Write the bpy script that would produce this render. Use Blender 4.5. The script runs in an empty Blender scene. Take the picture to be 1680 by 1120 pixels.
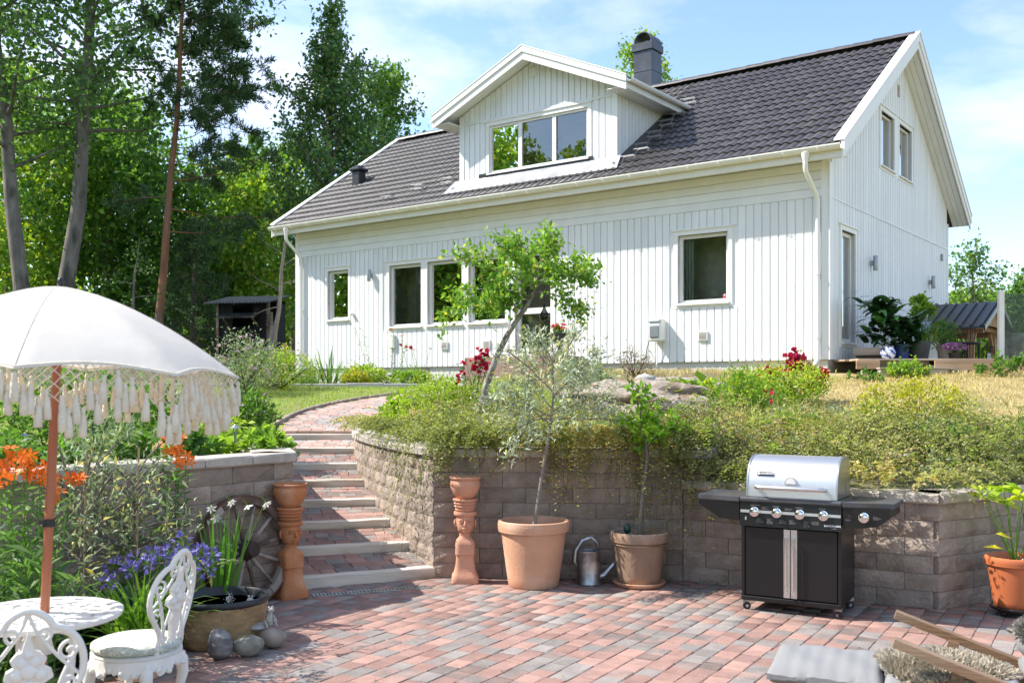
import bpy, bmesh, math, random
import numpy as np
from mathutils import Vector, Matrix, Quaternion
PI = math.pi
R = math.radians
scn = bpy.context.scene
COL = scn.collection

# ------------------------------------------------------------------ camera, sky, sun, exposure
EYE = 1.62
FPX = 1636.0
HORIZON = 639.0
cam_d = bpy.data.cameras.new('camera')
cam = bpy.data.objects.new('camera', cam_d)
COL.objects.link(cam)
cam.location = (0, 0, EYE)
cam.rotation_euler = (R(90), 0, 0)
cam_d.sensor_width = 36.0
cam_d.lens = FPX / 1680 * 36
cam_d.shift_y = (HORIZON - 560) / 1680
cam_d.clip_start = 0.05
cam_d.clip_end = 2000
cam_d.dof.use_dof = True
cam_d.dof.focus_distance = 10.5
cam_d.dof.aperture_fstop = 4.5
scn.camera = cam

SUN_EL = R(46.5)
SUN_AZ = Vector((-0.9925, 0.122, 0)).normalized()      # towards the sun, on the ground
SUN = Vector((SUN_AZ.x * math.cos(SUN_EL), SUN_AZ.y * math.cos(SUN_EL), math.sin(SUN_EL)))
sun_d = bpy.data.lights.new('sun', 'SUN')
sun_d.energy = 4.3
sun_d.angle = R(0.55)
sun_d.color = (1.0, 0.95, 0.87)
sun = bpy.data.objects.new('sun', sun_d)
COL.objects.link(sun)
sun.rotation_euler = SUN.to_track_quat('Z', 'Y').to_euler()

world = bpy.data.worlds.new('World')
scn.world = world
world.use_nodes = True
wn, wl = world.node_tree.nodes, world.node_tree.links
wn.clear()
w_out = wn.new('ShaderNodeOutputWorld')
w_bg = wn.new('ShaderNodeBackground')
w_sky = wn.new('ShaderNodeTexSky')
w_sky.sky_type = 'NISHITA'
w_sky.sun_disc = False
w_sky.sun_elevation = SUN_EL
w_sky.sun_rotation = math.atan2(SUN_AZ.x, SUN_AZ.y)
w_sky.air_density = 1.0
w_sky.dust_density = 0.4
w_sky.ozone_density = 1.6
w_bg.inputs['Strength'].default_value = 0.15
w_tc = wn.new('ShaderNodeTexCoord')
w_map = wn.new('ShaderNodeMapping')
w_map.inputs['Scale'].default_value = (1.0, 1.0, 2.6)
w_map.inputs['Location'].default_value = (0.35, 0.1, 0.0)
w_n = wn.new('ShaderNodeTexNoise')
w_n.inputs['Scale'].default_value = 2.3
w_n.inputs['Detail'].default_value = 9
w_n.inputs['Roughness'].default_value = 0.56
w_n.inputs['Distortion'].default_value = 0.25
w_rp = wn.new('ShaderNodeValToRGB')
w_rp.color_ramp.elements[0].position = 0.47
w_rp.color_ramp.elements[0].color = (0, 0, 0, 1)
w_rp.color_ramp.elements[1].position = 0.72
w_rp.color_ramp.elements[1].color = (1, 1, 1, 1)
w_ml = wn.new('ShaderNodeMath')
w_ml.operation = 'MULTIPLY'
w_ml.inputs[1].default_value = 0.85
w_mx = wn.new('ShaderNodeMix')
w_mx.data_type = 'RGBA'
w_mx.inputs[7].default_value = (5.5, 5.4, 6.1, 1)
wl.new(w_tc.outputs['Generated'], w_map.inputs['Vector'])
wl.new(w_map.outputs['Vector'], w_n.inputs['Vector'])
wl.new(w_n.outputs['Fac'], w_rp.inputs['Fac'])
wl.new(w_rp.outputs['Color'], w_ml.inputs[0])
wl.new(w_ml.outputs[0], w_mx.inputs[0])
wl.new(w_sky.outputs['Color'], w_mx.inputs[6])
wl.new(w_mx.outputs[2], w_bg.inputs['Color'])
wl.new(w_bg.outputs['Background'], w_out.inputs['Surface'])

scn.view_settings.view_transform = 'Standard'
scn.view_settings.look = 'None'
scn.view_settings.exposure = 0.95
scn.view_settings.gamma = 1.0
scn.view_settings.use_curve_mapping = False
scn.cycles.max_bounces = 8
scn.cycles.diffuse_bounces = 4
scn.cycles.glossy_bounces = 3
scn.cycles.transmission_bounces = 5
scn.cycles.transparent_max_bounces = 12
scn.cycles.caustics_reflective = False
scn.cycles.caustics_refractive = False
scn.cycles.use_denoising = True
scn.cycles.sample_clamp_indirect = 6

# ------------------------------------------------------------------ helpers
def at(u, v, Y):
    """point at depth Y seen at photo pixel (u, v)"""
    return Vector(((u - 840) / FPX * Y, Y, EYE + (HORIZON - v) * Y / FPX))

def gnd(u, v, z=0.0):
    Y = (EYE - z) * FPX / (v - HORIZON)
    return Vector(((u - 840) / FPX * Y, Y, z))

def tag(o, label=None, cat=None, group=None, kind=None):
    if label: o['label'] = label
    if cat: o['category'] = cat
    if group: o['group'] = group
    if kind: o['kind'] = kind
    return o

def empty(name, loc=(0, 0, 0), rz=0.0, label=None, cat=None, group=None, kind=None, parent=None):
    o = bpy.data.objects.new(name, None)
    COL.objects.link(o)
    o.location = loc
    o.rotation_euler = (0, 0, rz)
    o.empty_display_size = 0.1
    if parent: o.parent = parent
    return tag(o, label, cat, group, kind)

def put(name, me, parent=None, loc=(0, 0, 0), rot=None, label=None, cat=None, group=None, kind=None):
    o = bpy.data.objects.new(name, me)
    COL.objects.link(o)
    if parent: o.parent = parent
    o.location = loc
    if rot is not None:
        if isinstance(rot, (int, float)): o.rotation_euler = (0, 0, rot)
        elif isinstance(rot, Matrix): o.rotation_euler = rot.to_euler()
        else: o.rotation_euler = rot
    return tag(o, label, cat, group, kind)

def frame(d, up=Vector((0, 0, 1))):
    d = Vector(d).normalized()
    s = d.cross(up)
    if s.length < 1e-5: s = d.cross(Vector((1, 0, 0)))
    s.normalize()
    return d, s, s.cross(d).normalized()

class MB:
    """collects shapes for one mesh"""
    def __init__(self):
        self.v = []; self.f = []; self.m = []; self.mi = 0
    def add(self, vs, fs):
        b = len(self.v)
        self.v += [tuple(p) for p in vs]
        for f in fs:
            self.f.append(tuple(b + i for i in f)); self.m.append(self.mi)
        return self
    def box(self, x0, x1, y0, y1, z0, z1, M=None):
        vs = [Vector(p) for p in ((x0,y0,z0),(x1,y0,z0),(x1,y1,z0),(x0,y1,z0),(x0,y0,z1),(x1,y0,z1),(x1,y1,z1),(x0,y1,z1))]
        if M is not None: vs = [M @ p for p in vs]
        return self.add(vs, [(0,3,2,1),(4,5,6,7),(0,1,5,4),(1,2,6,5),(2,3,7,6),(3,0,4,7)])
    def bbox(self, x0, x1, y0, y1, z0, z1, b=0.006, M=None):
        """box with chamfered edges"""
        vs = []
        for z, i in ((z0, b), (z0 + b, 0), (z1 - b, 0), (z1, b)):
            xa, xb, ya, yb = x0 + i, x1 - i, y0 + i, y1 - i
            k = b if i == 0 else 0.0
            vs += [(xa + k, ya, z), (xb - k, ya, z), (xb, ya + k, z), (xb, yb - k, z), (xb - k, yb, z), (xa + k, yb, z), (xa, yb - k, z), (xa, ya + k, z)]
        vs = [Vector(p) for p in vs]
        if M is not None: vs = [M @ p for p in vs]
        fs = [tuple(reversed(range(8))), tuple(range(24, 32))]
        for r in range(3):
            for i in range(8):
                j = (i + 1) % 8
                fs.append((r*8+i, r*8+j, r*8+8+j, r*8+8+i))
        return self.add(vs, fs)
    def bar(self, p0, p1, w, h, up=(0, 0, 1)):
        """rectangular bar from p0 to p1, w across, h along up"""
        p0, p1 = Vector(p0), Vector(p1)
        d, s, u = frame(p1 - p0, Vector(up))
        vs = []
        for p in (p0, p1):
            for a, c in ((-1, -1), (1, -1), (1, 1), (-1, 1)):
                vs.append(p + s * (a * w / 2) + u * (c * h / 2))
        return self.add(vs, [(0,1,2,3),(7,6,5,4),(0,4,5,1),(1,5,6,2),(2,6,7,3),(3,7,4,0)])
    def tube(self, pts, rad, n=8, cap=True, flat=1.0, closed=False, up=None):
        pts = [Vector(p) for p in pts]
        k = len(pts)
        if isinstance(rad, (int, float)): rad = [rad] * k
        vs, fs = [], []
        s_prev = None
        for i, p in enumerate(pts):
            if closed: d = pts[(i + 1) % k] - pts[i - 1]
            else: d = pts[min(i + 1, k - 1)] - pts[max(i - 1, 0)]
            if d.length < 1e-9: d = Vector((0, 0, 1))
            d.normalize()
            if up is not None:
                s = d.cross(Vector(up))
                if s.length < 1e-5: s = d.orthogonal()
            elif s_prev is None: s = d.orthogonal()
            else:
                s = s_prev - d * s_prev.dot(d)
                if s.length < 1e-6: s = d.orthogonal()
            s.normalize(); s_prev = s
            t = d.cross(s)
            for j in range(n):
                a = 2 * PI * j / n
                vs.append(p + s * (math.cos(a) * rad[i]) + t * (math.sin(a) * rad[i] * flat))
        rows = k if closed else k - 1
        for i in range(rows):
            i2 = (i + 1) % k
            for j in range(n):
                j2 = (j + 1) % n
                fs.append((i*n+j, i*n+j2, i2*n+j2, i2*n+j))
        if cap and not closed:
            fs.append(tuple(reversed(range(n)))); fs.append(tuple(range((k-1)*n, k*n)))
        return self.add(vs, fs)
    def lathe(self, prof, n=32, c=(0, 0, 0), sx=1.0, sy=1.0, cap=True):
        """prof: (radius, z) pairs from the bottom outside to the top and inside"""
        vs, fs = [], []
        for r, z in prof:
            for j in range(n):
                a = 2 * PI * j / n
                vs.append((c[0] + math.cos(a) * r * sx, c[1] + math.sin(a) * r * sy, c[2] + z))
        for i in range(len(prof) - 1):
            for j in range(n):
                j2 = (j + 1) % n
                fs.append((i*n+j, i*n+j2, (i+1)*n+j2, (i+1)*n+j))
        if cap and prof[0][0] > 1e-6: fs.append(tuple(reversed(range(n))))
        if cap and prof[-1][0] > 1e-6: fs.append(tuple(range((len(prof)-1)*n, len(prof)*n)))
        return self.add(vs, fs)
    def prism(self, poly, a, b, M=None):
        """poly in (x, z), pushed from y = a to y = b"""
        k = len(poly)
        vs = [Vector((x, a, z)) for x, z in poly] + [Vector((x, b, z)) for x, z in poly]
        if M is not None: vs = [M @ p for p in vs]
        fs = [tuple(range(k)), tuple(reversed(range(k, 2 * k)))]
        for i in range(k):
            j = (i + 1) % k
            fs.append((j, i, k + i, k + j))
        return self.add(vs, fs)
    def slab(self, poly, z0, z1):
        """poly in (x, y) pushed up from z0 to z1"""
        k = len(poly)
        vs = [(x, y, z0) for x, y in poly] + [(x, y, z1) for x, y in poly]
        fs = [tuple(reversed(range(k))), tuple(range(k, 2 * k))]
        for i in range(k):
            j = (i + 1) % k
            fs.append((i, j, k + j, k + i))
        return self.add(vs, fs)
    def ball(self, c, r, n=12, m=8, sx=1, sy=1, sz=1):
        prof = [(max(1e-7, math.sin(PI * i / m) * r), -math.cos(PI * i / m) * r * sz) for i in range(m + 1)]
        return self.lathe(prof, n, c, sx, sy)
    def mesh(self, name, mats, smooth=False):
        me = bpy.data.meshes.new(name)
        me.from_pydata(self.v, [], self.f)
        if not isinstance(mats, (list, tuple)): mats = [mats]
        for m in mats: me.materials.append(m)
        if len(mats) > 1: me.polygons.foreach_set('material_index', self.m)
        bm = bmesh.new(); bm.from_mesh(me)
        bmesh.ops.recalc_face_normals(bm, faces=bm.faces)
        bm.to_mesh(me); bm.free()
        if smooth is True: me.polygons.foreach_set('use_smooth', [True] * len(me.polygons))
        elif smooth:
            me.polygons.foreach_set('use_smooth', [True] * len(me.polygons))
            me.set_sharp_from_angle(angle=R(smooth))
        me.update()
        return me
    def build(self, name, mats, parent=None, loc=(0, 0, 0), rot=None, smooth=False, **k):
        return put(name, self.mesh(name, mats, smooth), parent, loc, rot, **k)

def np_mesh(name, V, F, mats, rnd=None, smooth=False, midx=None):
    """fast mesh from arrays; F is (n,3) or (n,4)"""
    V = np.asarray(V, np.float32); F = np.asarray(F, np.int32)
    me = bpy.data.meshes.new(name)
    n, k = F.shape
    me.vertices.add(len(V)); me.vertices.foreach_set('co', V.ravel())
    me.loops.add(n * k); me.loops.foreach_set('vertex_index', F.ravel())
    me.polygons.add(n)
    me.polygons.foreach_set('loop_start', np.arange(n, dtype=np.int32) * k)
    try: me.polygons.foreach_set('loop_total', np.full(n, k, np.int32))
    except Exception: pass
    if not isinstance(mats, (list, tuple)): mats = [mats]
    for m in mats: me.materials.append(m)
    if midx is not None: me.polygons.foreach_set('material_index', np.asarray(midx, np.int32))
    if smooth: me.polygons.foreach_set('use_smooth', np.ones(n, bool))
    if rnd is not None:
        a = me.attributes.new('rnd', 'FLOAT', 'FACE')
        a.data.foreach_set('value', np.asarray(rnd, np.float32))
    me.update(calc_edges=True)
    me.validate()
    return me

# ------------------------------------------------------------------ materials
MATS = {}
LEAF_GAIN = 1.45
def mat(name, col, rough=0.7, var=0.14, scale=6.0, bump=0.0, bscale=40.0, metal=0.0, spec=0.5, ovar=0.0, col2=None, c2scale=3.0, c2lo=0.45, c2hi=0.62, stretch=(1, 1, 1), hue=0.0, coat=0.0, bdetail=4, spot=None):
    m = bpy.data.materials.new(name); m.use_nodes = True
    N, L = m.node_tree.nodes, m.node_tree.links
    p = N['Principled BSDF']
    p.inputs['Roughness'].default_value = rough
    p.inputs['Metallic'].default_value = metal
    p.inputs['Specular IOR Level'].default_value = spec
    if coat: p.inputs['Coat Weight'].default_value = coat
    tc = N.new('ShaderNodeTexCoord')
    oi = N.new('ShaderNodeObjectInfo')
    add = N.new('ShaderNodeVectorMath'); add.operation = 'ADD'
    mul = N.new('ShaderNodeVectorMath'); mul.operation = 'SCALE'; mul.inputs[0].default_value = (37.1, 51.7, 23.3)
    L.new(oi.outputs['Random'], mul.inputs['Scale'])
    L.new(tc.outputs['Object'], add.inputs[0]); L.new(mul.outputs[0], add.inputs[1])
    mp = N.new('ShaderNodeMapping'); mp.inputs['Scale'].default_value = stretch
    L.new(add.outputs[0], mp.inputs['Vector'])
    vec = mp.outputs['Vector']
    nz = N.new('ShaderNodeTexNoise'); nz.inputs['Scale'].default_value = scale; nz.inputs['Detail'].default_value = 6
    L.new(vec, nz.inputs['Vector'])
    mr = N.new('ShaderNodeMapRange')
    mr.inputs['From Min'].default_value = 0.28; mr.inputs['From Max'].default_value = 0.72
    mr.inputs['To Min'].default_value = 1 - var; mr.inputs['To Max'].default_value = 1 + var
    L.new(nz.outputs['Fac'], mr.inputs['Value'])
    val = mr.outputs['Result']
    if ovar:
        at_ = N.new('ShaderNodeAttribute'); at_.attribute_name = 'rnd'
        ad = N.new('ShaderNodeMath'); ad.operation = 'ADD'
        L.new(at_.outputs['Fac'], ad.inputs[0]); L.new(oi.outputs['Random'], ad.inputs[1])
        fr = N.new('ShaderNodeMath'); fr.operation = 'FRACT'; L.new(ad.outputs[0], fr.inputs[0])
        mo = N.new('ShaderNodeMapRange'); mo.inputs['To Min'].default_value = 1 - ovar; mo.inputs['To Max'].default_value = 1 + ovar
        L.new(fr.outputs[0], mo.inputs['Value'])
        mm = N.new('ShaderNodeMath'); mm.operation = 'MULTIPLY'
        L.new(val, mm.inputs[0]); L.new(mo.outputs['Result'], mm.inputs[1]); val = mm.outputs[0]
    base = None
    if col2 is not None:
        n2 = N.new('ShaderNodeTexNoise'); n2.inputs['Scale'].default_value = c2scale; n2.inputs['Detail'].default_value = 5
        L.new(vec, n2.inputs['Vector'])
        r2 = N.new('ShaderNodeMapRange'); r2.inputs['From Min'].default_value = c2lo; r2.inputs['From Max'].default_value = c2hi
        L.new(n2.outputs['Fac'], r2.inputs['Value'])
        mx = N.new('ShaderNodeMix'); mx.data_type = 'RGBA'
        mx.inputs[6].default_value = (*col, 1); mx.inputs[7].default_value = (*col2, 1)
        L.new(r2.outputs['Result'], mx.inputs[0]); base = mx.outputs[2]
    hs = N.new('ShaderNodeHueSaturation')
    if base is not None: L.new(base, hs.inputs['Color'])
    else: hs.inputs['Color'].default_value = (*col, 1)
    L.new(val, hs.inputs['Value'])
    L.new(hs.outputs['Color'], p.inputs['Base Color'])
    if bump:
        bn = N.new('ShaderNodeTexNoise'); bn.inputs['Scale'].default_value = bscale; bn.inputs['Detail'].default_value = bdetail
        L.new(vec, bn.inputs['Vector'])
        bp = N.new('ShaderNodeBump'); bp.inputs['Strength'].default_value = min(1.0, bump); bp.inputs['Distance'].default_value = 0.01 * max(1.0, bump)
        L.new(bn.outputs['Fac'], bp.inputs['Height']); L.new(bp.outputs['Normal'], p.inputs['Normal'])
    MATS[name] = m
    return m

def leafmat(name, c1, c2, c3=None, trans=0.35, rough=0.5, spec=0.35, tcol=None):
    """foliage: colour by the 'rnd' value of each leaf, thin and translucent"""
    m = bpy.data.materials.new(name); m.use_nodes = True
    N, L = m.node_tree.nodes, m.node_tree.links
    p = N['Principled BSDF']; out = N['Material Output']
    if name.startswith(('leaf', 'lawn', 'dry')): c1, c2, c3 = [None if c is None else tuple(min(.8, q * LEAF_GAIN) for q in c) for c in (c1, c2, c3)]
    p.inputs['Roughness'].default_value = rough; p.inputs['Specular IOR Level'].default_value = spec
    a = N.new('ShaderNodeAttribute'); a.attribute_name = 'rnd'
    rp = N.new('ShaderNodeValToRGB')
    rp.color_ramp.elements[0].color = (*c1, 1); rp.color_ramp.elements[1].color = (*c2, 1)
    if c3 is not None:
        rp.color_ramp.elements[1].position = 0.86
        e = rp.color_ramp.elements.new(0.97); e.color = (*c3, 1)
    L.new(a.outputs['Fac'], rp.inputs['Fac']); L.new(rp.outputs['Color'], p.inputs['Base Color'])
    if trans:
        t = N.new('ShaderNodeBsdfTranslucent')
        g = N.new('ShaderNodeMix'); g.data_type = 'RGBA'; g.blend_type = 'MULTIPLY'; g.inputs[0].default_value = 1
        g.inputs[7].default_value = (*(tcol or (1.25, 1.38, 0.62)), 1)
        L.new(rp.outputs['Color'], g.inputs[6]); L.new(g.outputs[2], t.inputs['Color'])
        mx = N.new('ShaderNodeMixShader'); mx.inputs[0].default_value = trans
        L.new(p.outputs[0], mx.inputs[1]); L.new(t.outputs[0], mx.inputs[2]); L.new(mx.outputs[0], out.inputs['Surface'])
    MATS[name] = m
    return m

def glassmat(name, tint=(0.9, 0.95, 0.95), refl=1.0, dark=0.0):
    m = bpy.data.materials.new(name); m.use_nodes = True
    N, L = m.node_tree.nodes, m.node_tree.links
    N.remove(N['Principled BSDF']); out = N['Material Output']
    tr = N.new('ShaderNodeBsdfTransparent'); tr.inputs['Color'].default_value = (*tint, 1)
    gl = N.new('ShaderNodeBsdfGlossy'); gl.inputs['Roughness'].default_value = 0.008
    fr = N.new('ShaderNodeFresnel'); fr.inputs['IOR'].default_value = 1.55
    ml = N.new('ShaderNodeMath'); ml.operation = 'MULTIPLY'; ml.inputs[1].default_value = refl; ml.use_clamp = True
    L.new(fr.outputs[0], ml.inputs[0])
    mx = N.new('ShaderNodeMixShader'); L.new(ml.outputs[0], mx.inputs[0]); L.new(tr.outputs[0], mx.inputs[1]); L.new(gl.outputs[0], mx.inputs[2])
    L.new(mx.outputs[0], out.inputs['Surface'])
    MATS[name] = m
    return m

white = mat('white_paint', (0.80, 0.81, 0.81), 0.55, 0.05, 3.0, 0.2, 60, ovar=0.04, stretch=(1, 1, .25))
white_trim = mat('white_trim', (0.82, 0.81, 0.78), 0.45, 0.03, 4.0)
cream = mat('cream_gutter', (0.80, 0.78, 0.70), 0.4, 0.03, 3.0)
tile_m = mat('roof_tile_glaze', (0.060, 0.054, 0.056), 0.45, 0.2, 7.0, 0.3, 90, ovar=0.22, col2=(0.088, 0.080, 0.072), c2scale=5.0, c2lo=.52, c2hi=.66)
dark_metal = mat('dark_metal', (0.045, 0.047, 0.052), 0.38, 0.15, 5.0, metal=0.3)
chim_m = mat('chimney_metal', (0.085, 0.09, 0.10), 0.36, 0.22, 3.0, metal=0.55, col2=(0.07, 0.072, 0.08), c2scale=2.5)
plinth_m = mat('plinth_render', (0.62, 0.61, 0.58), 0.85, 0.06, 5.0, 0.5, 30)
room_m = mat('room_wall', (0.80, 0.77, 0.70), 0.8, 0.1)
pane_m = glassmat('window_pane', (0.88, 0.91, 0.89), 4.2)
pane_smoke = glassmat('smoked_pane', (0.62, 0.65, 0.64), 0.5)
curtain_m = mat('curtain_cloth', (0.45, 0.48, 0.46), 0.9, 0.08)
deck_wood = mat('deck_wood', (0.48, 0.31, 0.19), 0.75, 0.22, 5.0, 0.4, 40, ovar=0.22, col2=(0.52, 0.41, 0.31), c2scale=1.6, stretch=(.25, 3, 3))
grey_wood = mat('grey_wood', (0.44, 0.38, 0.31), 0.8, 0.2, 6.0, 0.4, 40, ovar=0.15, col2=(0.26, 0.22, 0.17), stretch=(.3, 3, 3))
timber_m = mat('step_timber', (0.66, 0.60, 0.50), 0.85, 0.16, 5.0, 0.6, 30, ovar=0.1, col2=(0.30, 0.25, 0.16), c2scale=2.6, c2lo=.5, c2hi=.7, stretch=(.35, 3, 3))
block_m = mat('split_block', (0.30, 0.236, 0.186), 0.95, 0.24, 9.0, 1.3, 40, ovar=0.16, col2=(0.345, 0.28, 0.228), c2scale=4.0, bdetail=8)
cap_m = mat('cap_stone', (0.45, 0.40, 0.345), 0.95, 0.16, 12.0, 0.7, 45, ovar=0.1)
paver_red = mat('paver_red', (0.335, 0.198, 0.160), 0.92, 0.16, 9.0, 0.5, 60, ovar=0.24, col2=(0.305, 0.19, 0.16), c2scale=6)
path_red = mat('paver_red_sunlit', (0.43, 0.285, 0.235), 0.95, 0.14, 9.0, 0.5, 60, ovar=0.2)  # same red paver, glare of full sun painted in as a paler colour
path_grey = mat('paver_grey_sunlit', (0.33, 0.295, 0.27), 0.95, 0.14, 9.0, 0.5, 60, ovar=0.2)  # grey paver paled the same way, strong sunlight put into the colour
paver_mix = mat('paver_mixed', (0.265, 0.18, 0.152), 0.92, 0.2, 9.0, 0.5, 60, ovar=0.22, col2=(0.19, 0.16, 0.145), c2scale=7, c2lo=.42, c2hi=.58)
paver_grey = mat('paver_grey', (0.235, 0.208, 0.192), 0.92, 0.16, 9.0, 0.5, 60, ovar=0.15, col2=(0.265, 0.228, 0.205), c2scale=6)
sand_m = mat('joint_sand', (0.24, 0.19, 0.15), 1.0, 0.25, 20.0, 0.4, 60)
soil_m = mat('garden_soil', (0.085, 0.066, 0.048), 1.0, 0.3, 8.0, 0.8, 20)
terra = mat('terracotta', (0.50, 0.195, 0.080), 0.9, 0.16, 6.0, 0.5, 50, col2=(0.60, 0.33, 0.20), c2scale=5, c2lo=.5, c2hi=.72)
terra_pale = mat('pale_terracotta', (0.60, 0.33, 0.20), 0.88, 0.1, 4.0, 0.3, 50, col2=(0.64, 0.46, 0.34), c2scale=3.2, c2lo=.46, c2hi=.68)
terra_old = mat('aged_terracotta', (0.34, 0.22, 0.145), 0.92, 0.2, 4.0, 0.5, 40, col2=(0.47, 0.37, 0.30), c2scale=2.4, stretch=(1, 1, .5))
terra_plastic = mat('orange_plastic', (0.52, 0.15, 0.055), 0.5, 0.06, 4.0)
bark_grey = mat('grey_bark', (0.20, 0.175, 0.15), 0.95, 0.35, 5.0, 1.0, 16, col2=(0.09, 0.08, 0.07), c2scale=3.0, c2lo=.5, c2hi=.65, stretch=(1, 1, .35))
bark_pine = mat('pine_bark', (0.27, 0.125, 0.065), 0.95, 0.3, 5.0, 1.0, 14, col2=(0.20, 0.15, 0.12), c2scale=1.0, stretch=(1, 1, .3))
bark_brown = mat('brown_bark', (0.15, 0.105, 0.075), 0.95, 0.3, 12.0, 0.8, 40, col2=(0.26, 0.22, 0.18), c2scale=6)
white_metal = mat('white_cast_metal', (0.78, 0.76, 0.72), 0.42, 0.05, 12.0, 0.12, 60)
steel = mat('brushed_steel', (0.66, 0.65, 0.64), 0.40, 0.06, 3.0, metal=1.0, stretch=(1, 30, 30))
chrome = mat('chrome', (0.8, 0.8, 0.8), 0.12, 0.03, metal=1.0)
zinc = mat('galvanised_zinc', (0.50, 0.52, 0.54), 0.38, 0.2, 14.0, metal=0.9, col2=(0.28, 0.29, 0.31), c2scale=10)
black_paint = mat('black_enamel', (0.007, 0.007, 0.008), 0.32, 0.1, 4.0)
black_plastic = mat('black_plastic', (0.014, 0.014, 0.016), 0.5, 0.1, 4.0)
shelf_m = mat('grey_enamel', (0.062, 0.066, 0.076), 0.45, 0.22, 7.0, col2=(0.07, 0.06, 0.055), c2scale=4)
print_m = mat('white_print', (0.75, 0.75, 0.75), 0.6, 0.0)
fine_print = mat('fine_print', (0.30, 0.30, 0.30), 0.6, 0.0)
lamp_grey = mat('lamp_grey', (0.33, 0.36, 0.38), 0.35, 0.05, metal=0.5)

lf_dark = leafmat('leaf_dark', (0.042, 0.096, 0.034), (0.128, 0.220, 0.070), trans=.5)
lf_mid = leafmat('leaf_mid', (0.042, 0.108, 0.022), (0.130, 0.225, 0.042), trans=.45)
lf_bright = leafmat('leaf_bright', (0.075, 0.175, 0.022), (0.250, 0.340, 0.045), (0.38, 0.36, 0.04), trans=.42)
lf_aspen = leafmat('leaf_aspen', (0.034, 0.095, 0.030), (0.105, 0.190, 0.055), (0.20, 0.24, 0.06), trans=.35, spec=.5, rough=.4)
lf_pine = leafmat('leaf_pine', (0.028, 0.062, 0.024), (0.080, 0.135, 0.050), trans=.22)
lf_spruce = leafmat('leaf_spruce', (0.018, 0.042, 0.016), (0.048, 0.088, 0.030), trans=.18)
lf_cot = leafmat('leaf_cotoneaster', (0.120, 0.150, 0.040), (0.330, 0.320, 0.115), (0.46, 0.32, 0.13), trans=.4)
lf_olive = leafmat('leaf_olive', (0.170, 0.215, 0.135), (0.400, 0.440, 0.320), (0.46, 0.40, 0.05), trans=.22, tcol=(1.2, 1.2, .8))
lf_citrus = leafmat('leaf_citrus', (0.070, 0.170, 0.010), (0.230, 0.380, 0.030), trans=.4)
lf_apple = leafmat('leaf_apple', (0.060, 0.150, 0.018), (0.220, 0.340, 0.060), (0.42, 0.38, 0.08), trans=.42)
lf_yellow = leafmat('leaf_yellow', (0.190, 0.200, 0.018), (0.440, 0.400, 0.045), trans=.4)
lf_lime = leafmat('leaf_lime', (0.140, 0.240, 0.020), (0.360, 0.420, 0.060), trans=.4)
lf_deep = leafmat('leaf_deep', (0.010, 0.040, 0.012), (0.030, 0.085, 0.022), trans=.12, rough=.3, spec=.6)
lf_strap = leafmat('leaf_strap', (0.045, 0.120, 0.015), (0.160, 0.280, 0.040), trans=.35)
lf_sage = leafmat('leaf_sage', (0.110, 0.165, 0.090), (0.250, 0.300, 0.180), trans=.25)
lf_dry = leafmat('dry_grass', (0.260, 0.210, 0.085), (0.480, 0.400, 0.190), trans=.3, tcol=(1.2, 1.1, .7))
lf_lawn = leafmat('lawn_grass', (0.095, 0.180, 0.022), (0.290, 0.350, 0.070), (0.36, 0.31, 0.12), trans=.35)
fl_orange = leafmat('petal_orange', (0.72, 0.13, 0.012), (0.85, 0.27, 0.04), trans=.3, tcol=(1.1, .9, .6))
fl_blue = leafmat('petal_blue', (0.11, 0.085, 0.36), (0.26, 0.23, 0.58), trans=.25, tcol=(1, 1, 1.2))
fl_white = leafmat('petal_white', (0.75, 0.76, 0.72), (0.85, 0.84, 0.82), trans=.3, tcol=(1, 1, 1))
fl_rose = leafmat('petal_rose', (0.40, 0.008, 0.035), (0.66, 0.03, 0.11), trans=.2, tcol=(1.1, .8, .8))
fl_pink = leafmat('petal_pink', (0.55, 0.33, 0.45), (0.74, 0.56, 0.66), trans=.3, tcol=(1, 1, 1))
fl_yellow = leafmat('petal_yellow', (0.70, 0.46, 0.02), (0.78, 0.60, 0.05), trans=.25, tcol=(1, 1, .7))
fl_red = leafmat('petal_red', (0.6, 0.03, 0.015), (0.75, 0.08, 0.03), trans=.2, tcol=(1, .8, .8))
fl_mauve = leafmat('petal_mauve', (0.36, 0.22, 0.34), (0.50, 0.34, 0.46), trans=.2, tcol=(1, 1, 1))

# ------------------------------------------------------------------ foliage builders (arrays)
def unit(a):
    return a / np.maximum(np.linalg.norm(a, axis=-1, keepdims=True), 1e-9)

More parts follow.
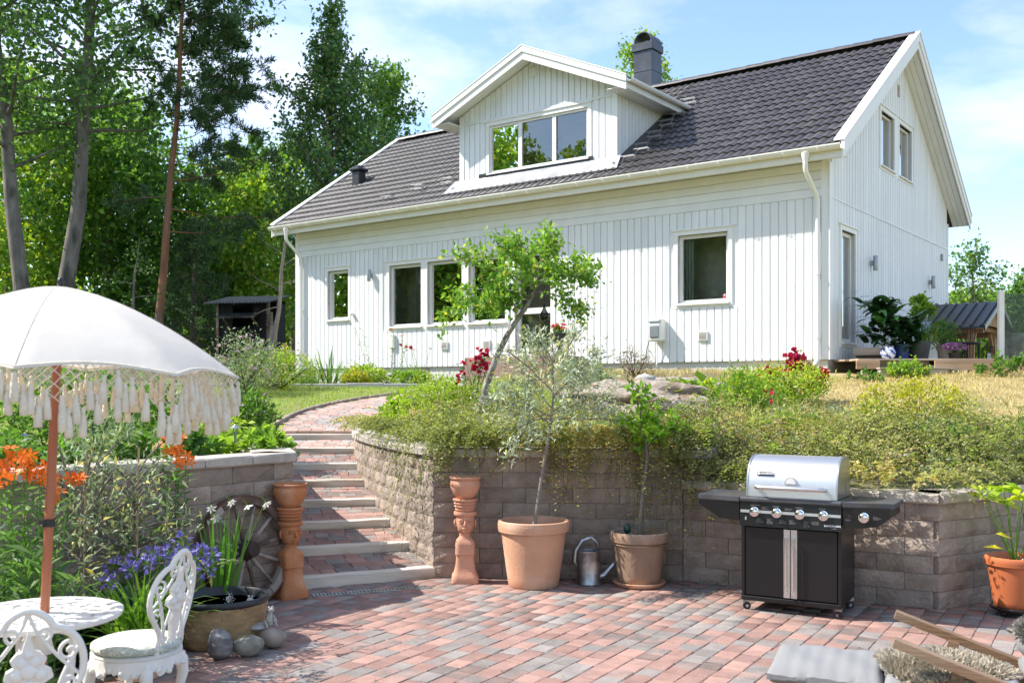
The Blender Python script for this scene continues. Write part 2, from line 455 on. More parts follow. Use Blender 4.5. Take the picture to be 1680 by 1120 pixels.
class Leaves:
    """collects leaf, blade and petal faces (quads) for one mesh, each with a random value"""
    def __init__(self, seed):
        self.rng = np.random.default_rng(seed); self.V = []; self.F = []; self.r = []; self.m = []; self.n = 0
    def _push(self, V, F, r, mi):
        self.V.append(V.reshape(-1, 3)); self.F.append(F + self.n); self.n += V.reshape(-1, 3).shape[0]
        self.r.append(r); self.m.append(np.full(len(F), mi, np.int32))
    def leaf(self, P, size, aspect=0.55, D=None, dj=1.0, sj=0.3, fold=0.12, up=0.0, mi=0, rnd=None):
        """diamond leaves at P; D mean directions, dj how much they scatter, up pulls the leaf plane level"""
        g = self.rng; P = np.asarray(P, float).reshape(-1, 3); n = len(P)
        if n == 0: return self
        d = g.normal(size=(n, 3)) * dj
        if D is not None: d = d + np.asarray(D)
        d = unit(d)
        nn = g.normal(size=(n, 3)); nn[:, 2] = np.abs(nn[:, 2]) + up
        s = unit(np.cross(d, nn)); nn = np.cross(s, d)
        L = (size * (1 + sj * g.uniform(-1, 1, n)))[:, None]
        W = L * aspect * 0.5
        v = np.stack([P, P + d * L * 0.45 + s * W + nn * L * fold, P + d * L, P + d * L * 0.45 - s * W + nn * L * fold], 1)
        F = np.arange(n * 4).reshape(n, 4)
        self._push(v, F, g.random(n) if rnd is None else np.broadcast_to(rnd, (n,)).copy(), mi)
        return self
    def blade(self, P, length, width, D, dj=0.25, bend=0.5, seg=4, lj=0.25, mi=0, rnd=None):
        """strap leaves that rise along D and bend over"""
        g = self.rng; P = np.asarray(P, float).reshape(-1, 3); n = len(P)
        if n == 0: return self
        d = unit(np.asarray(D, float) + g.normal(size=(n, 3)) * dj)
        hz = d * np.array([1, 1, 0]) + g.normal(size=(n, 3)) * np.array([.15, .15, 0]); hz = unit(hz)
        s = unit(np.cross(hz, np.array([0, 0, 1.0])))
        L = (length * (1 + lj * g.uniform(-1, 1, n)))[:, None]
        b = bend * (0.5 + g.random((n, 1)))
        rows = []
        p = P.copy(); dd = d.copy()
        for i in range(seg + 1):
            t = i / seg
            w = width * (1 - t ** 2.2) * (0.55 + 0.45 * min(1, t * 4)) * 0.5 + 0.0006
            rows.append(np.stack([p - s * w, p + s * w], 1))
            dd = unit(dd + (hz * 0.55 - np.array([0, 0, 1.0]) * (0.5 + t)) * b * (1.6 / seg) * (0.3 + t))
            p = p + dd * L / seg
        v = np.stack(rows, 1)                          # n, seg+1, 2, 3
        base = np.arange(n)[:, None] * (seg + 1) * 2
        k = np.arange(seg)[None] * 2
        F = np.stack([base + k, base + k + 1, base + k + 3, base + k + 2], -1).reshape(-1, 4)
        r = g.random(n) if rnd is None else np.broadcast_to(rnd, (n,))
        self._push(v, F, np.repeat(r, seg), mi)
        return self
    def stems(self, P0, P1, r, mi=0, sag=0.0, seg=1, rnd=0.5):
        """thin three-sided stems from P0 to P1 (drawn as crossing strips)"""
        P0 = np.asarray(P0, float).reshape(-1, 3); P1 = np.asarray(P1, float).reshape(-1, 3); n = len(P0)
        if n == 0: return self
        d = unit(P1 - P0)
        a = unit(np.cross(d, np.array([0.31, 0.17, 0.93]) + 0 * d)); b = np.cross(d, a)
        ts = np.linspace(0, 1, seg + 1)
        for ax in (a, b):
            rows = []
            for t in ts:
                p = P0 + (P1 - P0) * t; p = p + np.array([0, 0, -1.0]) * sag * 4 * t * (1 - t) * -1
                rr = r * (1 - 0.5 * t)
                rows.append(np.stack([p - ax * rr, p + ax * rr], 1))
            v = np.stack(rows, 1)
            base = np.arange(n)[:, None] * (seg + 1) * 2
            k = np.arange(seg)[None] * 2
            F = np.stack([base + k, base + k + 1, base + k + 3, base + k + 2], -1).reshape(-1, 4)
            self._push(v, F, np.full(n * seg, rnd), mi)
        return self
    def flower(self, P, size, petals=5, mi=0, D=(0, 0, 1), dj=0.5, cup=0.35, aspect=0.6):
        g = self.rng; P = np.asarray(P, float).reshape(-1, 3); n = len(P)
        if n == 0: return self
        ax = unit(np.asarray(D, float) + g.normal(size=(n, 3)) * dj)
        a = unit(np.cross(ax, g.normal(size=(n, 3)))); b = np.cross(ax, a)
        r = g.random(n)
        for k in range(petals):
            t = 2 * PI * k / petals
            d = a * math.cos(t) + b * math.sin(t); s = -a * math.sin(t) + b * math.cos(t)
            L = size * (0.85 + 0.3 * g.random((n, 1)))
            v = np.stack([P, P + d * L * .55 + s * L * aspect * .5 + ax * L * cup, P + d * L + ax * L * cup * 1.1, P + d * L * .55 - s * L * aspect * .5 + ax * L * cup], 1)
            self._push(v, np.arange(n * 4).reshape(n, 4), np.clip(r + g.normal(0, .15, n), 0, 1), mi)
        return self
    def mesh(self, name, mats):
        return np_mesh(name, np.concatenate(self.V), np.concatenate(self.F), mats, np.concatenate(self.r), midx=np.concatenate(self.m))
    def build(self, name, mats, parent=None, **k):
        return put(name, self.mesh(name, mats), parent, **k)

def ball_pts(g, n, c, r, hollow=0.0):
    d = unit(g.normal(size=(n, 3))); q = (hollow + (1 - hollow) * g.random((n, 1)) ** (1 / 3))
    return np.asarray(c) + d * q * np.asarray(r)
# ------------------------------------------------------------------ lay of the land
def sstep(t): t = min(1, max(0, t)); return t * t * (3 - 2 * t)
YR = ([-40, 5, 7.3, 8.6, 10.5, 12, 13, 14, 16, 18, 26, 60, 400], [0.6, 0.70, 0.80, 0.98, 1.08, 1.22, 1.42, 1.62, 1.84, 1.95, 2.0, 2.4, 3.0])
YL = ([-40, 5, 8, 13.3, 15, 17, 19, 24, 30, 35, 60, 400], [0.9, 0.98, 1.02, 1.03, 1.22, 1.43, 1.63, 1.75, 2.3, 2.75, 4.0, 6.0])
XB = ([8, 13.3, 15, 16.5, 18, 19.3, 24], [-2.0, -1.80, -1.72, -1.25, -0.35, 0.9, 2.4])
def land(x, y):
    zr, zl = np.interp(y, *YR), np.interp(y, *YL)
    t = sstep((x - np.interp(y, *XB)) / 1.5)
    z = zl * (1 - t) + zr * t
    z += 0.05 * math.sin(x * 1.3 + 0.7) * math.sin(y * 1.1) * sstep((y - 9) / 3) * (1 - sstep((y - 16) / 4)) * t
    return float(z)

WALL_R_STAIR = [(-1.62, 13.80), (-1.85, 13.68), (-2.02, 13.46), (-2.07, 13.27), (-1.97, 12.46), (-1.82, 11.67), (-1.64, 11.03), (-1.42, 10.34), (-1.19, 9.73), (-0.95, 9.15), (-0.68, 8.60)]
WALL_R_MAIN = [(-0.68, 8.60), (1.45, 8.46)]
WALL_R_TURN = [(1.45, 8.46), (1.90, 8.17), (2.63, 7.60), (3.14, 7.33)]
WALL_R_END = [(3.14, 7.33), (3.80, 7.70), (5.2, 8.45), (7.5, 9.6)]
WALL_L_FRONT = [(-7.5, 2.3), (-4.6, 4.7), (-3.3, 5.90), (-2.76, 6.64), (-1.76, 8.03)]
WALL_L_STAIR = [(-1.76, 8.03), (-2.05, 8.99), (-2.38, 9.86), (-2.61, 10.49), (-2.86, 11.36), (-3.10, 12.58), (-3.22, 13.40)]

def offs(pts, d):
    """polyline moved d to its left"""
    out = []
    for i, p in enumerate(pts):
        a = Vector(pts[max(i - 1, 0)]); b = Vector(pts[min(i + 1, len(pts) - 1)])
        t = (b - a).normalized()
        out.append((p[0] - t.y * d, p[1] + t.x * d))
    return out
LOWER = ([(-7.5, -12)] + offs(WALL_L_FRONT + WALL_L_STAIR[1:], 0.13) + [(-3.1, 13.36), (-2.2, 13.36)] +
         offs(WALL_R_STAIR[3:] + WALL_R_MAIN[1:] + WALL_R_TURN[1:] + WALL_R_END[1:], 0.13) + [(7.5, -12)])
LP = np.array(LOWER)
def inside(xs, ys, poly=LP):
    r = np.zeros(xs.shape, bool)
    j = len(poly) - 1
    for i in range(len(poly)):
        xi, yi = poly[i]; xj, yj = poly[j]
        c = ((yi > ys) != (yj > ys)) & (xs < (xj - xi) * (ys - yi) / (yj - yi + 1e-12) + xi)
        r ^= c; j = i
    return r

grass_ground = mat('lawn_ground', (0.20, 0.235, 0.055), 1.0, 0.3, 4.0, 0.8, 40, col2=(0.24, 0.20, 0.09), c2scale=1.2, c2lo=.5, c2hi=.7)
dry_ground = mat('dry_ground', (0.36, 0.29, 0.13), 1.0, 0.25, 3.0, 0.8, 40, col2=(0.20, 0.21, 0.07), c2scale=0.9, c2lo=.52, c2hi=.68)
forest_ground = mat('forest_floor', (0.075, 0.070, 0.035), 1.0, 0.35, 2.0, 0.8, 10, col2=(0.06, 0.09, 0.025), c2scale=.7)
bed_ground = mat('bed_ground', (0.130, 0.115, 0.065), 1.0, 0.3, 7.0, 0.9, 25, col2=(0.12, 0.14, 0.05), c2scale=1.5)

def terrain():
    xs = np.concatenate([np.linspace(-320, -40, 15)[:-1], np.linspace(-40, -7, 34)[:-1], np.arange(-7, 7, .11), np.linspace(7, 40, 34), np.linspace(40, 320, 15)[1:]])
    ys = np.concatenate([np.linspace(-120, -4, 16)[:-1], np.linspace(-4, 3, 15)[:-1], np.arange(3, 15, .11), np.linspace(15, 45, 70), np.linspace(45, 400, 20)[1:]])
    X, Y = np.meshgrid(xs, ys)
    low = inside(X, Y)
    Z = np.array([[land(x, y) for x in xs] for y in ys])
    Z = np.where(low, -0.14, Z)
    V = np.stack([X, Y, Z], -1).reshape(-1, 3)
    nx, ny = len(xs), len(ys)
    i = np.arange(nx - 1)[None] + np.arange(ny - 1)[:, None] * nx
    F = np.stack([i, i + 1, i + 1 + nx, i + nx], -1).reshape(-1, 4)
    cx, cy = V[F].mean(1)[:, 0], V[F].mean(1)[:, 1]
    xb = np.interp(cy, *XB)
    mi = np.full(len(F), 3)                                       # garden bed
    mi[(cx < xb) & (cy > 11.5) & (cy < 20)] = 0                    # lawn left of the path
    mi[(cx > 4.0) & (cy > 9.5 + 0.25 * (cx - 4)) & (cy < 30)] = 1   # dry lawn on the right
    mi[(cy > 26) | (cx < -9) & (cy > 8)] = 2
    mi[(cy < -1)] = 0
    me = np_mesh('ground', V, F, [grass_ground, dry_ground, forest_ground, bed_ground], midx=mi, smooth=False)
    return put('ground', me, kind='structure')
ground = terrain()

# ------------------------------------------------------------------ paving
rg = random.Random(11)
def paver_mesh(l, w, mt, seed):
    r = random.Random(seed); b = 0.005; g = 0.0016
    x0, x1, y0, y1 = g, l - g, g, w - g
    j = lambda: r.uniform(-.004, .004)
    ring = [(x0, y0), (x1, y0), (x1, y1), (x0, y1)]
    vs = []
    for x, y in ring: vs.append((x + j() + (b if x == x0 else -b), y + j() + (b if y == y0 else -b), r.uniform(-.001, .001)))
    for x, y in ring: vs.append((x + j() * .6, y + j() * .6, -0.0045 + j() * .3))
    for x, y in ring: vs.append((x, y, -0.06))
    m = MB().add(vs, [(0, 1, 2, 3)] + [(k, 4 + k, 4 + (k + 1) % 4, (k + 1) % 4) for k in range(4)] + [(4 + k, 8 + k, 8 + (k + 1) % 4, 4 + (k + 1) % 4) for k in range(4)])
    return m.mesh('paver', mt)
PLEN = (0.13, 0.155, 0.18)
PW = 0.130
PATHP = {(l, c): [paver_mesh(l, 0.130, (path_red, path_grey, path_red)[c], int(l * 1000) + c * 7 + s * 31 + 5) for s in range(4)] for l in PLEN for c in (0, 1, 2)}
PAV = {(l, c): [paver_mesh(l, PW, (paver_red, paver_grey, paver_mix)[c], int(l * 1000) + c * 7 + s * 31) for s in range(4)] for l in PLEN for c in (0, 1, 2)}

patio_poly = [(-7.3, -8)] + offs(WALL_L_FRONT[:], 0.06) + [(-1.8, 8.12), (-0.66, 8.66)] + offs(WALL_R_MAIN[1:] + WALL_R_TURN[1:] + WALL_R_END[1:], 0.06) + [(7.4, -8)]
pp = np.array(patio_poly)
b = MB(); b.add([(x, y, -0.0085) for x, y in patio_poly], [tuple(range(len(patio_poly)))])
patio = b.build('patio', sand_m, kind='structure')
ROW = Vector((math.cos(R(59)), math.sin(R(59)), 0)); CRS = Vector((-ROW.y, ROW.x, 0))
cand = []
drain_a, drain_b = gnd(512, 976), gnd(706, 961)
def near_drain(p):
    a, d = Vector(drain_a[:2]), Vector((drain_b - drain_a)[:2]); t = (Vector(p[:2]) - a).dot(d) / d.length_squared
    return -0.05 < t < 1.05 and (Vector(p[:2]) - a - d * t).length < 0.085
for i in range(-105, 48):
    s = -4 + rg.uniform(0, .2)
    while s < 14:
        l = rg.choice((.13, .155, .18, .18, .155))
        o = ROW * s + CRS * (i * PW)
        c = o + ROW * (l / 2) + CRS * (PW / 2)
        cand.append((o, l, c)); s += l
cc = np.array([c[2][:2] for c in cand]); ok = inside(cc[:, 0], cc[:, 1], pp)
near, rest = [], []
for k, (o, l, c) in enumerate(cand):
    if not ok[k] or c.y < 4.6 or c.x < -4.8 or c.x > 5.6 or near_drain(c): continue
    u = 840 + FPX * c.x / c.y; v = HORIZON + FPX * EYE / c.y
    vis = -30 < u < 1710 and v < 1130
    blocked = u < 330 or (1215 < u < 1400 and v < 1000) or (u > 1260 and v > 1075)
    (near if vis and not blocked else rest).append((v, o, l))
near.sort(key=lambda t: -t[0])
rest += near[300:]
def pcolor():
    q = rg.random(); return 0 if q < .50 else (1 if q < .84 else 2)
for v, o, l in near[:300]:
    put('paver', rg.choice(PAV[(l, pcolor())]), patio, (o.x, o.y, rg.uniform(-.002, .002)), (rg.uniform(-.006, .006), rg.uniform(-.006, .006), R(59) + rg.uniform(-.02, .02)))
def join_pavers(items, name, parent, rotf):
    V, F, r, mi, n = [], [], [], [], 0
    for o, l, ang in items:
        c = pcolor(); me = rg.choice(PAV[(l, c)])
        co = np.empty(len(me.vertices) * 3, np.float32); me.vertices.foreach_get('co', co); co = co.reshape(-1, 3)
        ca, sa = math.cos(ang), math.sin(ang)
        w = np.stack([co[:, 0] * ca - co[:, 1] * sa + o[0], co[:, 0] * sa + co[:, 1] * ca + o[1], co[:, 2] + o[2]], -1)
        V.append(w)
        f = np.array([p.vertices[:] for p in me.polygons]); F.append(f + n); n += len(co)
        r.append(np.full(len(f), rg.random())); mi.append(np.full(len(f), c))
    me = np_mesh(name, np.concatenate(V), np.concatenate(F), [paver_red, paver_grey, paver_mix], np.concatenate(r), midx=np.concatenate(mi))
    return put(name, me, parent, kind='stuff')
join_pavers([((o.x, o.y, rg.uniform(-.002, .002)), l, R(59) + rg.uniform(-.02, .02)) for v, o, l in rest], 'paver_field', patio, None)

# channel drain in front of the steps
dr = empty('channel_drain', drain_a, math.atan2(drain_b.y - drain_a.y, drain_b.x - drain_a.x), 'narrow slotted metal channel drain set in paving at foot of stairs', 'drain')
dl = (drain_b - drain_a).length
MB().box(0, dl, -.055, .055, -.05, -.02).build('channel', black_plastic, dr)
m = MB(); m.box(0, dl, -.055, -.043, -.02, .001).box(0, dl, .043, .055, -.02, .001); m.build('rim', zinc, dr)
bar = MB().box(0, .014, -.043, .043, -.012, 0).mesh('grate_bar', zinc)
for k in range(int(dl / .03)): put('grate_bar', bar, dr, (k * .03 + .008, 0, 0))

# ------------------------------------------------------------------ stairs
SZ = [0.09 + 0.134 * k for k in range(8)]
SR = [(-0.69, 8.59), (-0.94, 9.15), (-1.18, 9.73), (-1.40, 10.34), (-1.62, 11.03), (-1.79, 11.67), (-1.94, 12.46), (-2.06, 13.27)]
SL = [(-1.76, 8.09), (-2.00, 8.76), (-2.22, 9.42), (-2.44, 10.10), (-2.72, 10.84), (-2.90, 11.56), (-3.08, 12.42), (-3.20, 13.25)]
stairs = empty('staircase', (-1.3, 8.4, 0), kind='structure')
so = Vector((-1.3, 8.4, 0))
for k in range(8):
    a, c = Vector((*SL[k], 0)), Vector((*SR[k], 0))
    d = (c - a).normalized(); a = a - d * .10; c = c + d * .08
    n = Vector((-d.y, d.x, 0)); w = 0.115; z1 = SZ[k]; z0 = z1 - (.16 if k else .12)
    ln = (c - a).length
    t = MB(); seg = 10
    # sawn timber, its arrises worn unevenly
    vs, fs = [], []
    for i in range(seg + 1):
        x = ln * i / seg; e = rg.uniform(.004, .010); q = rg.uniform(-.003, .003)
        vs += [(x, q, z0), (x, q, z1 - e), (x, q + e, z1 + q), (x, w - .004, z1 + q), (x, w, z1 - .006), (x, w, z0)]
    for i in range(seg):
        for j in range(6): fs.append((i*6+j, i*6+(j+1) % 6, i*6+6+(j+1) % 6, i*6+6+j))
    fs += [tuple(range(6)), tuple(reversed(range(seg*6, seg*6+6)))]
    t.add(vs, fs)
    t.build('timber', timber_m, stairs, a - so, math.atan2(d.y, d.x))
    if k < 7:
        # sloping tread of pavers behind the timber
        a2, c2 = Vector((*SL[k+1], 0)), Vector((*SR[k+1], 0)); d2 = (c2 - a2).normalized(); a2 -= d2 * .1; c2 += d2 * .08
        A, Cc = a + n * (w + .002), c + n * (w + .002)
        zA, zB = SZ[k] - .004, SZ[k+1] - .075
        t = MB(); t.add([(*(A - so)[:2], zA - .012), (*(Cc - so)[:2], zA - .012), (*(c2 - so + Vector((0, .05, 0)))[:2], zB - .012), (*(a2 - so + Vector((0, .05, 0)))[:2], zB - .012)], [(0, 1, 2, 3)])
        t.build('tread_bed', sand_m, stairs)
        rows = max(3, round((c2 - Cc).length / .13))
        for r_ in range(rows + 1):
            f0 = r_ / rows
            if f0 >= .999: break
            P, Q = A.lerp(a2, f0), Cc.lerp(c2, f0); P2 = A.lerp(a2, (r_ + 1) / rows); Q2 = Cc.lerp(c2, (r_ + 1) / rows)
            dd = (Q - P); L0 = dd.length; dd.normalize(); z = zA + (zB - zA) * f0
            hgt = min((P2 - P).length, (Q2 - Q).length)
            tilt = math.atan2(zB - zA, (A.lerp(Cc, .5) - a2.lerp(c2, .5)).length)
            s = -rg.uniform(0, .15)
            while s < L0:
                l = rg.choice(PLEN)
                if s + l > .02 and s < L0 - .03:
                    M_ = Matrix.Rotation(math.atan2(dd.y, dd.x), 4, 'Z') @ Matrix.Rotation(tilt, 4, 'X')
                    p = P + dd * s - so
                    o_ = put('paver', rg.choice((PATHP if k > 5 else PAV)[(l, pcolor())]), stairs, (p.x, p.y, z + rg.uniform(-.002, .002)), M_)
                    ex = (Q2 - Q).length if (P2 - P).length < (Q2 - Q).length else (P2 - P).length
                    o_.scale = (1, max(.7, min(1.6, (P2.lerp(Q2, min(1, max(0, s / L0))) - P.lerp(Q, min(1, max(0, s / L0)))).length / PW)), 1)
                s += l

# ------------------------------------------------------------------ path from the stairs to the house
path_c = [(-2.64, 13.38), (-2.66, 14.2), (-2.62, 15.1), (-2.45, 16.0), (-2.10, 16.9), (-1.55, 17.8), (-0.85, 18.7), (-0.1, 19.5), (0.45, 20.1)]
def resample(pts, step):
    pts = [Vector((*p, 0)) for p in pts]; out = []; acc = 0; nxt = 0
    # smooth by Catmull-Rom first
    fine = []
    for i in range(len(pts) - 1):
        p0, p1, p2, p3 = pts[max(i-1, 0)], pts[i], pts[i+1], pts[min(i+2, len(pts)-1)]
        for q in range(20):
            t = q / 20
            fine.append(0.5 * ((2*p1) + (p2-p0)*t + (2*p0-5*p1+4*p2-p3)*t*t + (3*p1-p0-3*p2+p3)*t**3))
    fine.append(pts[-1])
    for i in range(len(fine) - 1):
        d = (fine[i+1] - fine[i]).length
        while nxt <= acc + d:
            out.append(fine[i].lerp(fine[i+1], (nxt - acc) / d)); nxt += step
        acc += d
    return out
pc = resample(path_c, 0.131)
def path_z(p): return float(np.interp(p.y, *YL)) + 0.03
path_w = 1.14
vs, fs = [], []
for i, p in enumerate(pc):
    d = (pc[min(i+1, len(pc)-1)] - pc[max(i-1, 0)]).normalized(); n = Vector((-d.y, d.x, 0))
    z = path_z(p) - .012
    for s in (-1, 1): q = p + n * s * (path_w / 2 + .03); vs.append((q.x, q.y, z))
    for s in (-1, 1): q = p + n * s * (path_w / 2 + .03); vs.append((q.x, q.y, z - .25))
    if i: fs += [(4*i-4, 4*i-3, 4*i+1, 4*i), (4*i-4, 4*i, 4*i+2, 4*i-2), (4*i-3, 4*i-1, 4*i+3, 4*i+1)]
path = MB().add(vs, fs).build('path', sand_m, kind='structure')
cnt, far_items = 0, []
for i, p in enumerate(pc[:-1]):
    d = (pc[i+1] - p).normalized(); n = Vector((d.y, -d.x, 0)); z0, z1 = path_z(p), path_z(pc[i+1])
    s = -path_w / 2 - rg.uniform(0, .1)
    while s < path_w / 2 - .05:
        l = rg.choice((.155, .18))
        if s > -path_w / 2 - .05:
            q = p + n * s
            M_ = Matrix.Rotation(math.atan2(n.y, n.x), 4, 'Z') @ Matrix.Rotation(math.atan2(z1 - z0, .131), 4, 'X')
            if cnt < 298 and p.y < 19.3:
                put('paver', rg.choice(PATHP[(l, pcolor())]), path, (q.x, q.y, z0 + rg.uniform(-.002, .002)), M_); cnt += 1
            else: far_items.append(((q.x, q.y, z0), l, math.atan2(n.y, n.x)))
        s += l
if far_items: join_pavers(far_items, 'paver_field', path, None)
# kerb along the path's left edge
kp = [p for p in resample(path_c, 0.26)]
for i in range(len(kp) - 1):
    a, c = kp[i], kp[i+1]; d = (c - a).normalized(); n = Vector((-d.y, d.x, 0)); a = a + n * (path_w / 2 + .06)
    M_ = Matrix.Rotation(math.atan2(d.y, d.x), 4, 'Z') @ Matrix.Rotation(-math.atan2(path_z(c) - path_z(kp[i]), .26), 4, 'Y')
    MB().bbox(.003, .262, -.03, .045, -.18, .040, .012).build('kerb_stone', block_m, path, (a.x, a.y, path_z(kp[i])), M_)

# ------------------------------------------------------------------ retaining walls of split-faced blocks
CH = 0.13
def block_mesh(w, seed):
    r = random.Random(seed); h = CH - .003; cols, rows = max(3, round(w / .08)), 3
    vs, fs = [], []
    for j in range(rows + 1):
        for i in range(cols + 1):
            e = i in (0, cols) or j in (0, rows)
            x = .002 + (w - .004) * i / cols; z = .0015 + h * j / rows
            y = r.uniform(.003, .008) if e else -r.uniform(.0, .011)
            if not e: x += r.uniform(-.015, .015); z += r.uniform(-.01, .01)
            vs.append((x, y, z))
    W = cols + 1
    for j in range(rows):
        for i in range(cols): fs.append((j*W+i, j*W+i+1, (j+1)*W+i+1, (j+1)*W+i))
    ring = [i for i in range(W)] + [j*W+cols for j in range(1, rows+1)] + [rows*W+i for i in range(cols-1, -1, -1)] + [j*W for j in range(rows-1, 0, -1)]
    b0 = len(vs)
    for k in ring: vs.append((vs[k][0], .20, vs[k][2]))
    for q in range(len(ring)):
        q2 = (q + 1) % len(ring)
        fs.append((ring[q2], ring[q], b0 + q, b0 + q2))
    return MB().add(vs, fs).mesh('block', block_m)
BLK = {w: [block_mesh(w, int(w*100) * 10 + s) for s in range(5)] for w in (.40, .20, .26, .13)}

def stair_z(p):
    best, z = 9e9, 0
    for k in range(8):
        for q in (SL[k], SR[k]):
            d = (q[0]-p[0])**2 + (q[1]-p[1])**2
            if d < best: best, z = d, (SZ[k] if k < 8 else 1)
    return z
def arclen(pts):
    P = [Vector((*p, 0)) for p in pts]; s = [0]
    for i in range(len(P)-1): s.append(s[-1] + (P[i+1]-P[i]).length)
    return P, s
def point_at(P, s, t):
    t = max(0, min(s[-1], t))
    for i in range(len(P)-1):
        if t <= s[i+1] + 1e-9:
            f = (t - s[i]) / max(1e-9, s[i+1]-s[i]); return P[i].lerp(P[i+1], f)
    return P[-1].copy()
def lay_run(root, org, pts, courses, bl, on_stairs=False, z0=0.0, phase=0):
    P, s = arclen(pts); total = s[-1]
    for c in range(courses):
        z = z0 + c * CH
        t = -bl/2 if (c + phase) % 2 else 0.0
        while t < total - .03:
            t0, t1 = max(0, t), min(total, t + bl)
            w = t1 - t0
            if w > .05:
                p, q = point_at(P, s, t0), point_at(P, s, t1); m_ = p.lerp(q, .5)
                if not (on_stairs and z + CH < stair_z(m_) - .13):
                    key = min(BLK, key=lambda k_: abs(k_ - (q-p).length))
                    o = put('block', rg.choice(BLK[key]), root, p - org + Vector((0, 0, z)), math.atan2(q.y-p.y, q.x-p.x) + rg.uniform(-.006, .006))
                    o.scale = ((q-p).length / key, 1, 1)
            t += bl
def core(root, org, pts, top, inset=.07, thick=.16):
    a, c = offs(pts, inset), offs(pts, inset + thick)
    m = MB(); vs, fs = [], []
    for (x, y), (x2, y2) in zip(a, c): vs += [(x-org.x, y-org.y, -.1), (x-org.x, y-org.y, top), (x2-org.x, y2-org.y, top), (x2-org.x, y2-org.y, -.1)]
    for i in range(len(a)-1):
        for j in range(4): fs.append((4*i+j, 4*i+(j+1) % 4, 4*i+4+(j+1) % 4, 4*i+4+j))
    fs += [(0, 1, 2, 3), tuple(len(vs)-4+q for q in (3, 2, 1, 0))]
    m.add(vs, fs).build('core', soil_m, root)
def caps(root, org, pts, z, ln=.42, over=.035, width=.32, th=.075, t0=None, t1=None):
    P, s = arclen(pts); t = 0
    N = max(1, round(s[-1] / ln)); st = s[-1] / N
    for k in range(N):
        qs = [point_at(P, s, k*st + .0025 + (st-.005) * f) for f in (0, .5, 1)]
        sq = [(q.x, q.y) for q in qs]
        fr, bk = offs(sq, -over), offs(sq, width - over)
        if k == 0 and t0: fr[0], bk[0] = t0
        if k == N-1 and t1: fr[2], bk[2] = t1
        j = lambda: rg.uniform(-.006, .006)
        m = MB(); vs = []
        e = .012
        for (x, y), (x2, y2) in zip(fr, bk):
            dx, dy = x2-x, y2-y; l = math.hypot(dx, dy); dx /= l; dy /= l; a_ = j()
            vs += [(x+dx*e - org.x, y+dy*e - org.y, z), (x+dx*a_ - org.x, y+dy*a_ - org.y, z + e), (x+dx*a_ - org.x, y+dy*a_ - org.y, z+th-e), (x+dx*e - org.x, y+dy*e - org.y, z+th), (x2 - org.x, y2 - org.y, z+th), (x2 - org.x, y2 - org.y, z)]
        fs = []
        for i in range(2):
            for q in range(6): fs.append((6*i+q, 6*i+(q+1) % 6, 6*i+6+(q+1) % 6, 6*i+6+q))
        fs += [tuple(range(6)), tuple(reversed(range(12, 18)))]
        m.add(vs, fs).build('cap_stone', cap_m, root)

wo = Vector((0.4, 8.5, 0))
wall_r = empty('retaining_wall', wo, 0, 'brown split-block retaining wall curving from the stairs to behind the grill', 'wall')
core(wall_r, wo, WALL_R_STAIR + WALL_R_MAIN[1:], 8*CH)
core(wall_r, wo, WALL_R_TURN, 6*CH)
lay_run(wall_r, wo, WALL_R_STAIR, 8, .255, True)
lay_run(wall_r, wo, WALL_R_MAIN, 8, .40, phase=1)
lay_run(wall_r, wo, WALL_R_TURN, 6, .40)
core(wall_r, wo, [(1.45, 8.46), (1.62, 8.352)], 8*CH)
lay_run(wall_r, wo, [(1.45, 8.46), (1.62, 8.352)], 2, .40, z0=6*CH)
caps(wall_r, wo, WALL_R_STAIR, 8*CH, .36)
caps(wall_r, wo, WALL_R_MAIN + [(1.62, 8.352)], 8*CH, .42)
caps(wall_r, wo, WALL_R_TURN, 6*CH, .42)
we = Vector((3.8, 7.7, 0))
wall_e = empty('retaining_wall', we, 0, 'shaded brown split-block wall running off right behind the orange pot', 'wall')
core(wall_e, we, WALL_R_END[:3], 6*CH); lay_run(wall_e, we, WALL_R_END[:3], 6, .40, phase=1); caps(wall_e, we, WALL_R_END[:3], 6*CH)
wl_o = Vector((-2.3, 7.4, 0))
wall_l = empty('retaining_wall', wl_o, 0, 'brown split-block wall behind the cart wheel, left of the stairs', 'wall')
core(wall_l, wl_o, WALL_L_FRONT, 8*CH); core(wall_l, wl_o, WALL_L_STAIR, 8*CH)
lay_run(wall_l, wl_o, WALL_L_FRONT[1:], 8, .40)
lay_run(wall_l, wl_o, WALL_L_STAIR, 8, .40, True, phase=1)
caps(wall_l, wl_o, WALL_L_FRONT[1:], 8*CH, .42); caps(wall_l, wl_o, WALL_L_STAIR, 8*CH, .40, width=.36)
# ------------------------------------------------------------------ the house (local x along the front, y into the depth)
HX, HY, HYAW = 5.462, 17.2, R(36.77)
HL, HD = 13.653, 8.18
ZB, ZBELT, ZEAVE, ZRIDGE, OE, OGR, OGL = 2.17, 4.956, 5.73, 8.80, 0.50, 0.42, 0.36
TANP = (ZRIDGE - ZEAVE) / (HD / 2 + OE); PITCH = math.atan(TANP)
house = empty('house', (HX, HY, 0), -HYAW, 'white timber-clad house with dark tiled roof and front dormer', 'house')
def hw(lx, ly, z=0):
    c, s = math.cos(HYAW), math.sin(HYAW)
    return Vector((HX + lx*c + ly*s, HY - lx*s + ly*c, z))
def roof_z(ly): return ZEAVE + (ly + OE) * TANP

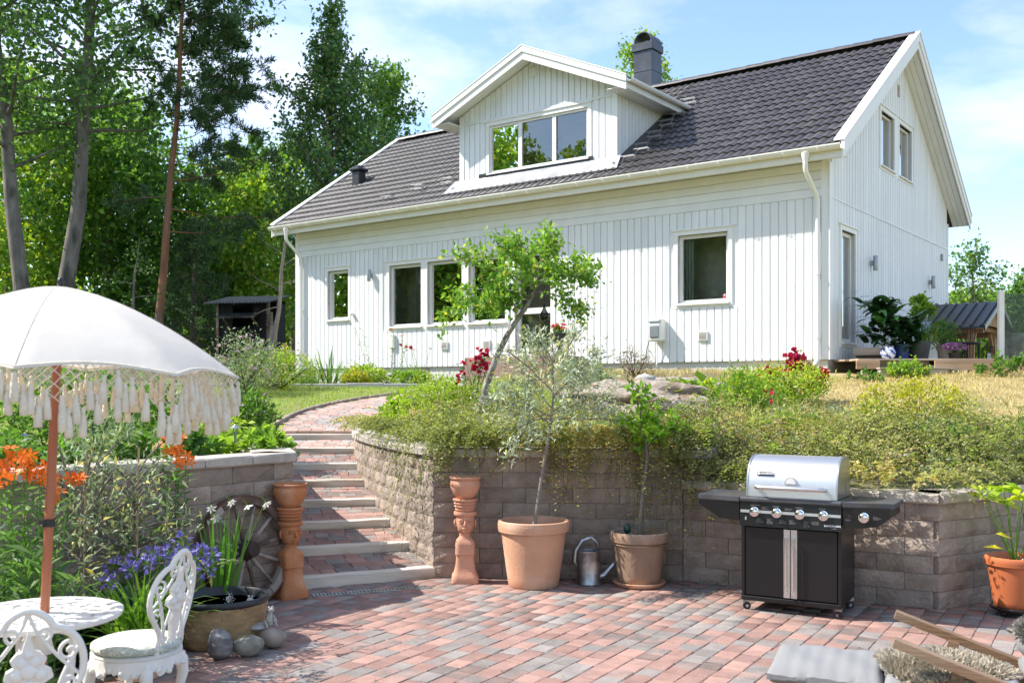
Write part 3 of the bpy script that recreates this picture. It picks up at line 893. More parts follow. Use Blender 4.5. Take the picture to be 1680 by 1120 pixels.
PITCHB = 0.155; GAP = 0.025; BT = 0.024
def holes_in_strip(x0, x1, z0, z1, holes):
    """z intervals of a vertical strip left over by the openings"""
    cuts = sorted((h[2], h[3]) for h in holes if h[0] < x1 - .012 and h[1] > x0 + .012)
    out, z = [], z0
    for a, c in cuts:
        if a > z + .01: out.append((z, min(a, z1)))
        z = max(z, c)
    if z < z1 - .01: out.append((z, z1))
    return out
def backing(m, x0, x1, z0, z1, holes, place, d0, d1):
    """wall sheet with openings, as boxes; place(x, d, z) gives the point"""
    xs = sorted({x0, x1, *[h[0] for h in holes], *[h[1] for h in holes]})
    for a, c in zip(xs, xs[1:]):
        for za, zb_ in holes_in_strip(a, c, z0, z1, holes):
            vs = [place(x, d, z) for z in (za, zb_) for x, d in ((a, d0), (c, d0), (c, d1), (a, d1))]
            m.add(vs, [(0,3,2,1),(4,5,6,7),(0,1,5,4),(1,2,6,5),(2,3,7,6),(3,0,4,7)])
FRONT = lambda x, d, z: (x, d, z)           # d < 0 stands proud of the front wall
GABLE = lambda y, d, z: (-d, y, z)          # d < 0 stands proud of the right-hand gable
board_cache = {}
def board(parent, x0, x1, z0, z1, place, kind, ztop2=None, th=BT, mt=None):
    """one vertical board; ztop2: other height of a slanted top"""
    h = z1 - z0; h2 = (ztop2 if ztop2 is not None else z1) - z0
    key = (kind, round(x1 - x0, 4), round(h, 4), round(h2, 4), mt)
    if key not in board_cache:
        m = MB(); e = .003; w = x1 - x0
        sec = [(0, 0), (0, -th + e), (e, -th), (w - e, -th), (w, -th + e), (w, 0)]
        o0 = Vector(place(0, 0, 0)); vs = [Vector(place(x, d, 0)) - o0 for x, d in sec] + [Vector(place(x, d, h + (h2 - h) * x / w)) - o0 for x, d in sec]
        m.add(vs, [tuple(range(6)), tuple(range(11, 5, -1))] + [(i, (i+1) % 6, 6+(i+1) % 6, 6+i) for i in range(6)])
        board_cache[key] = m.mesh('board', mt or white)
    p = place(x0, 0, z0)
    return put('board', board_cache[key], parent, p)

def window(name, x0, x1, z0, z1, place, parent, fr=.05, rec=.075, sill=True, mull=(), label=None, depth=1.1, zrail=None, cover=.085):
    """casing, reveal, sash, panes, sill and the room behind"""
    w = MB()
    k = cover
    def pbox(m, a, c, d0, d1, e, f):
        vs = [place(x, d, z) for z in (e, f) for x, d in ((a, d0), (c, d0), (c, d1), (a, d1))]
        m.add(vs, [(0,3,2,1),(4,5,6,7),(0,1,5,4),(1,2,6,5),(2,3,7,6),(3,0,4,7)])
    # casing boards round the opening
    pbox(w, x0 - k, x0, -.030, .0, z0 - k, z1); pbox(w, x1, x1 + k, -.030, .0, z0 - k, z1)
    pbox(w, x0 - k, x1 + k, -.031, .0, z1, z1 + k); pbox(w, x0, x1, -.029, .0, z0 - k, z0)
    pbox(w, x0 - k - .02, x1 + k + .02, -.055, .0, z1 + k, z1 + k + .022)
    # reveal
    pbox(w, x0 - .02, x0, .0, rec + .05, z0, z1); pbox(w, x1, x1 + .02, .0, rec + .05, z0, z1)
    pbox(w, x0, x1, .0, rec + .05, z1, z1 + .02); pbox(w, x0, x1, .0, rec + .05, z0 - .02, z0)
    win = w.build(name, white_trim, parent)
    if label: win['label'] = label
    f = MB(); d0, d1 = rec - .02, rec + .035
    pbox(f, x0, x0 + fr, d0, d1, z0, z1); pbox(f, x1 - fr, x1, d0, d1, z0, z1)
    pbox(f, x0 + fr, x1 - fr, d0, d1, z1 - fr, z1); pbox(f, x0 + fr, x1 - fr, d0, d1, z0, z0 + fr)
    for mx in mull: pbox(f, mx - .045, mx + .045, d0 - .004, d1 - .004, z0 + fr, z1 - fr)
    if zrail: pbox(f, x0 + fr, x1 - fr, d0 - .003, d1 - .003, zrail - .06, zrail + .06)
    f.build('frame', white_trim, win)
    edges = [x0 + fr] + [q for mx in mull for q in (mx - .045, mx + .045)] + [x1 - fr]
    zs = [(z0 + fr, z1 - fr)] if not zrail else [(z0 + fr, zrail - .06), (zrail + .06, z1 - fr)]
    for i in range(0, len(edges), 2):
        for za, zb_ in zs:
            g = MB(); g.add([place(edges[i], rec + .012, za), place(edges[i+1], rec + .012, za), place(edges[i+1], rec + .012, zb_), place(edges[i], rec + .012, zb_)], [(0, 1, 2, 3)])
            g.build('pane', pane_m, win)
    if sill:
        s = MB(); vs = []
        for x in (x0 - .04, x1 + .04): vs += [place(x, rec - .03, z0 + .03), place(x, -.075, z0 - .012), place(x, -.075, z0 - .035), place(x, rec - .03, z0 - .004)]
        s.add(vs, [(0, 1, 2, 3), (7, 6, 5, 4), (0, 4, 5, 1), (1, 5, 6, 2), (2, 6, 7, 3), (3, 7, 4, 0)]).build('sill', white_trim, win)
    r = MB()
    a, c, e, q = x0 - .5, x1 + .5, z0 - .7, z1 + .25; dd = depth
    P = [place(x, d, z) for z in (e, q) for x, d in ((a, rec + .06), (c, rec + .06), (c, dd), (a, dd))]
    r.add(P, [(0, 3, 2, 1), (4, 5, 6, 7), (1, 2, 6, 5), (2, 3, 7, 6), (3, 0, 4, 7)]).build('room', room_m, win)
    return win

# --- front wall
W_FRONT = [(-12.50, -11.77, 3.33, 4.54), (-10.40, -9.40, 3.08, 4.52), (-9.21, -8.19, 3.08, 4.52), (-8.00, -6.98, 3.08, 4.52), (-6.72, -5.78, 2.42, 4.52), (-2.88, -1.86, 3.24, 4.53)]
cas = [(-12.585, -11.685, 3.245, 4.647), (-10.485, -6.895, 2.995, 4.627), (-6.805, -5.695, 2.33, 4.627), (-2.965, -1.775, 3.155, 4.637)]
m = MB(); backing(m, -HL, 0, ZB, 5.60, W_FRONT, FRONT, .0, .16)
front_wall = m.build('front_wall', white, house)
n_b = int(round((HL - .24) / PITCHB)); pb = (HL - .24) / n_b
for i in range(n_b):
    a, c = -HL + .12 + i*pb + GAP/2, -HL + .12 + (i+1)*pb - GAP/2
    # keep off the casings
    for za, zb_ in holes_in_strip(a, c, ZB - .03, ZBELT, cas): board(front_wall, a, c, za, zb_, FRONT, 'f')
for i in range(4):                                   # level boards under the eaves
    z0 = ZBELT + i * .152
    MB().bbox(-HL + .12, -.12, -.026 - .002 * (3 - i), 0, z0 + .004, z0 + .150, .004).build('board', white, front_wall)
for x0, x1 in ((-HL - .02, -HL + .12), (-.12, .02)):   # corner boards
    MB().bbox(x0, x1, -.034, 0, ZB - .03, 5.60, .004).build('corner_board', white, front_wall)
# casing boards closing the gaps between the grouped windows
for x0, x1 in ((-9.315, -9.295), (-8.105, -8.085)):
    MB().box(x0, x1, -.028, 0, 2.995, 4.605).build('casing_strip', white_trim, front_wall)
wlab = ['narrow window near the left corner', 'left pane of the window row', 'middle pane of the window row', 'right pane of the window row behind the apple tree', 'terrace door behind the apple tree', 'square window on the right']
for k, (x0, x1, z0, z1) in enumerate(W_FRONT):
    w = window('window' if k != 4 else 'door', x0, x1, z0, z1, FRONT, house, fr=.065 if k != 4 else .08, label=wlab[k], zrail=3.28 if k == 4 else None, sill=(k != 4))
    if k in (1, 5):
        c = MB()                                     # a curtain or a lamp inside
        if k == 5:
            for i in range(7): c.box(x0 + .02 + i*.03, x0 + .045 + i*.03, .2 + .02*(i % 2), .23 + .02*(i % 2), z0 - .2, z1 + .1)
            c.build('curtain', curtain_m, w)
        else:
            c.lathe([(.36, 4.05), (.30, 4.42), (.29, 4.42), (.35, 4.05)], 20, (-9.55, .55, 0)); c.build('lampshade', mat('lampshade_cloth', (.55, .62, .55), .9), w)
            l = MB()
            for a_ in (0, 2.1, 4.2): l.tube([(-9.55, .55, 4.0), (-9.55 + .22*math.cos(a_), .55 + .22*math.sin(a_), 3.0)], .018, 6)
            l.build('lamp_tripod', grey_wood, w)
    if k in (2,):
        MB().lathe([(.10, 3.12), (.13, 3.2), (.10, 3.42), (.05, 3.46)], 16, (-8.33, .3, 0)).build('vase', terra_pale, w)
sticker = MB().box(-2.0, -1.935, .080, .083, 3.315, 3.395).build('sticker', mat('red_sticker', (.6, .05, .05), .5), house)
MB().box(-1.983, -1.952, .0775, .0795, 3.36, 3.38).build('print', print_m, sticker)

# --- plinth
m = MB(); m.box(-HL + .03, -.03, .03, .3, 1.3, ZB - .034); m.box(-.3, -.03, .3, HD - .03, 1.3, ZB - .034)
plinth = m.build('plinth', plinth_m, house)
for x0, x1 in ((-12.9, -12.5), (-9.6, -9.2), (-.95, -.35)): MB().bbox(x0, x1, .005, .03, 1.93, 2.10, .004).build('vent_grille', grey_wood, plinth)

# --- right-hand gable wall
Wg = [(2.93, 3.80, 6.02, 7.10), (4.16, 5.08, 6.02, 7.10)]
Wdoor = (0.62, 1.36, 2.46, 4.46)
casg = [(2.845, 5.165, 5.93, 7.21), (Wdoor[0] - .085, Wdoor[1] + .085, Wdoor[2] - .10, Wdoor[3] + .107)]
m = MB()
zt = lambda y: roof_z(min(y, HD - y)) - .20
ys = sorted({0, HD/2, HD, *[q for h in Wg + [Wdoor] for q in h[:2]]})
for a, c in zip(ys, ys[1:]):
    iv = holes_in_strip(a, c, ZB, 99, Wg + [Wdoor])
    for za, zb_ in iv:
        t0, t1 = (zt(a), zt(c)) if zb_ > 50 else (zb_, zb_)
        vs = [GABLE(y, d, z) for y, d, z in ((a, 0, za), (c, 0, za), (c, .16, za), (a, .16, za), (a, 0, t0), (c, 0, t1), (c, .16, t1), (a, .16, t0))]
        m.add(vs, [(0,3,2,1),(4,5,6,7),(0,1,5,4),(1,2,6,5),(2,3,7,6),(3,0,4,7)])
gable_wall = m.build('gable_wall', white, house)
n_b = int(round((HD - .2) / PITCHB)); pb = (HD - .2) / n_b
zband = 4.93
for i in range(n_b):
    a, c = .1 + i*pb + GAP/2, .1 + (i+1)*pb - GAP/2
    for za, zb_ in holes_in_strip(a, c, ZB - .03, zband, casg): board(gable_wall, a, c, za, zb_, GABLE, 'g')
    for za, zb_ in holes_in_strip(a, c, zband + .035, 99, casg):
        if zb_ > 50:
            ta, tb = zt(a), zt(c)
            board(gable_wall, a, c, za, ta, GABLE, 'g', tb)
        else: board(gable_wall, a, c, za, zb_, GABLE, 'g')
m = MB(); m.add([GABLE(y, d, z) for z in (zband + .002, zband + .033) for y, d in ((.04, -.036), (HD - .05, -.036), (HD - .05, 0), (.04, 0))], [(0,3,2,1),(4,5,6,7),(0,1,5,4),(1,2,6,5),(2,3,7,6),(3,0,4,7)])
m.build('drip_board', white, gable_wall)
for y0, y1 in ((-.034, .10), (HD - .10, HD + .02)):
    m = MB(); m.add([GABLE(y, d, z) for z in (ZB - .03, 5.55) for y, d in ((y0, -.034), (y1, -.034), (y1, 0), (y0, 0))], [(0,3,2,1),(4,5,6,7),(0,1,5,4),(1,2,6,5),(2,3,7,6),(3,0,4,7)])
    m.build('corner_board', white, gable_wall)
for k, (a, c, z0, z1) in enumerate(Wg): window('window', a, c, z0, z1, GABLE, house, label=['nearer upper gable window', 'farther upper gable window'][k])
MB().add([GABLE(y, d, z) for z in (5.93, 7.21) for y, d in ((3.885, -.027), (4.075, -.027), (4.075, 0), (3.885, 0))], [(0,3,2,1),(4,5,6,7),(0,1,5,4),(1,2,6,5),(2,3,7,6),(3,0,4,7)]).build('casing_strip', white_trim, gable_wall)
gdoor = window('door', *Wdoor, GABLE, house, fr=.075, sill=True, label='glazed side door')
for s in (0, 1):
    h = MB(); h.tube([(.02 + .0, Wdoor[1] - .04, 3.42), (.055, Wdoor[1] - .04, 3.42), (.055, Wdoor[1] - .14, 3.42)], .009, 6)
h.build('handle', steel, gdoor)
MB().add([GABLE(y, d, z) for z in (7.62, 7.86) for y, d in ((4.03, -.04), (4.15, -.04), (4.15, 0), (4.03, 0))], [(0,3,2,1),(4,5,6,7),(0,1,5,4),(1,2,6,5),(2,3,7,6),(3,0,4,7)]).build('vent_grille', grey_wood, gable_wall)
# rear and left walls
m = MB(); m.box(-HL, -HL + .16, .16, HD, 1.3, 5.5); m.box(-HL + .16, -.17, HD - .16, HD, 1.3, 5.5)
m.prism([(0.16, 5.5), (HD, 5.5), (HD, roof_z(0) - .2), (HD/2, ZRIDGE - .25), (.16, roof_z(.16) - .2)], -HL, -HL + .16, Matrix(((0, 1, 0, 0), (1, 0, 0, 0), (0, 0, 1, 0), (0, 0, 0, 1))))
m.build('rear_wall', white, house)

# --- roof
X0, X1 = -HL - OGL, OGR
m = MB()
for sgn in (1, -1):
    y = lambda v: v if sgn == 1 else HD - v
    vs = []
    for x in (X0 + .03, X1 - .03):
        for ly, dz in ((-OE + .02, -.05), (HD/2, -.05), (HD/2, -.20), (-OE + .02, -.20)): vs.append((x, y(ly), roof_z(ly) + dz))
    m.add(vs, [(0, 1, 2, 3), (7, 6, 5, 4), (0, 4, 5, 1), (1, 5, 6, 2), (2, 6, 7, 3), (3, 7, 4, 0)])
roof = m.build('roof', mat('roof_underlay', (.05, .05, .05), .8), house)
# soffit boards under the gable overhang
for sgn in (1, -1):
    for i in range(3):
        xx0, xx1 = .03 + i * .115, .03 + (i + 1) * .115 - .008
        vs = []
        for x in (xx0, xx1):
            for ly, dz in ((-OE + .05, -.203), (HD/2, -.203), (HD/2, -.222), (-OE + .05, -.222)): vs.append((x, ly if sgn == 1 else HD - ly, roof_z(ly) + dz))
        MB().add(vs, [(0, 1, 2, 3), (7, 6, 5, 4), (0, 4, 5, 1), (1, 5, 6, 2), (2, 6, 7, 3), (3, 7, 4, 0)]).build('soffit_board', white, roof)
# barge boards and their caps
def slope_bar(xa, xb, top, bot, sgn, name, mt, x_side=0, l0=-OE - .02):
    vs = []
    for x in (xa, xb):
        for ly, dz in ((l0, top), (HD/2, top), (HD/2, bot), (l0, bot)): vs.append((x, ly if sgn == 1 else HD - ly, roof_z(ly) + dz))
    return MB().add(vs, [(0, 1, 2, 3), (7, 6, 5, 4), (0, 4, 5, 1), (1, 5, 6, 2), (2, 6, 7, 3), (3, 7, 4, 0)]).build(name, mt, roof)
for sgn in (1, -1):
    slope_bar(X1 - .03, X1, .035, -.26, sgn, 'barge_board', white_trim)
    slope_bar(X1 + .002, X1 + .024, .040, -.12, sgn, 'barge_board', white_trim)
    slope_bar(X1 - .15, X1 + .035, .085, .055, sgn, 'verge_cap', white_trim, l0=-OE - .035)
    slope_bar(X0, X0 + .03, .035, -.26, sgn, 'barge_board', white_trim)
    slope_bar(X0 - .035, X0 + .15, .085, .055, sgn, 'verge_cap', white_trim, l0=-OE - .035)
# eave: fascia, soffit, gutter
m = MB(); m.box(X0 + .03, X1 - .03, -OE - .012, -OE + .012, ZEAVE - .24, ZEAVE - .03); m.build('fascia', cream, roof)
for i in range(4):
    y0, y1 = -OE + .015 + i * .118, -OE + .015 + (i + 1) * .118 - .006
    vs = [(x, y, z) for x in (X0 + .05, X1 - .05) for y, z in ((y0, ZEAVE - .225 + (y0 + OE) * .16), (y1, ZEAVE - .225 + (y1 + OE) * .16), (y1, ZEAVE - .205 + (y1 + OE) * .16), (y0, ZEAVE - .205 + (y0 + OE) * .16))]
    MB().add(vs, [(0, 1, 2, 3), (7, 6, 5, 4), (0, 4, 5, 1), (1, 5, 6, 2), (2, 6, 7, 3), (3, 7, 4, 0)]).build('soffit_board', cream, roof)
prof = [(math.cos(a) * .068, math.sin(a) * .068) for a in np.linspace(PI, 2 * PI, 11)]
prof = prof + [(.068, .012), (.06, .012)] + [(math.cos(a) * .062, math.sin(a) * .062) for a in np.linspace(2 * PI, PI, 11)] + [(-.06, .022), (-.075, .022), (-.075, .0)]
def gutter(xa, xb, y, z, name='gutter', parent=roof, vertical_axis=False):
    m = MB(); k = len(prof); vs = [(x, y + p[0], z + p[1]) for x in (xa, xb) for p in prof]
    m.add(vs, [tuple(range(k)), tuple(reversed(range(k, 2*k)))] + [(i, (i+1) % k, k + (i+1) % k, k + i) for i in range(k)])
    return m.build(name, cream, parent, smooth=40)
gut = gutter(X0 + .01, X1 - .01, -OE - .072, ZEAVE - .055)
brk = MB().tube([(0, -OE - .165, ZEAVE - .03), (0, -OE - .158, ZEAVE - .09), (0, -OE - .12, ZEAVE - .130), (0, -OE - .07, ZEAVE - .13), (0, -OE - .015, ZEAVE - .10)], .008, 5).mesh('gutter_bracket', cream)
for i in range(24): put('gutter_bracket', brk, gut, (X0 + .25 + i * .60, 0, 0))
def downpipe(x, sx):
    yg = -OE - .072
    m = MB()
    m.lathe([(.042, -.12), (.072, 0), (.072, .01)], 14, (x, yg, ZEAVE - .125))
    pts = [(x, yg, ZEAVE - .22), (x, yg, ZEAVE - .36), (x, yg + .04, ZEAVE - .43), (x + sx * .03, -.17, ZEAVE - .72), (x + sx * .04, -.095, ZEAVE - .82), (x + sx * .04, -.085, ZEAVE - .92), (x + sx * .04, -.085, 2.25), (x + sx * .04, -.11, 2.12), (x + sx * .04, -.36, 1.97)]
    m.tube(pts, .041, 14, cap=False)
    m.tube([pts[-1], (x + sx * .04, -.20, 2.065)], .035, 14)
    d = m.build('downpipe', white_trim, house, smooth=40)
    for z in (4.75, 3.6, 2.5):
        c = MB(); c.lathe([(.05, z), (.05, z + .04)], 12, (x + sx * .04, -.085, 0)); c.box(x + sx*.04 - .012, x + sx*.04 + .012, -.085, -.02, z + .01, z + .03); c.build('pipe_clip', white_trim, d)
downpipe(X0 + .62, 0.0)
downpipe(X1 - .62, 1.0)

# tiles: two rolls each
TW, TL = (X1 - X0 - .30) / 42, 0.331
NR = int((HD/2 + OE + .03) / math.cos(PITCH) / TL)
def tile_geo():
    n = 12; vs, fs = [], []
    for v, off in ((-.012, .030), (TL + .04, 0.0)):
        for i in range(n + 1):
            u = i / n; w = .034 * (0.5 - 0.5 * math.cos(2 * PI * 2 * u)) ** 0.75
            vs.append((u * TW, v, w + off))
    for i in range(n + 1):
        u = i / n; w = .034 * (0.5 - 0.5 * math.cos(2 * PI * 2 * u)) ** 0.75
        vs.append((u * TW, -.012, w + .006))
    k = n + 1
    for i in range(n): fs += [(i, i + 1, k + i + 1, k + i), (2*k + i, 2*k + i + 1, i + 1, i)]
    return vs, fs
tv, tf = tile_geo()
tile_me = MB().add(tv, tf).mesh('roof_tile', tile_m, smooth=50)
DX0, DX1, DY = -8.33, -4.29, 0.12                      # the dormer's front
DZ0, DZE, DZA = 6.24, 7.62, 8.68                       # its foot, eaves and ridge
def under_dormer(x, ly):
    return DX0 - .02 < x < DX1 + .02 and ly > DY + .15 and roof_z(ly) < DZA - abs(x - (DX0 + DX1) / 2) * (DZA - DZE) / ((DX1 - DX0) / 2 + .44) - .05
def slope_m(x, v):                                     # local frame on the roof slope
    M_ = Matrix.Rotation(PITCH, 4, 'X'); M_.translation = Vector((x, -OE - .03 + v * math.cos(PITCH), ZEAVE - .03 + v * math.sin(PITCH)))
    return M_
big, small = [], []
for r_ in range(NR):
    for c in range(42):
        x = X0 + .15 + c * TW; v = r_ * TL; ly = -OE + v * math.cos(PITCH)
        if under_dormer(x + TW/2, ly + .1): continue
        (big if x > -4.6 else small).append((x, v))
big.sort(key=lambda t: -t[0] + .5 * t[1]); small += big[300:]; big = big[:300]
for x, v in big:
    M_ = slope_m(x, v); o = put('roof_tile', tile_me, roof, M_.translation + Vector((0, 0, rg.uniform(-.002, .002))), (PITCH + rg.uniform(-.004, .004), 0, rg.uniform(-.003, .003)))
V, F, rr, n = [], [], [], 0
tva, tfa = np.array(tv), np.array(tf)
for x, v in small:
    M_ = np.array(slope_m(x, v)); V.append(tva @ M_[:3, :3].T + M_[:3, 3] + np.array([0, 0, rg.uniform(-.002, .002)])); F.append(tfa + n); n += len(tva); rr.append(np.full(len(tfa), rg.random()))
for r_ in range(NR):                                   # rear slope
    for c in range(42):
        M_ = np.array(slope_m(X0 + .15 + c * TW, r_ * TL)); q = tva @ M_[:3, :3].T + M_[:3, 3]; q[:, 1] = HD - q[:, 1]
        V.append(q); F.append(tfa[:, ::-1] + n); n += len(tva); rr.append(np.full(len(tfa), rg.random()))
put('roof_tile_field', np_mesh('roof_tile_field', np.concatenate(V), np.concatenate(F), tile_m, np.concatenate(rr), smooth=True), roof, kind='stuff')
rt = MB().lathe([(.125, 0), (.118, .40), (.108, .41), (.112, 0)], 14)
rt_me = MB()
vs, fs = [], []
for x, r0 in ((0, .13), (.42, .115)):
    for i in range(9):
        a = PI * i / 8; vs.append((x, -math.cos(a) * r0 * 1.15, math.sin(a) * r0 * .8))
for i in range(8): fs.append((i, i + 1, 10 + i, 9 + i))
for i in range(9): vs.append((0, -math.cos(PI*i/8) * .115 * 1.15, math.sin(PI*i/8) * .115 * .8))
for i in range(8): fs.append((18 + i, 19 + i, i + 1, i))
rt_me = MB().add(vs, fs).mesh('ridge_tile', tile_m, smooth=50)
for i in range(36): put('ridge_tile', rt_me, roof, (X0 + .05 + i * .397, HD/2, ZRIDGE - .005 + rg.uniform(-.004, .004)))

# roof steps and snow hooks
st = MB(); st.tube([(-.16, 0, .10), (.16, 0, .10)], .010, 5); st.tube([(-.16, .12, .10), (.16, .12, .10)], .010, 5)
for sx in (-.16, .16): st.tube([(sx, -.01, .10), (sx, .13, .10)], .008, 5); st.tube([(sx * .8, .12, .10), (sx * .8, .02, .02)], .008, 5)
st_me = st.mesh('roof_step', mat('step_metal', (.26, .26, .27), .5))
for k in range(11): put('roof_step', st_me, roof, slope_m(-3.95 + .16 * (k % 2), .55 + k * .31).translation + Vector((0, 0, .085)), (PITCH * .2, 0, 0))
for x, v in ((-8.75, .75), (-8.95, 1.05), (-9.55, .62), (-9.75, .9), (-10.4, .45)): put('roof_step', st_me, roof, slope_m(x, v).translation + Vector((0, 0, .085)), (PITCH * .2, 0, 0))
# vent stack on the left
M_ = slope_m(-12.75, 2.2).translation
MB().bbox(-.13, .13, -.13, .13, -.25, .34, .02).bbox(-.19, .19, -.19, .19, .34, .43, .03).bbox(-.10, .10, -.10, .10, .43, .50, .03).build('roof_vent', dark_metal, roof, M_)

# chimney
ch = empty('chimney', (-6.06, 4.55, 8.56), 0, parent=house)
m = MB(); m.bbox(-.25, .25, -.25, .25, 0, 1.35, .008).bbox(-.258, .258, -.258, .258, .80, .83, .004); m.build('shaft', chim_m, ch)
m = MB(); m.bbox(-.285, .285, -.285, .285, 1.30, 1.50, .012); m.build('collar', chim_m, ch)
m = MB()
vs, fs = [], []
for y in (-.26, .26):
    for rad in (.25, .225):
        for i in range(13): a = PI * i / 12; vs.append((math.cos(a) * rad, y, 1.50 + math.sin(a) * rad * 1.05))
for i in range(12):
    fs += [(i, i+1, 27+i, 26+i), (13+i, 39+i, 40+i, 14+i), (i, 13+i, 14+i, i+1), (26+i, 27+i, 40+i, 39+i)]
m.add(vs, fs).build('hood', chim_m, ch, smooth=50)
MB().lathe([(.09, 1.4), (.09, 1.58), (.075, 1.58), (.075, 1.4)], 12).build('flue', steel, ch)

# --- dormer
dormer = empty('dormer', (0, 0, 0), 0, parent=house)
DXM = (DX0 + DX1) / 2; DOV = .42; DTAN = (DZA - DZE) / ((DX1 - DX0) / 2 + .44)
dz_roof = lambda x: DZA - abs(x - DXM) * DTAN
Wd = (-7.52, -4.97, 6.33, 7.36)
m = MB(); xs = [DX0, Wd[0], DXM, Wd[1], DX1]
for a, c in zip(xs, xs[1:]):
    for za, zb_ in holes_in_strip(a, c, DZ0, 99, [Wd]):
        t0, t1 = (dz_roof(a) - .1, dz_roof(c) - .1) if zb_ > 50 else (zb_, zb_)
        vs = [(a, DY, za), (c, DY, za), (c, DY + .14, za), (a, DY + .14, za), (a, DY, t0), (c, DY, t1), (c, DY + .14, t1), (a, DY + .14, t0)]
        m.add(vs, [(0,3,2,1),(4,5,6,7),(0,1,5,4),(1,2,6,5),(2,3,7,6),(3,0,4,7)])
DF = lambda x, d, z: (x, DY + d, z)
dfw = m.build('front_wall', white, dormer)
casd = [(Wd[0] - .10, Wd[1] + .10, Wd[2] - .2, Wd[3] + .13)]
zdb = 7.49
n_b = 26; pb = (DX1 - DX0 - .24) / n_b
for i in range(n_b):
    a, c = DX0 + .12 + i*pb + GAP/2, DX0 + .12 + (i+1)*pb - GAP/2
    for za, zb_ in holes_in_strip(a, c, DZ0 + .02, zdb - .02, casd): board(dfw, a, c, za, zb_, DF, 'f')
    board(dfw, a, c, zdb + .03, dz_roof(a) - .12, DF, 'f', dz_roof(c) - .12)
MB().bbox(DX0 + .1, DX1 - .1, DY - .045, DY, zdb - .02, zdb + .03, .004).build('drip_board', white, dfw)
for a, c in ((DX0 - .02, DX0 + .12), (DX1 - .12, DX1 + .02)): MB().bbox(a, c, DY - .034, DY, DZ0, dz_roof(DX0) - .12, .004).build('corner_board', white, dfw)
MB().bbox(DXM - .09, DXM + .09, DY - .05, DY - .02, 8.22, 8.42, .006).bbox(DXM - .06, DXM + .06, DY - .056, DY - .05, 8.25, 8.39, .002).build('vent_grille', white_trim, dfw)
dwin = window('dormer_window', *Wd, DF, house, fr=.05, rec=.03, mull=(-6.70, -5.82), sill=True, label='three-light dormer window', depth=1.4)
def leafy(name, c, r, n, size, mt, parent, seed, **k):
    L = Leaves(seed); L.leaf(ball_pts(L.rng, n, c, r), size, .6, **k); return L.build(name, mt, parent)
MB().lathe([(.10, 0), (.15, .06), (.15, .14), (.11, .17)], 18, (-6.05, DY + .30, 6.38)).build('bowl', mat('blue_glaze', (.10, .22, .32), .3), dwin, smooth=True)
leafy('house_plant', (-6.12, DY + .32, 6.85), (.26, .12, .36), 260, .12, lf_mid, dwin, 5)
MB().lathe([(.06, 0), (.06, .16), (.05, .165)], 16, (-7.2, DY + .22, 6.38)).build('candle', white_trim, dwin)
MB().lathe([(.09, 0), (.12, .05), (.08, .10), (.09, .15)], 16, (-5.2, DY + .22, 6.38)).build('vase', mat('blue_glaze_two', (.12, .25, .36), .3), dwin, smooth=True)
# side walls, each board cut to the main roof
ly_end = (DZE - .06 - ZEAVE) / TANP - OE
for x, sg in ((DX1, 1), (DX0, -1)):
    m = MB(); ya, yb = DY, ly_end
    poly = [(ya, roof_z(ya) - .1), (yb, roof_z(yb) - .1), (yb, DZE + .1), (ya, DZE + .1)]
    vs = [(x, y, z) for y, z in poly] + [(x - sg * .12, y, z) for y, z in poly]
    sw = m.add(vs, [(0, 1, 2, 3), (7, 6, 5, 4), (0, 4, 5, 1), (1, 5, 6, 2), (2, 6, 7, 3), (3, 7, 4, 0)]).build('side_wall', white, dormer)
    yy = DY + .0
    while yy < ly_end - .1:
        a, c = yy + GAP/2, yy + .138 - GAP/2
        za, zc = roof_z(a) + .07, roof_z(c) + .07
        if DZE - za > .06:
            vs = [(x + sg * d, y, z) for d in (0, BT) for y, z in ((a, za), (c, zc), (c, DZE + .05), (a, DZE + .05))]
            MB().add(vs, [(0, 1, 2, 3), (7, 6, 5, 4), (0, 4, 5, 1), (1, 5, 6, 2), (2, 6, 7, 3), (3, 7, 4, 0)]).build('board', white, sw)
        yy += .138
    # lead flashing along the side
    a0, a1 = DY - .25, ly_end
    vs = [(x + sg * (.03 if k < 2 else .27), y, roof_z(y) + dz) for k, (y, dz) in enumerate(((a0, .10), (a1, .10), (a1, .035), (a0, .035)))]
    MB().add(vs, [(0, 1, 2, 3)]).build('flashing', dark_metal, dormer)
flash_m = mat('front_flashing', (.42, .43, .45), .35, .2, 3, metal=.5)
MB().add([(DX0 - .15, DY - .02, DZ0 + .04), (DX1 + .1, DY - .02, DZ0 + .04), (DX1 + .2, DY - .36, roof_z(DY - .36) + .045), (DX0 - .25, DY - .36, roof_z(DY - .36) + .045)], [(0, 1, 2, 3)]).build('flashing', flash_m, dormer)
MB().box(DX0 + .55, DX1 - .55, DY - .055, DY - .032, DZ0 - .06, DZ0 + .10).build('apron', dark_metal, dormer)
# dormer roof
def droof_slab(t0, t1, over, y0, y1, mt, name, x_in=0.0, parent=dormer):
    for sg in (-1, 1):
        vs = []
        for y in (y0, y1):
            for xx, t in ((x_in, t0), ((DX1 - DX0)/2 + over, t0), ((DX1 - DX0)/2 + over, t1), (x_in, t1)):
                vs.append((DXM + sg * xx, y, DZA - xx * DTAN + t))
        MB().add(vs, [(0, 1, 2, 3), (7, 6, 5, 4), (0, 4, 5, 1), (1, 5, 6, 2), (2, 6, 7, 3), (3, 7, 4, 0)]).build(name, mt, parent)
droof_slab(.0, -.09, .42, DY - DOV, 2.6, white, 'roof_deck')
droof_slab(.055, -.20, .46, DY - DOV - .03, DY - DOV - .001, white_trim, 'barge_board')
droof_slab(.075, -.045, .47, DY - DOV - .055, DY - DOV - .032, white_trim, 'barge_board')
droof_slab(.10, .077, .48, DY - DOV - .065, DY - DOV + .10, white_trim, 'verge_cap')
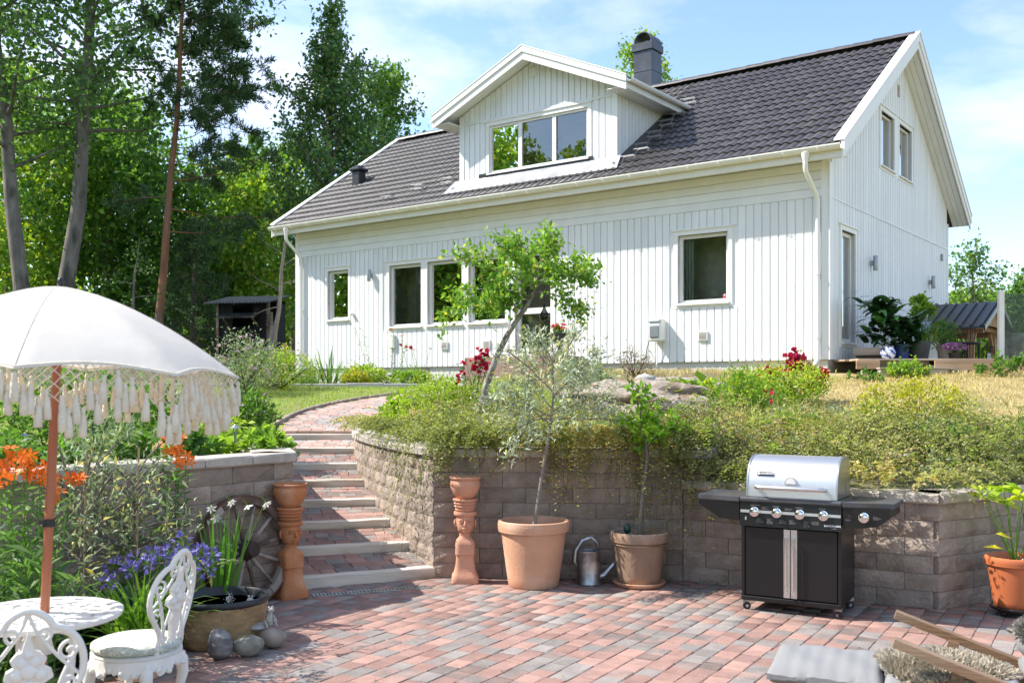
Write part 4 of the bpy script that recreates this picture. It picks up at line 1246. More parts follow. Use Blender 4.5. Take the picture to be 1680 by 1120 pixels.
vs, fs = [], []
nx_ = 60
V, F, rr, n = [], [], [], 0
for sg in (-1, 1):
    rows_ = 8; half = (DX1 - DX0)/2 + .46; sl = half / rows_
    for r_ in range(rows_):
        for c in range(9):
            # tile run down the dormer slope
            q = tva.copy(); y = DY - DOV + .06 + c * TW + q[:, 0]
            xx = half - (r_ * sl + (q[:, 1]) * sl / TL)
            z = DZA - np.maximum(xx, 0) * DTAN + q[:, 2] + .005
            V.append(np.stack([DXM + sg * np.maximum(xx, -.02), y, z], -1)); F.append((tfa if sg < 0 else tfa[:, ::-1]) + n); n += len(q); rr.append(np.full(len(tfa), rg.random()))
put('roof_tile_field', np_mesh('roof_tile_field', np.concatenate(V), np.concatenate(F), tile_m, np.concatenate(rr), smooth=True), dormer, kind='stuff')
for sg in (-1, 1):
    x = DXM + sg * ((DX1 - DX0)/2 + .52); k = len(prof); m = MB()
    vs = [(x + sg * p[0] * .85, y, DZE - .02 + p[1] * .85 + .02) for y in (DY - DOV + .0, ly_end + .25) for p in prof]
    m.add(vs, [tuple(range(k)), tuple(reversed(range(k, 2*k)))] + [(i, (i+1) % k, k + (i+1) % k, k + i) for i in range(k)]).build('gutter', white_trim, dormer, smooth=40)
    xa = DXM + sg * ((DX1 - DX0)/2 + .42)
    MB().box(min(xa, xa + sg * .02), max(xa, xa + sg * .02), DY - DOV, ly_end + .2, DZE - .16, DZE + .0).build('fascia', white, dormer)
    MB().lathe([(.03, -.12), (.05, 0)], 10, (x, ly_end + .12, DZE - .06)).build('gutter_outlet', white_trim, dormer)
    for q in range(3):
        x0_, x1_ = (DX1 - DX0)/2 + .01 + q * .135, (DX1 - DX0)/2 + .01 + q * .135 + .127
        a, c = sorted((DXM + sg * x0_, DXM + sg * x1_))
        MB().box(a, c, DY - DOV + .02, ly_end + .2, DZE - .13, DZE - .115).build('soffit_board', white, dormer)

# --- fittings on the walls
vent = MB().bbox(-.10, .10, -.035, 0, -.09, .09, .006).mesh('vent_grille', white_trim); slat = MB().box(-.075, .075, -.042, -.036, -.006, .006).mesh('vent_slat', grey_wood)
for x, z in ((-8.68, 2.61), (-7.48, 2.61), (-2.35, 2.62)):
    v_ = put('wall_vent', vent, house, (x, -BT - .002, z))
    for q in range(5): put('slat', slat, v_, (0, 0, -.056 + q * .028))
MB().bbox(-.09, .09, -.07, 0, -.16, .16, .01).tube([(0, -.03, -.16), (0, -.03, -.7)], .018, 8).build('meter_box', cream, house, (-10.28, -BT - .002, 2.75))
MB().ball((0, -.05, 0), .05, 10, 6).build('thermometer', white_trim, house, (-11.60, -BT, 3.45))
def wall_lamp(p, rz, label, name='wall_lamp'):
    r = empty(name, p, rz, label, 'wall lamp', 'grey cylinder wall lamps on the house')
    MB().bbox(-.03, .03, -.05, 0, -.05, .05, .005).build('bracket', lamp_grey, r)
    MB().lathe([(.042, -.14), (.045, -.13), (.045, .13), (.042, .14), (.036, .14), (.036, .1)], 16, (0, -.095, 0)).build('cylinder', lamp_grey, r, smooth=50)
wall_lamp(hw(-10.97, -BT - .002, 4.33), -HYAW, 'grey cylinder lamp between the narrow window and the window row')
wall_lamp(hw(BT + .002, 2.24, 4.02), -HYAW + PI/2, 'grey cylinder lamp on the gable beside the glass door')
wall_lamp(hw(BT + .002, 6.46, 4.02), -HYAW + PI/2, 'grey cylinder lamp on the gable, farther from the glass door')
MB().bbox(-.03, .03, -.05, 0, -.08, .08, .006).build('junction_box', lamp_grey, house, hw(0, 0, 0) * 0 + Vector((BT + .002, 7.53, 4.69)), PI/2)
# landing at the terrace door
m = MB(); m.bbox(-7.35, -4.95, -.95, -.04, 1.2, 2.29, .01); land_m = mat('landing_brick', (.30, .20, .16), .9, .2, 12, .5, 40)
m.build('door_landing', land_m, house)
# ------------------------------------------------------------------ trees
def grow(seed, pts, radii, limbs, twigs=6, twig_len=.45, limb_r=.35):
    """limbs: (height fraction, azimuth, length, rise, sag); returns tubes and twig segments"""
    g = np.random.default_rng(seed)
    P = np.array(pts, float); hs = np.linspace(0, 1, len(P))
    tubes = [(P, np.array(radii))]
    T0, T1 = [], []
    for f, az, ln, rise, sag in limbs:
        p0 = np.array([np.interp(f, hs, P[:, k]) for k in range(3)])
        r0 = np.interp(f, hs, radii) * limb_r
        d = np.array([math.cos(az) * math.cos(rise), math.sin(az) * math.cos(rise), math.sin(rise)])
        q, line, k = p0.copy(), [p0.copy()], 6
        for i in range(k):
            d = unit(d + g.normal(size=3) * .12 + np.array([0, 0, -sag / k]))
            q = q + d * ln / k; line.append(q.copy())
        line = np.array(line)
        tubes.append((line, np.maximum(.006, r0 * np.linspace(1, .18, k + 1))))
        for j in range(twigs):
            t = .25 + .75 * (j + g.random()) / twigs
            a = np.array([np.interp(t, np.linspace(0, 1, k + 1), line[:, c]) for c in range(3)])
            dd = unit(unit(line[-1] - line[0]) * .7 + g.normal(size=3) * .7)
            T0.append(a); T1.append(a + dd * ln * twig_len * (1.15 - .6 * t) * g.uniform(.6, 1.2))
        T0.append(line[-2]); T1.append(line[-1] + (line[-1] - line[-2]) * .6)
    return g, tubes, np.array(T0), np.array(T1)

def trunk_mesh(tubes, bark, sides=8, extra=None):
    m = MB()
    for i, (L, r) in enumerate(tubes): m.tube(L, list(r), sides if i == 0 else 5, cap=False)
    return m

def tree(name, label, base, pts, radii, limbs, leafm, n, size, bark, seed, twigs=6, twig_len=.45, spread=.22, aspect=.7, cat='tree', group=None, up=.3, dj=1.0, dirw=0.0, limb_r=.35, sides=8):
    base = Vector(base)
    root = empty(name, base, 0, label, cat, group)
    g, tubes, T0, T1 = grow(seed, pts, radii, limbs, twigs, twig_len, limb_r)
    tm = trunk_mesh(tubes, bark, sides)
    tm.build('trunk', bark, root, smooth=True)
    L = Leaves(seed + 1)
    w = np.linalg.norm(T1 - T0, axis=1); pick = L.rng.choice(len(T0), n, p=w / w.sum())
    t = L.rng.random((n, 1)) ** .8
    P = T0[pick] + (T1 - T0)[pick] * t + L.rng.normal(size=(n, 3)) * spread
    L.leaf(P, size, aspect, D=(unit((T1 - T0)[pick]) * dirw) if dirw else None, dj=dj, up=up)
    L.stems(T0, T1, .008 if size > .1 else .0022, mi=1, rnd=.3)
    L.build('crown', [leafm, bark_leaf], root)
    return root
bark_leaf = leafmat('twig_bark', (.09, .07, .05), (.12, .09, .07), trans=0)

def limbset(seed, n, f0, f1, ln, rise, sag=0.0, prof=None, az0=None, azw=None):
    g = random.Random(seed); out = []
    for i in range(n):
        f = f0 + (f1 - f0) * (i + g.random() * .8) / n
        t = (f - f0) / (f1 - f0)
        az = (i * 2.399 + g.uniform(-.4, .4)) if az0 is None else az0 + g.uniform(-azw, azw)
        k = prof(t) if prof else (math.sin(PI * min(.98, .12 + .85 * t)) ** .7)
        out.append((f, az, ln * k * g.uniform(.75, 1.2), rise[0] + (rise[1] - rise[0]) * t + g.uniform(-.15, .15), sag))
    return out
def stem_line(top, bow=(0, 0), n=9, wob=.06, seed=0):
    g = random.Random(seed); out = []
    for i in range(n):
        t = i / (n - 1); out.append((top[0] * t + bow[0] * math.sin(PI * t) + g.uniform(-wob, wob) * (0 < i), top[1] * t + bow[1] * math.sin(PI * t) + g.uniform(-wob, wob) * (0 < i), top[2] * t))
    return out
def taper(r0, r1, n=9, flare=1.25): return [r0 * (flare if i == 0 else 1) * (1 - i / (n - 1)) + r1 * i / (n - 1) for i in range(n)]
def on_land(u, Y): x = (u - 840) / FPX * Y; return Vector((x, Y, land(x, Y) - .05))
KF = 1.6                                              # the wood stands well back, clear of the sun on the house front
def scl(pts): return [tuple(c * KF for c in p) for p in pts]
def scr(r): return [q * KF * .9 for q in r]
def scm(limbs): return [(f, a, l * KF, r, s) for f, a, l, r, s in limbs]

FT = 'tall trees at the wood edge left of the house'
# the big pale-stemmed trees on the far left
tree('aspen_tree', 'tall leafy tree with thick pale trunk at the far left edge', on_land(48, 32), scl(stem_line((-.9, .4, 13), (-.25, 0), seed=1)), scr(taper(.20, .03)),
     scm(limbset(3, 46, .30, 1.0, 3.0, (.35, 1.1), 0.1)), lf_dark, 14000, .19, bark_grey, 11, spread=.34, group=FT)
tree('aspen_tree', 'tall forked tree with thick pale trunk, second from the left edge', on_land(103, 32.8), scl(stem_line((.7, .3, 13), (.1, 0), seed=2)), scr(taper(.22, .03)),
     scm(limbset(5, 48, .36, 1.0, 3.0, (.30, 1.0), 0.1) + [(.42, .25, 4.6, .85, 0), (.50, .1, 4.4, .75, .1), (.58, -.1, 4.2, .45, .1), (.62, -.3, 3.6, .3, .1), (.5, 2.9, 3.8, .8, 0)]), lf_dark, 19000, .19, bark_grey, 21, spread=.34, group=FT, twigs=7)
# Scots pine with its orange stem
def pine(name, label, base, pts, radii, limbs, seed, n=26000, leafm=None, ln=.15, w=.16, group=None, bark=None, tw=8):
    base = Vector(base); root = empty(name, base, 0, label, 'tree', group)
    g, tubes, T0, T1 = grow(seed, pts, radii, limbs, tw, .34, .22)
    trunk_mesh(tubes, bark or bark_pine).build('trunk', bark or bark_pine, root, smooth=True)
    L = Leaves(seed + 1); k = len(T0) * 4
    tips = np.concatenate([T0 + (T1 - T0) * q for q in (.35, .6, .8, 1.0)]); dirs = np.tile(unit(T1 - T0), (4, 1))
    pick = L.rng.integers(0, k, n)
    L.leaf(tips[pick] + L.rng.normal(size=(n, 3)) * .05, ln, w, D=dirs[pick] * .8 + np.array([0, 0, .4]), dj=.9, fold=.02)
    L.stems(T0, T1, .010, mi=1, rnd=.3)
    L.build('crown', [leafm or lf_pine, bark_leaf], root); return root
pl = [(.34, .1, 1.6, -.1, .1), (.40, .25, 2.2, -.15, .0), (.47, .0, 2.4, .02, .05), (.43, 2.9, 1.2, .1, .1)]
pl += limbset(8, 26, .5, .99, 1.5, (.05, .5), .1, prof=lambda t: .55 + .6 * math.sin(PI * (.2 + .75 * t)), az0=-.1, azw=.9) + limbset(9, 12, .62, 1.0, 1.3, (.1, .7), .1, prof=lambda t: 1 - .5 * t)
pine('pine_tree', 'slender pine with bare orange trunk and tufted dark crown', on_land(255, 33), scl(stem_line((.52, .2, 8.0), (.05, 0), seed=3, wob=.03)), scr(taper(.112, .035, flare=1.15)), scm(pl), 31, ln=.22, n=30000)
# dark spruce behind the pine
def spruce(name, label, base, H, Rr, seed, n=24000, group=None, leafm=None):
    g = random.Random(seed); limbs = []
    for i in range(70):
        f = .06 + .92 * i / 70; limbs.append((f, i * 2.4 + g.uniform(-.3, .3), Rr * (1 - f) ** .8 * g.uniform(.8, 1.15) + .15, -.12 - .25 * (1 - f), .15))
    return pine(name, label, base, stem_line((0, 0, H), n=6, wob=.02, seed=seed), taper(.16, .02, 6), limbs, seed, n, leafm or lf_spruce, .17, .22, group, bark_brown, 9)
spruce('spruce_tree', 'dense dark spruce standing behind the orange-stemmed pine', on_land(318, 38), 5.4, 2.0, 41, 12000, None, lf_pine)
spruce('spruce_tree', 'slim green spruce between the pine and the black shed', on_land(372, 46), 7.0, 1.9, 43, 9000, None, lf_mid)
pine('pine_tree', 'bushy far pine rising above the black shed', on_land(404, 48), stem_line((.1, 0, 9.8), n=9, seed=5), taper(.16, .03), limbset(12, 40, .35, 1, 2.7, (-.05, .6), .1, prof=lambda t: 1 - .65 * t), 45, 24000, lf_mid, .2, .25)
# aspen behind the left end of the house
al = limbset(15, 80, .12, .95, 2.5, (.6, 1.2), -.15, prof=lambda t: (.72 + .42 * math.sin(PI * min(1, t * 1.25))) * (1 if t < .55 else 1 - .75 * (t - .55) / .45))
tree('aspen_tree', 'tall upright aspen with pale leaves behind the left end of the house', on_land(540, 33), stem_line((.1, 0, 12.2), n=9, seed=6), taper(.19, .03), al + [(.3, 0, 4.5, 1.1, -.1), (.28, 2.8, 4.2, 1.15, -.1)], lf_aspen, 16000, .15, bark_grey, 51, twigs=7, twig_len=.34, spread=.16)
tree('birch_tree', 'small birch crown showing past the roof beside the tall aspen', on_land(632, 36), stem_line((0, 0, 10.2), n=7, seed=7), taper(.12, .02, 7), limbset(17, 30, .3, 1, 2.0, (.3, 1.1)), lf_mid, 9000, .15, bark_grey, 53, spread=.2)
tree('birch_tree', 'tree top peeping over the ridge behind the chimney', on_land(1058, 34), stem_line((0, 0, 11.3), n=7, seed=8), taper(.12, .02, 7), limbset(19, 34, .35, 1, 1.7, (.4, 1.2)), lf_bright, 8000, .14, bark_grey, 55, spread=.17)
# slim grey trees in the wood
UT = 'younger trees filling the wood behind the tall trunks'
for k, (u, Y, H, ln, n, lm, lab) in enumerate([
        (8, 27, 9.0, 2.6, 15000, lf_mid, 'young leafy tree at the left edge behind the thick trunks'),
        (75, 30, 8.0, 2.8, 15000, lf_bright, 'bright young tree between the two thick pale trunks'),
        (165, 28, 8.5, 2.5, 15000, lf_mid, 'young tree with thin dark stem left of the pine'),
        (205, 33, 9.5, 3.0, 16000, lf_bright, 'sunlit young tree filling the gap left of the pine'),
        (245, 29, 6.5, 2.4, 14000, lf_mid, 'low leafy tree behind the foot of the pine'),
        (345, 31, 6.0, 2.3, 12000, lf_bright, 'yellow-green young tree behind the black shed'),
        (425, 32, 6.6, 2.4, 13000, lf_bright, 'bright leafy tree right of the black shed'),
        (480, 38, 9.0, 2.8, 13000, lf_mid, 'leafy tree between the shed and the house corner')]):
    tree('young_tree', lab, on_land(u, Y * 1.45), stem_line((random.Random(k).uniform(-.6, .6), 0, H * 1.2), n=8, seed=60 + k), taper(.12, .02, 8), limbset(70 + k, 36, .10, 1, ln * 1.35, (.15, 1.0), .05), lm if k % 3 else lf_bright, int(n * .55), .24, bark_brown, 100 + k * 2, spread=.36, group=UT)
tree('slim_tree', 'slim grey leaning trunk with few leaves beside the house corner', on_land(446, 27.5), stem_line((.35, .3, 4.2), n=8, seed=9, wob=.03), taper(.085, .03, 8), [(.55, 2.6, 1.1, .5, .4), (.6, .4, .9, .4, .2), (.72, .5, .8, .6, 0), (.8, 3.0, .9, .6, 0), (.95, 1, .7, .9, 0), (.45, 3.4, .9, -.1, .3)], lf_mid, 30, .08, bark_grey, 61, spread=.2)
tree('dead_tree', 'thin dead stem with bare twigs beside the pine', on_land(212, 31), stem_line((.25, 0, 4.0), n=8, seed=10, wob=.09), taper(.085, .012, 8), limbset(23, 9, .3, 1, .9, (.1, .6), .3), lf_dark, 260, .10, bark_grey, 63, spread=.1)
# far wood that closes the view
L = Leaves(77); g = L.rng
def wood(x0, x1, y0, y1, zt, n, size, cl=60):
    c = np.stack([g.uniform(x0, x1, cl), g.uniform(y0, y1, cl), g.uniform(1.5, zt, cl)], -1)
    pick = g.integers(0, cl, n); P = c[pick] + g.normal(size=(n, 3)) * np.array([2.2, 2.2, 1.8]); P[:, 2] = np.maximum(P[:, 2], 1.6)
    L.leaf(P, size, .75, up=.3)
wood(-46, -14, 56, 68, 8.0, 18000, .5, 90)
wood(-15, -6, 58, 66, 8.0, 8000, .5, 40)
L.build('far_wood', lf_bright, label='green mass of far woodland behind the trunks on the left', cat='woodland', kind='stuff')
# trees far right behind the gazebo
RT = 'trees beyond the gazebo on the right'
tree('birch_tree', 'half-bare tree with grey twigs rising beside the rear corner of the house', on_land(1590, 38), stem_line((.2, 0, 4.6), n=7, seed=11), taper(.10, .02, 7), limbset(25, 34, .2, 1, 1.7, (.7, 1.2), -.1), lf_mid, 1500, .15, bark_grey, 65, spread=.16, group=RT)
tree('leafy_tree', 'round green tree at the right edge behind the glass screen', on_land(1705, 40), stem_line((0, 0, 3.6), n=7, seed=12), taper(.12, .02, 7), limbset(27, 34, .12, 1, 1.6, (.2, 1.1)), lf_mid, 11000, .17, bark_grey, 67, spread=.24, group=RT)
tree('leafy_tree', 'bright green low tree showing under the gazebo roof', on_land(1590, 45), stem_line((0, 0, 3.0), n=7, seed=13), taper(.12, .02, 7), limbset(29, 34, .08, 1, 2.0, (.1, 1.0)), lf_bright, 12000, .19, bark_grey, 69, spread=.26, group=RT)
tree('leafy_tree', 'mid green tree behind the gazebo posts at the right', on_land(1660, 50), stem_line((0, 0, 3.4), n=7, seed=14), taper(.12, .02, 7), limbset(31, 34, .08, 1, 2.2, (.1, 1.0)), lf_mid, 11000, .2, bark_grey, 71, spread=.28, group=RT)
# the wood across the garden, behind the photographer, which the windows mirror
L = Leaves(79); g = L.rng
for k in range(34):
    x, y = g.uniform(-36, -27), -22 + 44 * k / 34
    n = 5200; P = ball_pts(g, n, (x, y, g.uniform(6.5, 9)), (3.2, 3.2, 7.6), .2); L.leaf(P, .36, .8, up=.3)
L.build('mirrored_wood', lf_bright, label='wood across the garden that the window panes mirror', cat='woodland', kind='stuff')
# ------------------------------------------------------------------ things on the patio
def pot_profile(rim_r, base_r, h, lip, lip_h, wall=.02, foot=0.0):
    k = (h - lip_h)
    mid = [(base_r + (rim_r - lip - base_r) * (t ** .9), k * t) for t in (0, .03, .15, .35, .55, .75, .92, .97)]
    mid[0] = (base_r - .008, 0)
    return mid + [(rim_r - lip * .9, k - .012), (rim_r - lip * .25, k - .004), (rim_r - .004, k + lip_h * .25), (rim_r, k + lip_h * .55), (rim_r - .006, h - .006), (rim_r - .018, h), (rim_r - lip - wall + .012, h - .006), (rim_r - lip - wall, h - lip_h), (rim_r - lip - wall - .004, h - .07)]
def soil_disc(r, z, parent, c=(0, 0)):
    m = MB(); m.lathe([(r, z), (r * .6, z + .012), (.0001, z + .016)], 20, (c[0], c[1], 0)); return m.build('soil', soil_m, parent)

# big pale pot with the olive tree
p1 = Vector((0.178, 8.26, 0))
pot = empty('flower_pot', p1, 0, 'large pale terracotta pot holding the olive tree', 'pot')
MB().lathe(pot_profile(.30, .205, .545, .03, .085), 48).build('body', terra_pale, pot, smooth=40)
m = MB(); m.lathe([(.272, .438), (.280, .443), (.272, .449)], 48); m.build('rim_band', terra_pale, pot, smooth=True)
soil_disc(.255, .47, pot)
# old pot with saucer and the citrus tree
p2 = Vector((1.055, 8.27, 0))
pot = empty('flower_pot', p2, 0, 'weathered brown terracotta pot on a saucer, holding the citrus tree', 'pot')
MB().lathe(pot_profile(.245, .170, .425, .028, .075), 48, (0, 0, .025)).build('body', terra_old, pot, smooth=40)
MB().lathe([(.222, .345), (.230, .350), (.222, .356)], 48, (0, 0, .0)).build('rim_band', terra_old, pot, smooth=True)
MB().lathe([(.185, 0), (.205, .01), (.218, .036), (.214, .042), (.200, .03), (.18, .026)], 40).build('saucer', terra_pale, pot, smooth=40)
soil_disc(.20, .375, pot)
c = MB(); c.tube([(-.11, -.05, .36), (-.11, -.05, .44)], .008, 6); c.ball((-.105, -.05, .475), .032, 10, 8, sz=1.3); c.build('water_gauge', mat('green_plastic', (.01, .05, .035), .35), pot, smooth=True)

# watering can
can = empty('watering_can', (0.640, 8.30, 0), R(12), 'small galvanised watering can between the two pots', 'watering can')
MB().lathe([(.094, 0), (.098, .005), (.098, .02), (.095, .025), (.093, .27), (.097, .275), (.097, .285), (.09, .285), (.088, .05), (.0001, .048)], 28).build('body', zinc, can, smooth=40)
MB().tube([(.085, 0, .06), (.13, 0, .075), (.21, 0, .155), (.235, 0, .18)], [.034, .026, .018, .02], 12).build('spout', zinc, can, smooth=True)
MB().tube([(-.094, 0, .12), (-.125, 0, .20), (-.115, 0, .29), (-.06, 0, .37), (.02, 0, .395), (.075, 0, .35), (.092, 0, .27)], .009, 8, flat=1.6).build('handle', zinc, can, smooth=True)
MB().tube([(.09, 0, .2), (.2, 0, .165)], .004, 6).build('spout_brace', zinc, can)

# terracotta head pedestals with bowls
def loft(m, secs, n=24):
    """secs: (z, half x, half y, roundness 0 square..1 round, y shift)"""
    vs, fs = [], []
    for z, hx, hy, rd, dy in secs:
        e = 2 + (1 - rd) * 10
        for j in range(n):
            a = 2 * PI * (j + .5) / n; c, s = math.cos(a), math.sin(a)
            k = (abs(c) ** e + abs(s) ** e) ** (-1 / e)
            vs.append((c * k * hx, s * k * hy + dy, z))
    for i in range(len(secs) - 1):
        for j in range(n): fs.append((i*n+j, i*n+(j+1) % n, (i+1)*n+(j+1) % n, (i+1)*n+j))
    fs += [tuple(reversed(range(n))), tuple(range((len(secs)-1)*n, len(secs)*n))]
    return m.add(vs, fs)
def pedestal(p, rz, label, blabel, mt, k=1.0):
    r = empty('terracotta_pedestal', p, rz, label, 'statue', 'head pedestals beside the stairs')
    m = MB()
    loft(m, [(0, .113, .113, .0, 0), (.012, .115, .115, .0, 0), (.055, .112, .112, .05, 0), (.075, .098, .098, .05, 0), (.13, .084, .084, .05, 0), (.19, .077, .077, .05, 0), (.236, .075, .075, .05, 0), (.240, .082, .084, .05, -.004), (.325, .082, .082, .1, -.002), (.350, .076, .074, .2, 0), (.372, .058, .058, .6, 0), (.390, .048, .052, 1, 0), (.42, .048, .056, 1, -.002),
             (.43, .060, .068, 1, -.006), (.45, .068, .080, 1, -.006), (.48, .074, .086, 1, -.004), (.52, .077, .087, 1, -.002), (.555, .077, .084, 1, 0), (.57, .076, .080, 1, 0)], 32)
    m.build('figure', mt, r, smooth=50)
    h = MB()
    prof = []
    z = .56
    for rr, dz in ((.098, .035), (.078, .012), (.088, .014), (.085, .012), (.094, .014), (.090, .012), (.098, .014), (.095, .012), (.105, .018)):
        prof += [(rr - .006, z), (rr, z + dz * .4), (rr - .003, z + dz)]; z += dz
    h.lathe([(.06, .55)] + prof + [(.08, z)], 32)
    h.build('headdress', mt, r, smooth=50)
    F_ = lambda nm: MB()
    fy = -.092
    fig = r.children[0]
    MB().tube([(0, fy + .006, .525), (0, fy - .006, .505), (0, fy - .016, .488), (0, fy + .004, .480)], [.005, .008, .014, .008], 8).build('nose', mt, fig, smooth=True)
    for sx in (-1, 1):
        MB().tube([(sx * .012, fy + .003, .524), (sx * .030, fy + .002, .534), (sx * .052, fy + .020, .524)], .0050, 6).build('eyebrow', mt, fig, smooth=True)
        MB().tube([(sx * .016, fy + .006, .508), (sx * .030, fy + .003, .515), (sx * .047, fy + .018, .507), (sx * .030, fy + .006, .503)], .0050, 6, closed=True).build('eye', mt, fig, smooth=True)
        MB().tube([(sx * .082, -.005, .53), (sx * .088, -.01, .50), (sx * .083, -.01, .465)], [.008, .011, .007], 6).build('ear', mt, fig, smooth=True)
    MB().tube([(-.024, fy + .012, .464), (-.010, fy + .000, .461), (0, fy - .001, .4635), (.010, fy + .000, .461), (.024, fy + .012, .464), (.020, fy + .010, .458), (0, fy - .001, .452), (-.020, fy + .010, .458)], .0058, 6, closed=True).build('mouth', mt, fig, smooth=True)
    MB().ball((0, fy + .022, .440), .022, 10, 6).build('chin', mt, fig, smooth=True)
    pass
    b = empty('planter_bowl', Vector(p) + Vector((0, 0, z)), 0, blabel, 'bowl', 'terracotta bowls on the head pedestals')
    MB().lathe([(.066, 0), (.075, .006), (.105, .05), (.126, .10), (.130, .125), (.124, .150), (.118, .158), (.122, .163), (.133, .170), (.135, .180), (.130, .186), (.120, .184), (.112, .165), (.116, .12), (.09, .05)], 40).build('bowl', mt, b, smooth=40)
    MB().lathe([(.113, .14), (.05, .147), (.0001, .148)], 24).build('soil', soil_m, b)
    return r
pedestal((-1.735, 7.80, 0), R(40), 'terracotta head pedestal left of the stairs beside the cart wheel', 'terracotta bowl on the pedestal left of the stairs', terra)
pedestal((-0.395, 8.42, 0), R(2), 'terracotta head pedestal right of the stairs against the wall', 'terracotta bowl on the pedestal right of the stairs', mat('pink_terracotta', (.60, .30, .19), .85, .1, 5, .25, 60))

# ------------------------------------------------------------------ gas grill
gf = Vector((1.70, 7.37, 0)); gyaw = math.atan2(-.35, .61)
gr = empty('gas_grill', gf, gyaw, 'black gas grill with stainless lid standing by the wall', 'grill')
GW, GD = .715, .45
m = MB(); m.bbox(0, GW, .012, GD, .085, .635, .004); m.build('cabinet', black_paint, gr)
for s in (0, 1):
    x0, x1 = (.028, GW/2 - .002) if s == 0 else (GW/2 + .002, GW - .028)
    d = MB().bbox(x0, x1, -.010, .011, .115, .615, .004).build('door', black_paint, gr)
    a, c = (GW/2 - .048, GW/2 - .003) if s == 0 else (GW/2 + .003, GW/2 + .048)
    MB().bbox(a, c, -.0125, -.0095, .118, .612, .001).build('steel_strip', steel, d)
    hx = (a + c) / 2
    MB().tube([(hx, -.045, .17), (hx, -.045, .555)], .008, 10).tube([(hx, -.012, .18), (hx, -.045, .18)], .006, 8).tube([(hx, -.012, .545), (hx, -.045, .545)], .006, 8).build('handle', chrome, d, smooth=50)
m = MB(); m.bbox(0, GW, -.02, .01, .075, .108, .004).bbox(0, .024, -.014, .01, .108, .635, .003).bbox(GW - .024, GW, -.014, .01, .108, .635, .003); m.build('frame', black_paint, gr)
def castor(x, y, rz):
    r = MB(); r.box(-.03, .03, -.006, .006, .055, .085).bar((-.02, 0, .07), (0, 0, .028), .012, .02).lathe([(.012, .075), (.012, .09)], 8)
    w = r.build('castor', zinc, gr, (x, y, 0), rz)
    vs = MB()
    vs.tube([(0, -.012, .028), (0, .012, .028)], .028, 18); vs.build('wheel', black_plastic, w, smooth=40)
    MB().tube([(0, -.014, .028), (0, .014, .028)], .011, 10).build('hub', zinc, w)
for x, y, rz in ((.03, .02, .5), (GW - .03, .02, -.3), (GW - .03, GD - .03, .8), (.03, GD - .03, .2)): castor(x, y, rz)
MB().lathe([(.12, .09), (.13, .10), (.13, .12)], 16, (GW * .42, GD * .5, -.04)).build('gas_fitting', zinc, gr)
# control panel, tilted back a little
cp = MB(); cp.prism([(-.045, .625), (-.030, .800), (.05, .800), (.05, .625)], -.004, GW + .004, Matrix(((0, 1, 0, 0), (1, 0, 0, 0), (0, 0, 1, 0), (0, 0, 0, 1))))
panel = cp.build('control_panel', black_paint, gr)
py = lambda z: -.045 + (z - .625) / .175 * .015
MB().add([(x, py(z) - .0035, z) for x, z in ((0, .722), (GW, .722), (GW, .742), (0, .742))], [(0, 1, 2, 3)]).build('steel_strip', steel, panel)
kn = MB(); kn.tube([(0, 0, 0), (0, -.012, 0), (0, -.013, 0), (0, -.03, 0), (0, -.034, 0)], [.036, .036, .030, .027, .022], 22); kn_me = kn.mesh('knob', chrome, smooth=40)
grip = MB().bbox(-.005, .005, -.042, -.03, -.024, .024, .002).mesh('grip', chrome)
def knob(x, z, par, y=None):
    k = put('knob', kn_me, par, (x, (py(z) if y is None else y) - .004, z)); put('grip', grip, k)
for x in (.105, .268, .432, .597): knob(x, .732, panel)
def text(body, size, name, parent, loc, rot, mt, depth=.0004, bold=False):
    cu = bpy.data.curves.new(name, 'FONT'); cu.body = body; cu.size = size; cu.extrude = depth; cu.align_x = 'CENTER'; cu.align_y = 'CENTER'; cu.resolution_u = 2
    if bold: cu.offset = size * .02
    o = bpy.data.objects.new('tmp', cu); COL.objects.link(o)
    dg = bpy.context.evaluated_depsgraph_get(); me = bpy.data.meshes.new_from_object(o.evaluated_get(dg)); bpy.data.objects.remove(o)
    me.materials.clear(); me.materials.append(mt)
    return put(name, me, parent, loc, rot)
pr = (R(90) - math.atan2(.015, .175), 0, 0)
text('LANDMANN', .020, 'lettering', panel, (GW - .055, py(.662) - .0045, .662), pr, print_m, bold=True)
text('avalon', .012, 'lettering', panel, (GW - .045, py(.645) - .0045, .645), pr, print_m)
pm = MB()                                                               # fine white print, too small to read
def plines(x, z, w, n, sc=1.0):
    for i in range(n):
        zz = z - i * .0062; ww = w * rg.uniform(.4, .9) ; px_ = x - w/2
        while px_ < x - w/2 + ww:
            l = rg.uniform(.006, .014); pm.add([(q, py(t) - .004, t) for q, t in ((px_, zz), (px_ + l, zz), (px_ + l, zz + .0016), (px_, zz + .0016))], [(0, 1, 2, 3)]); px_ += l + .003
for x in (.105, .268, .432, .597): plines(x, .778, .06, 2)
for x in (.185, .350): plines(x, .765, .05, 3)
for x, n_ in ((.150, 5), (.225, 6), (.315, 5), (.385, 5), (.49, 7), (.545, 4)): plines(x, .682, .055, n_)
pm.add([(q, py(t) - .004, t) for q, t in ((.035, .668), (.047, .668), (.047, .692), (.035, .692))], [(0, 1, 2, 3)])
pm.build('print', fine_print, panel)['kind'] = 'stuff'
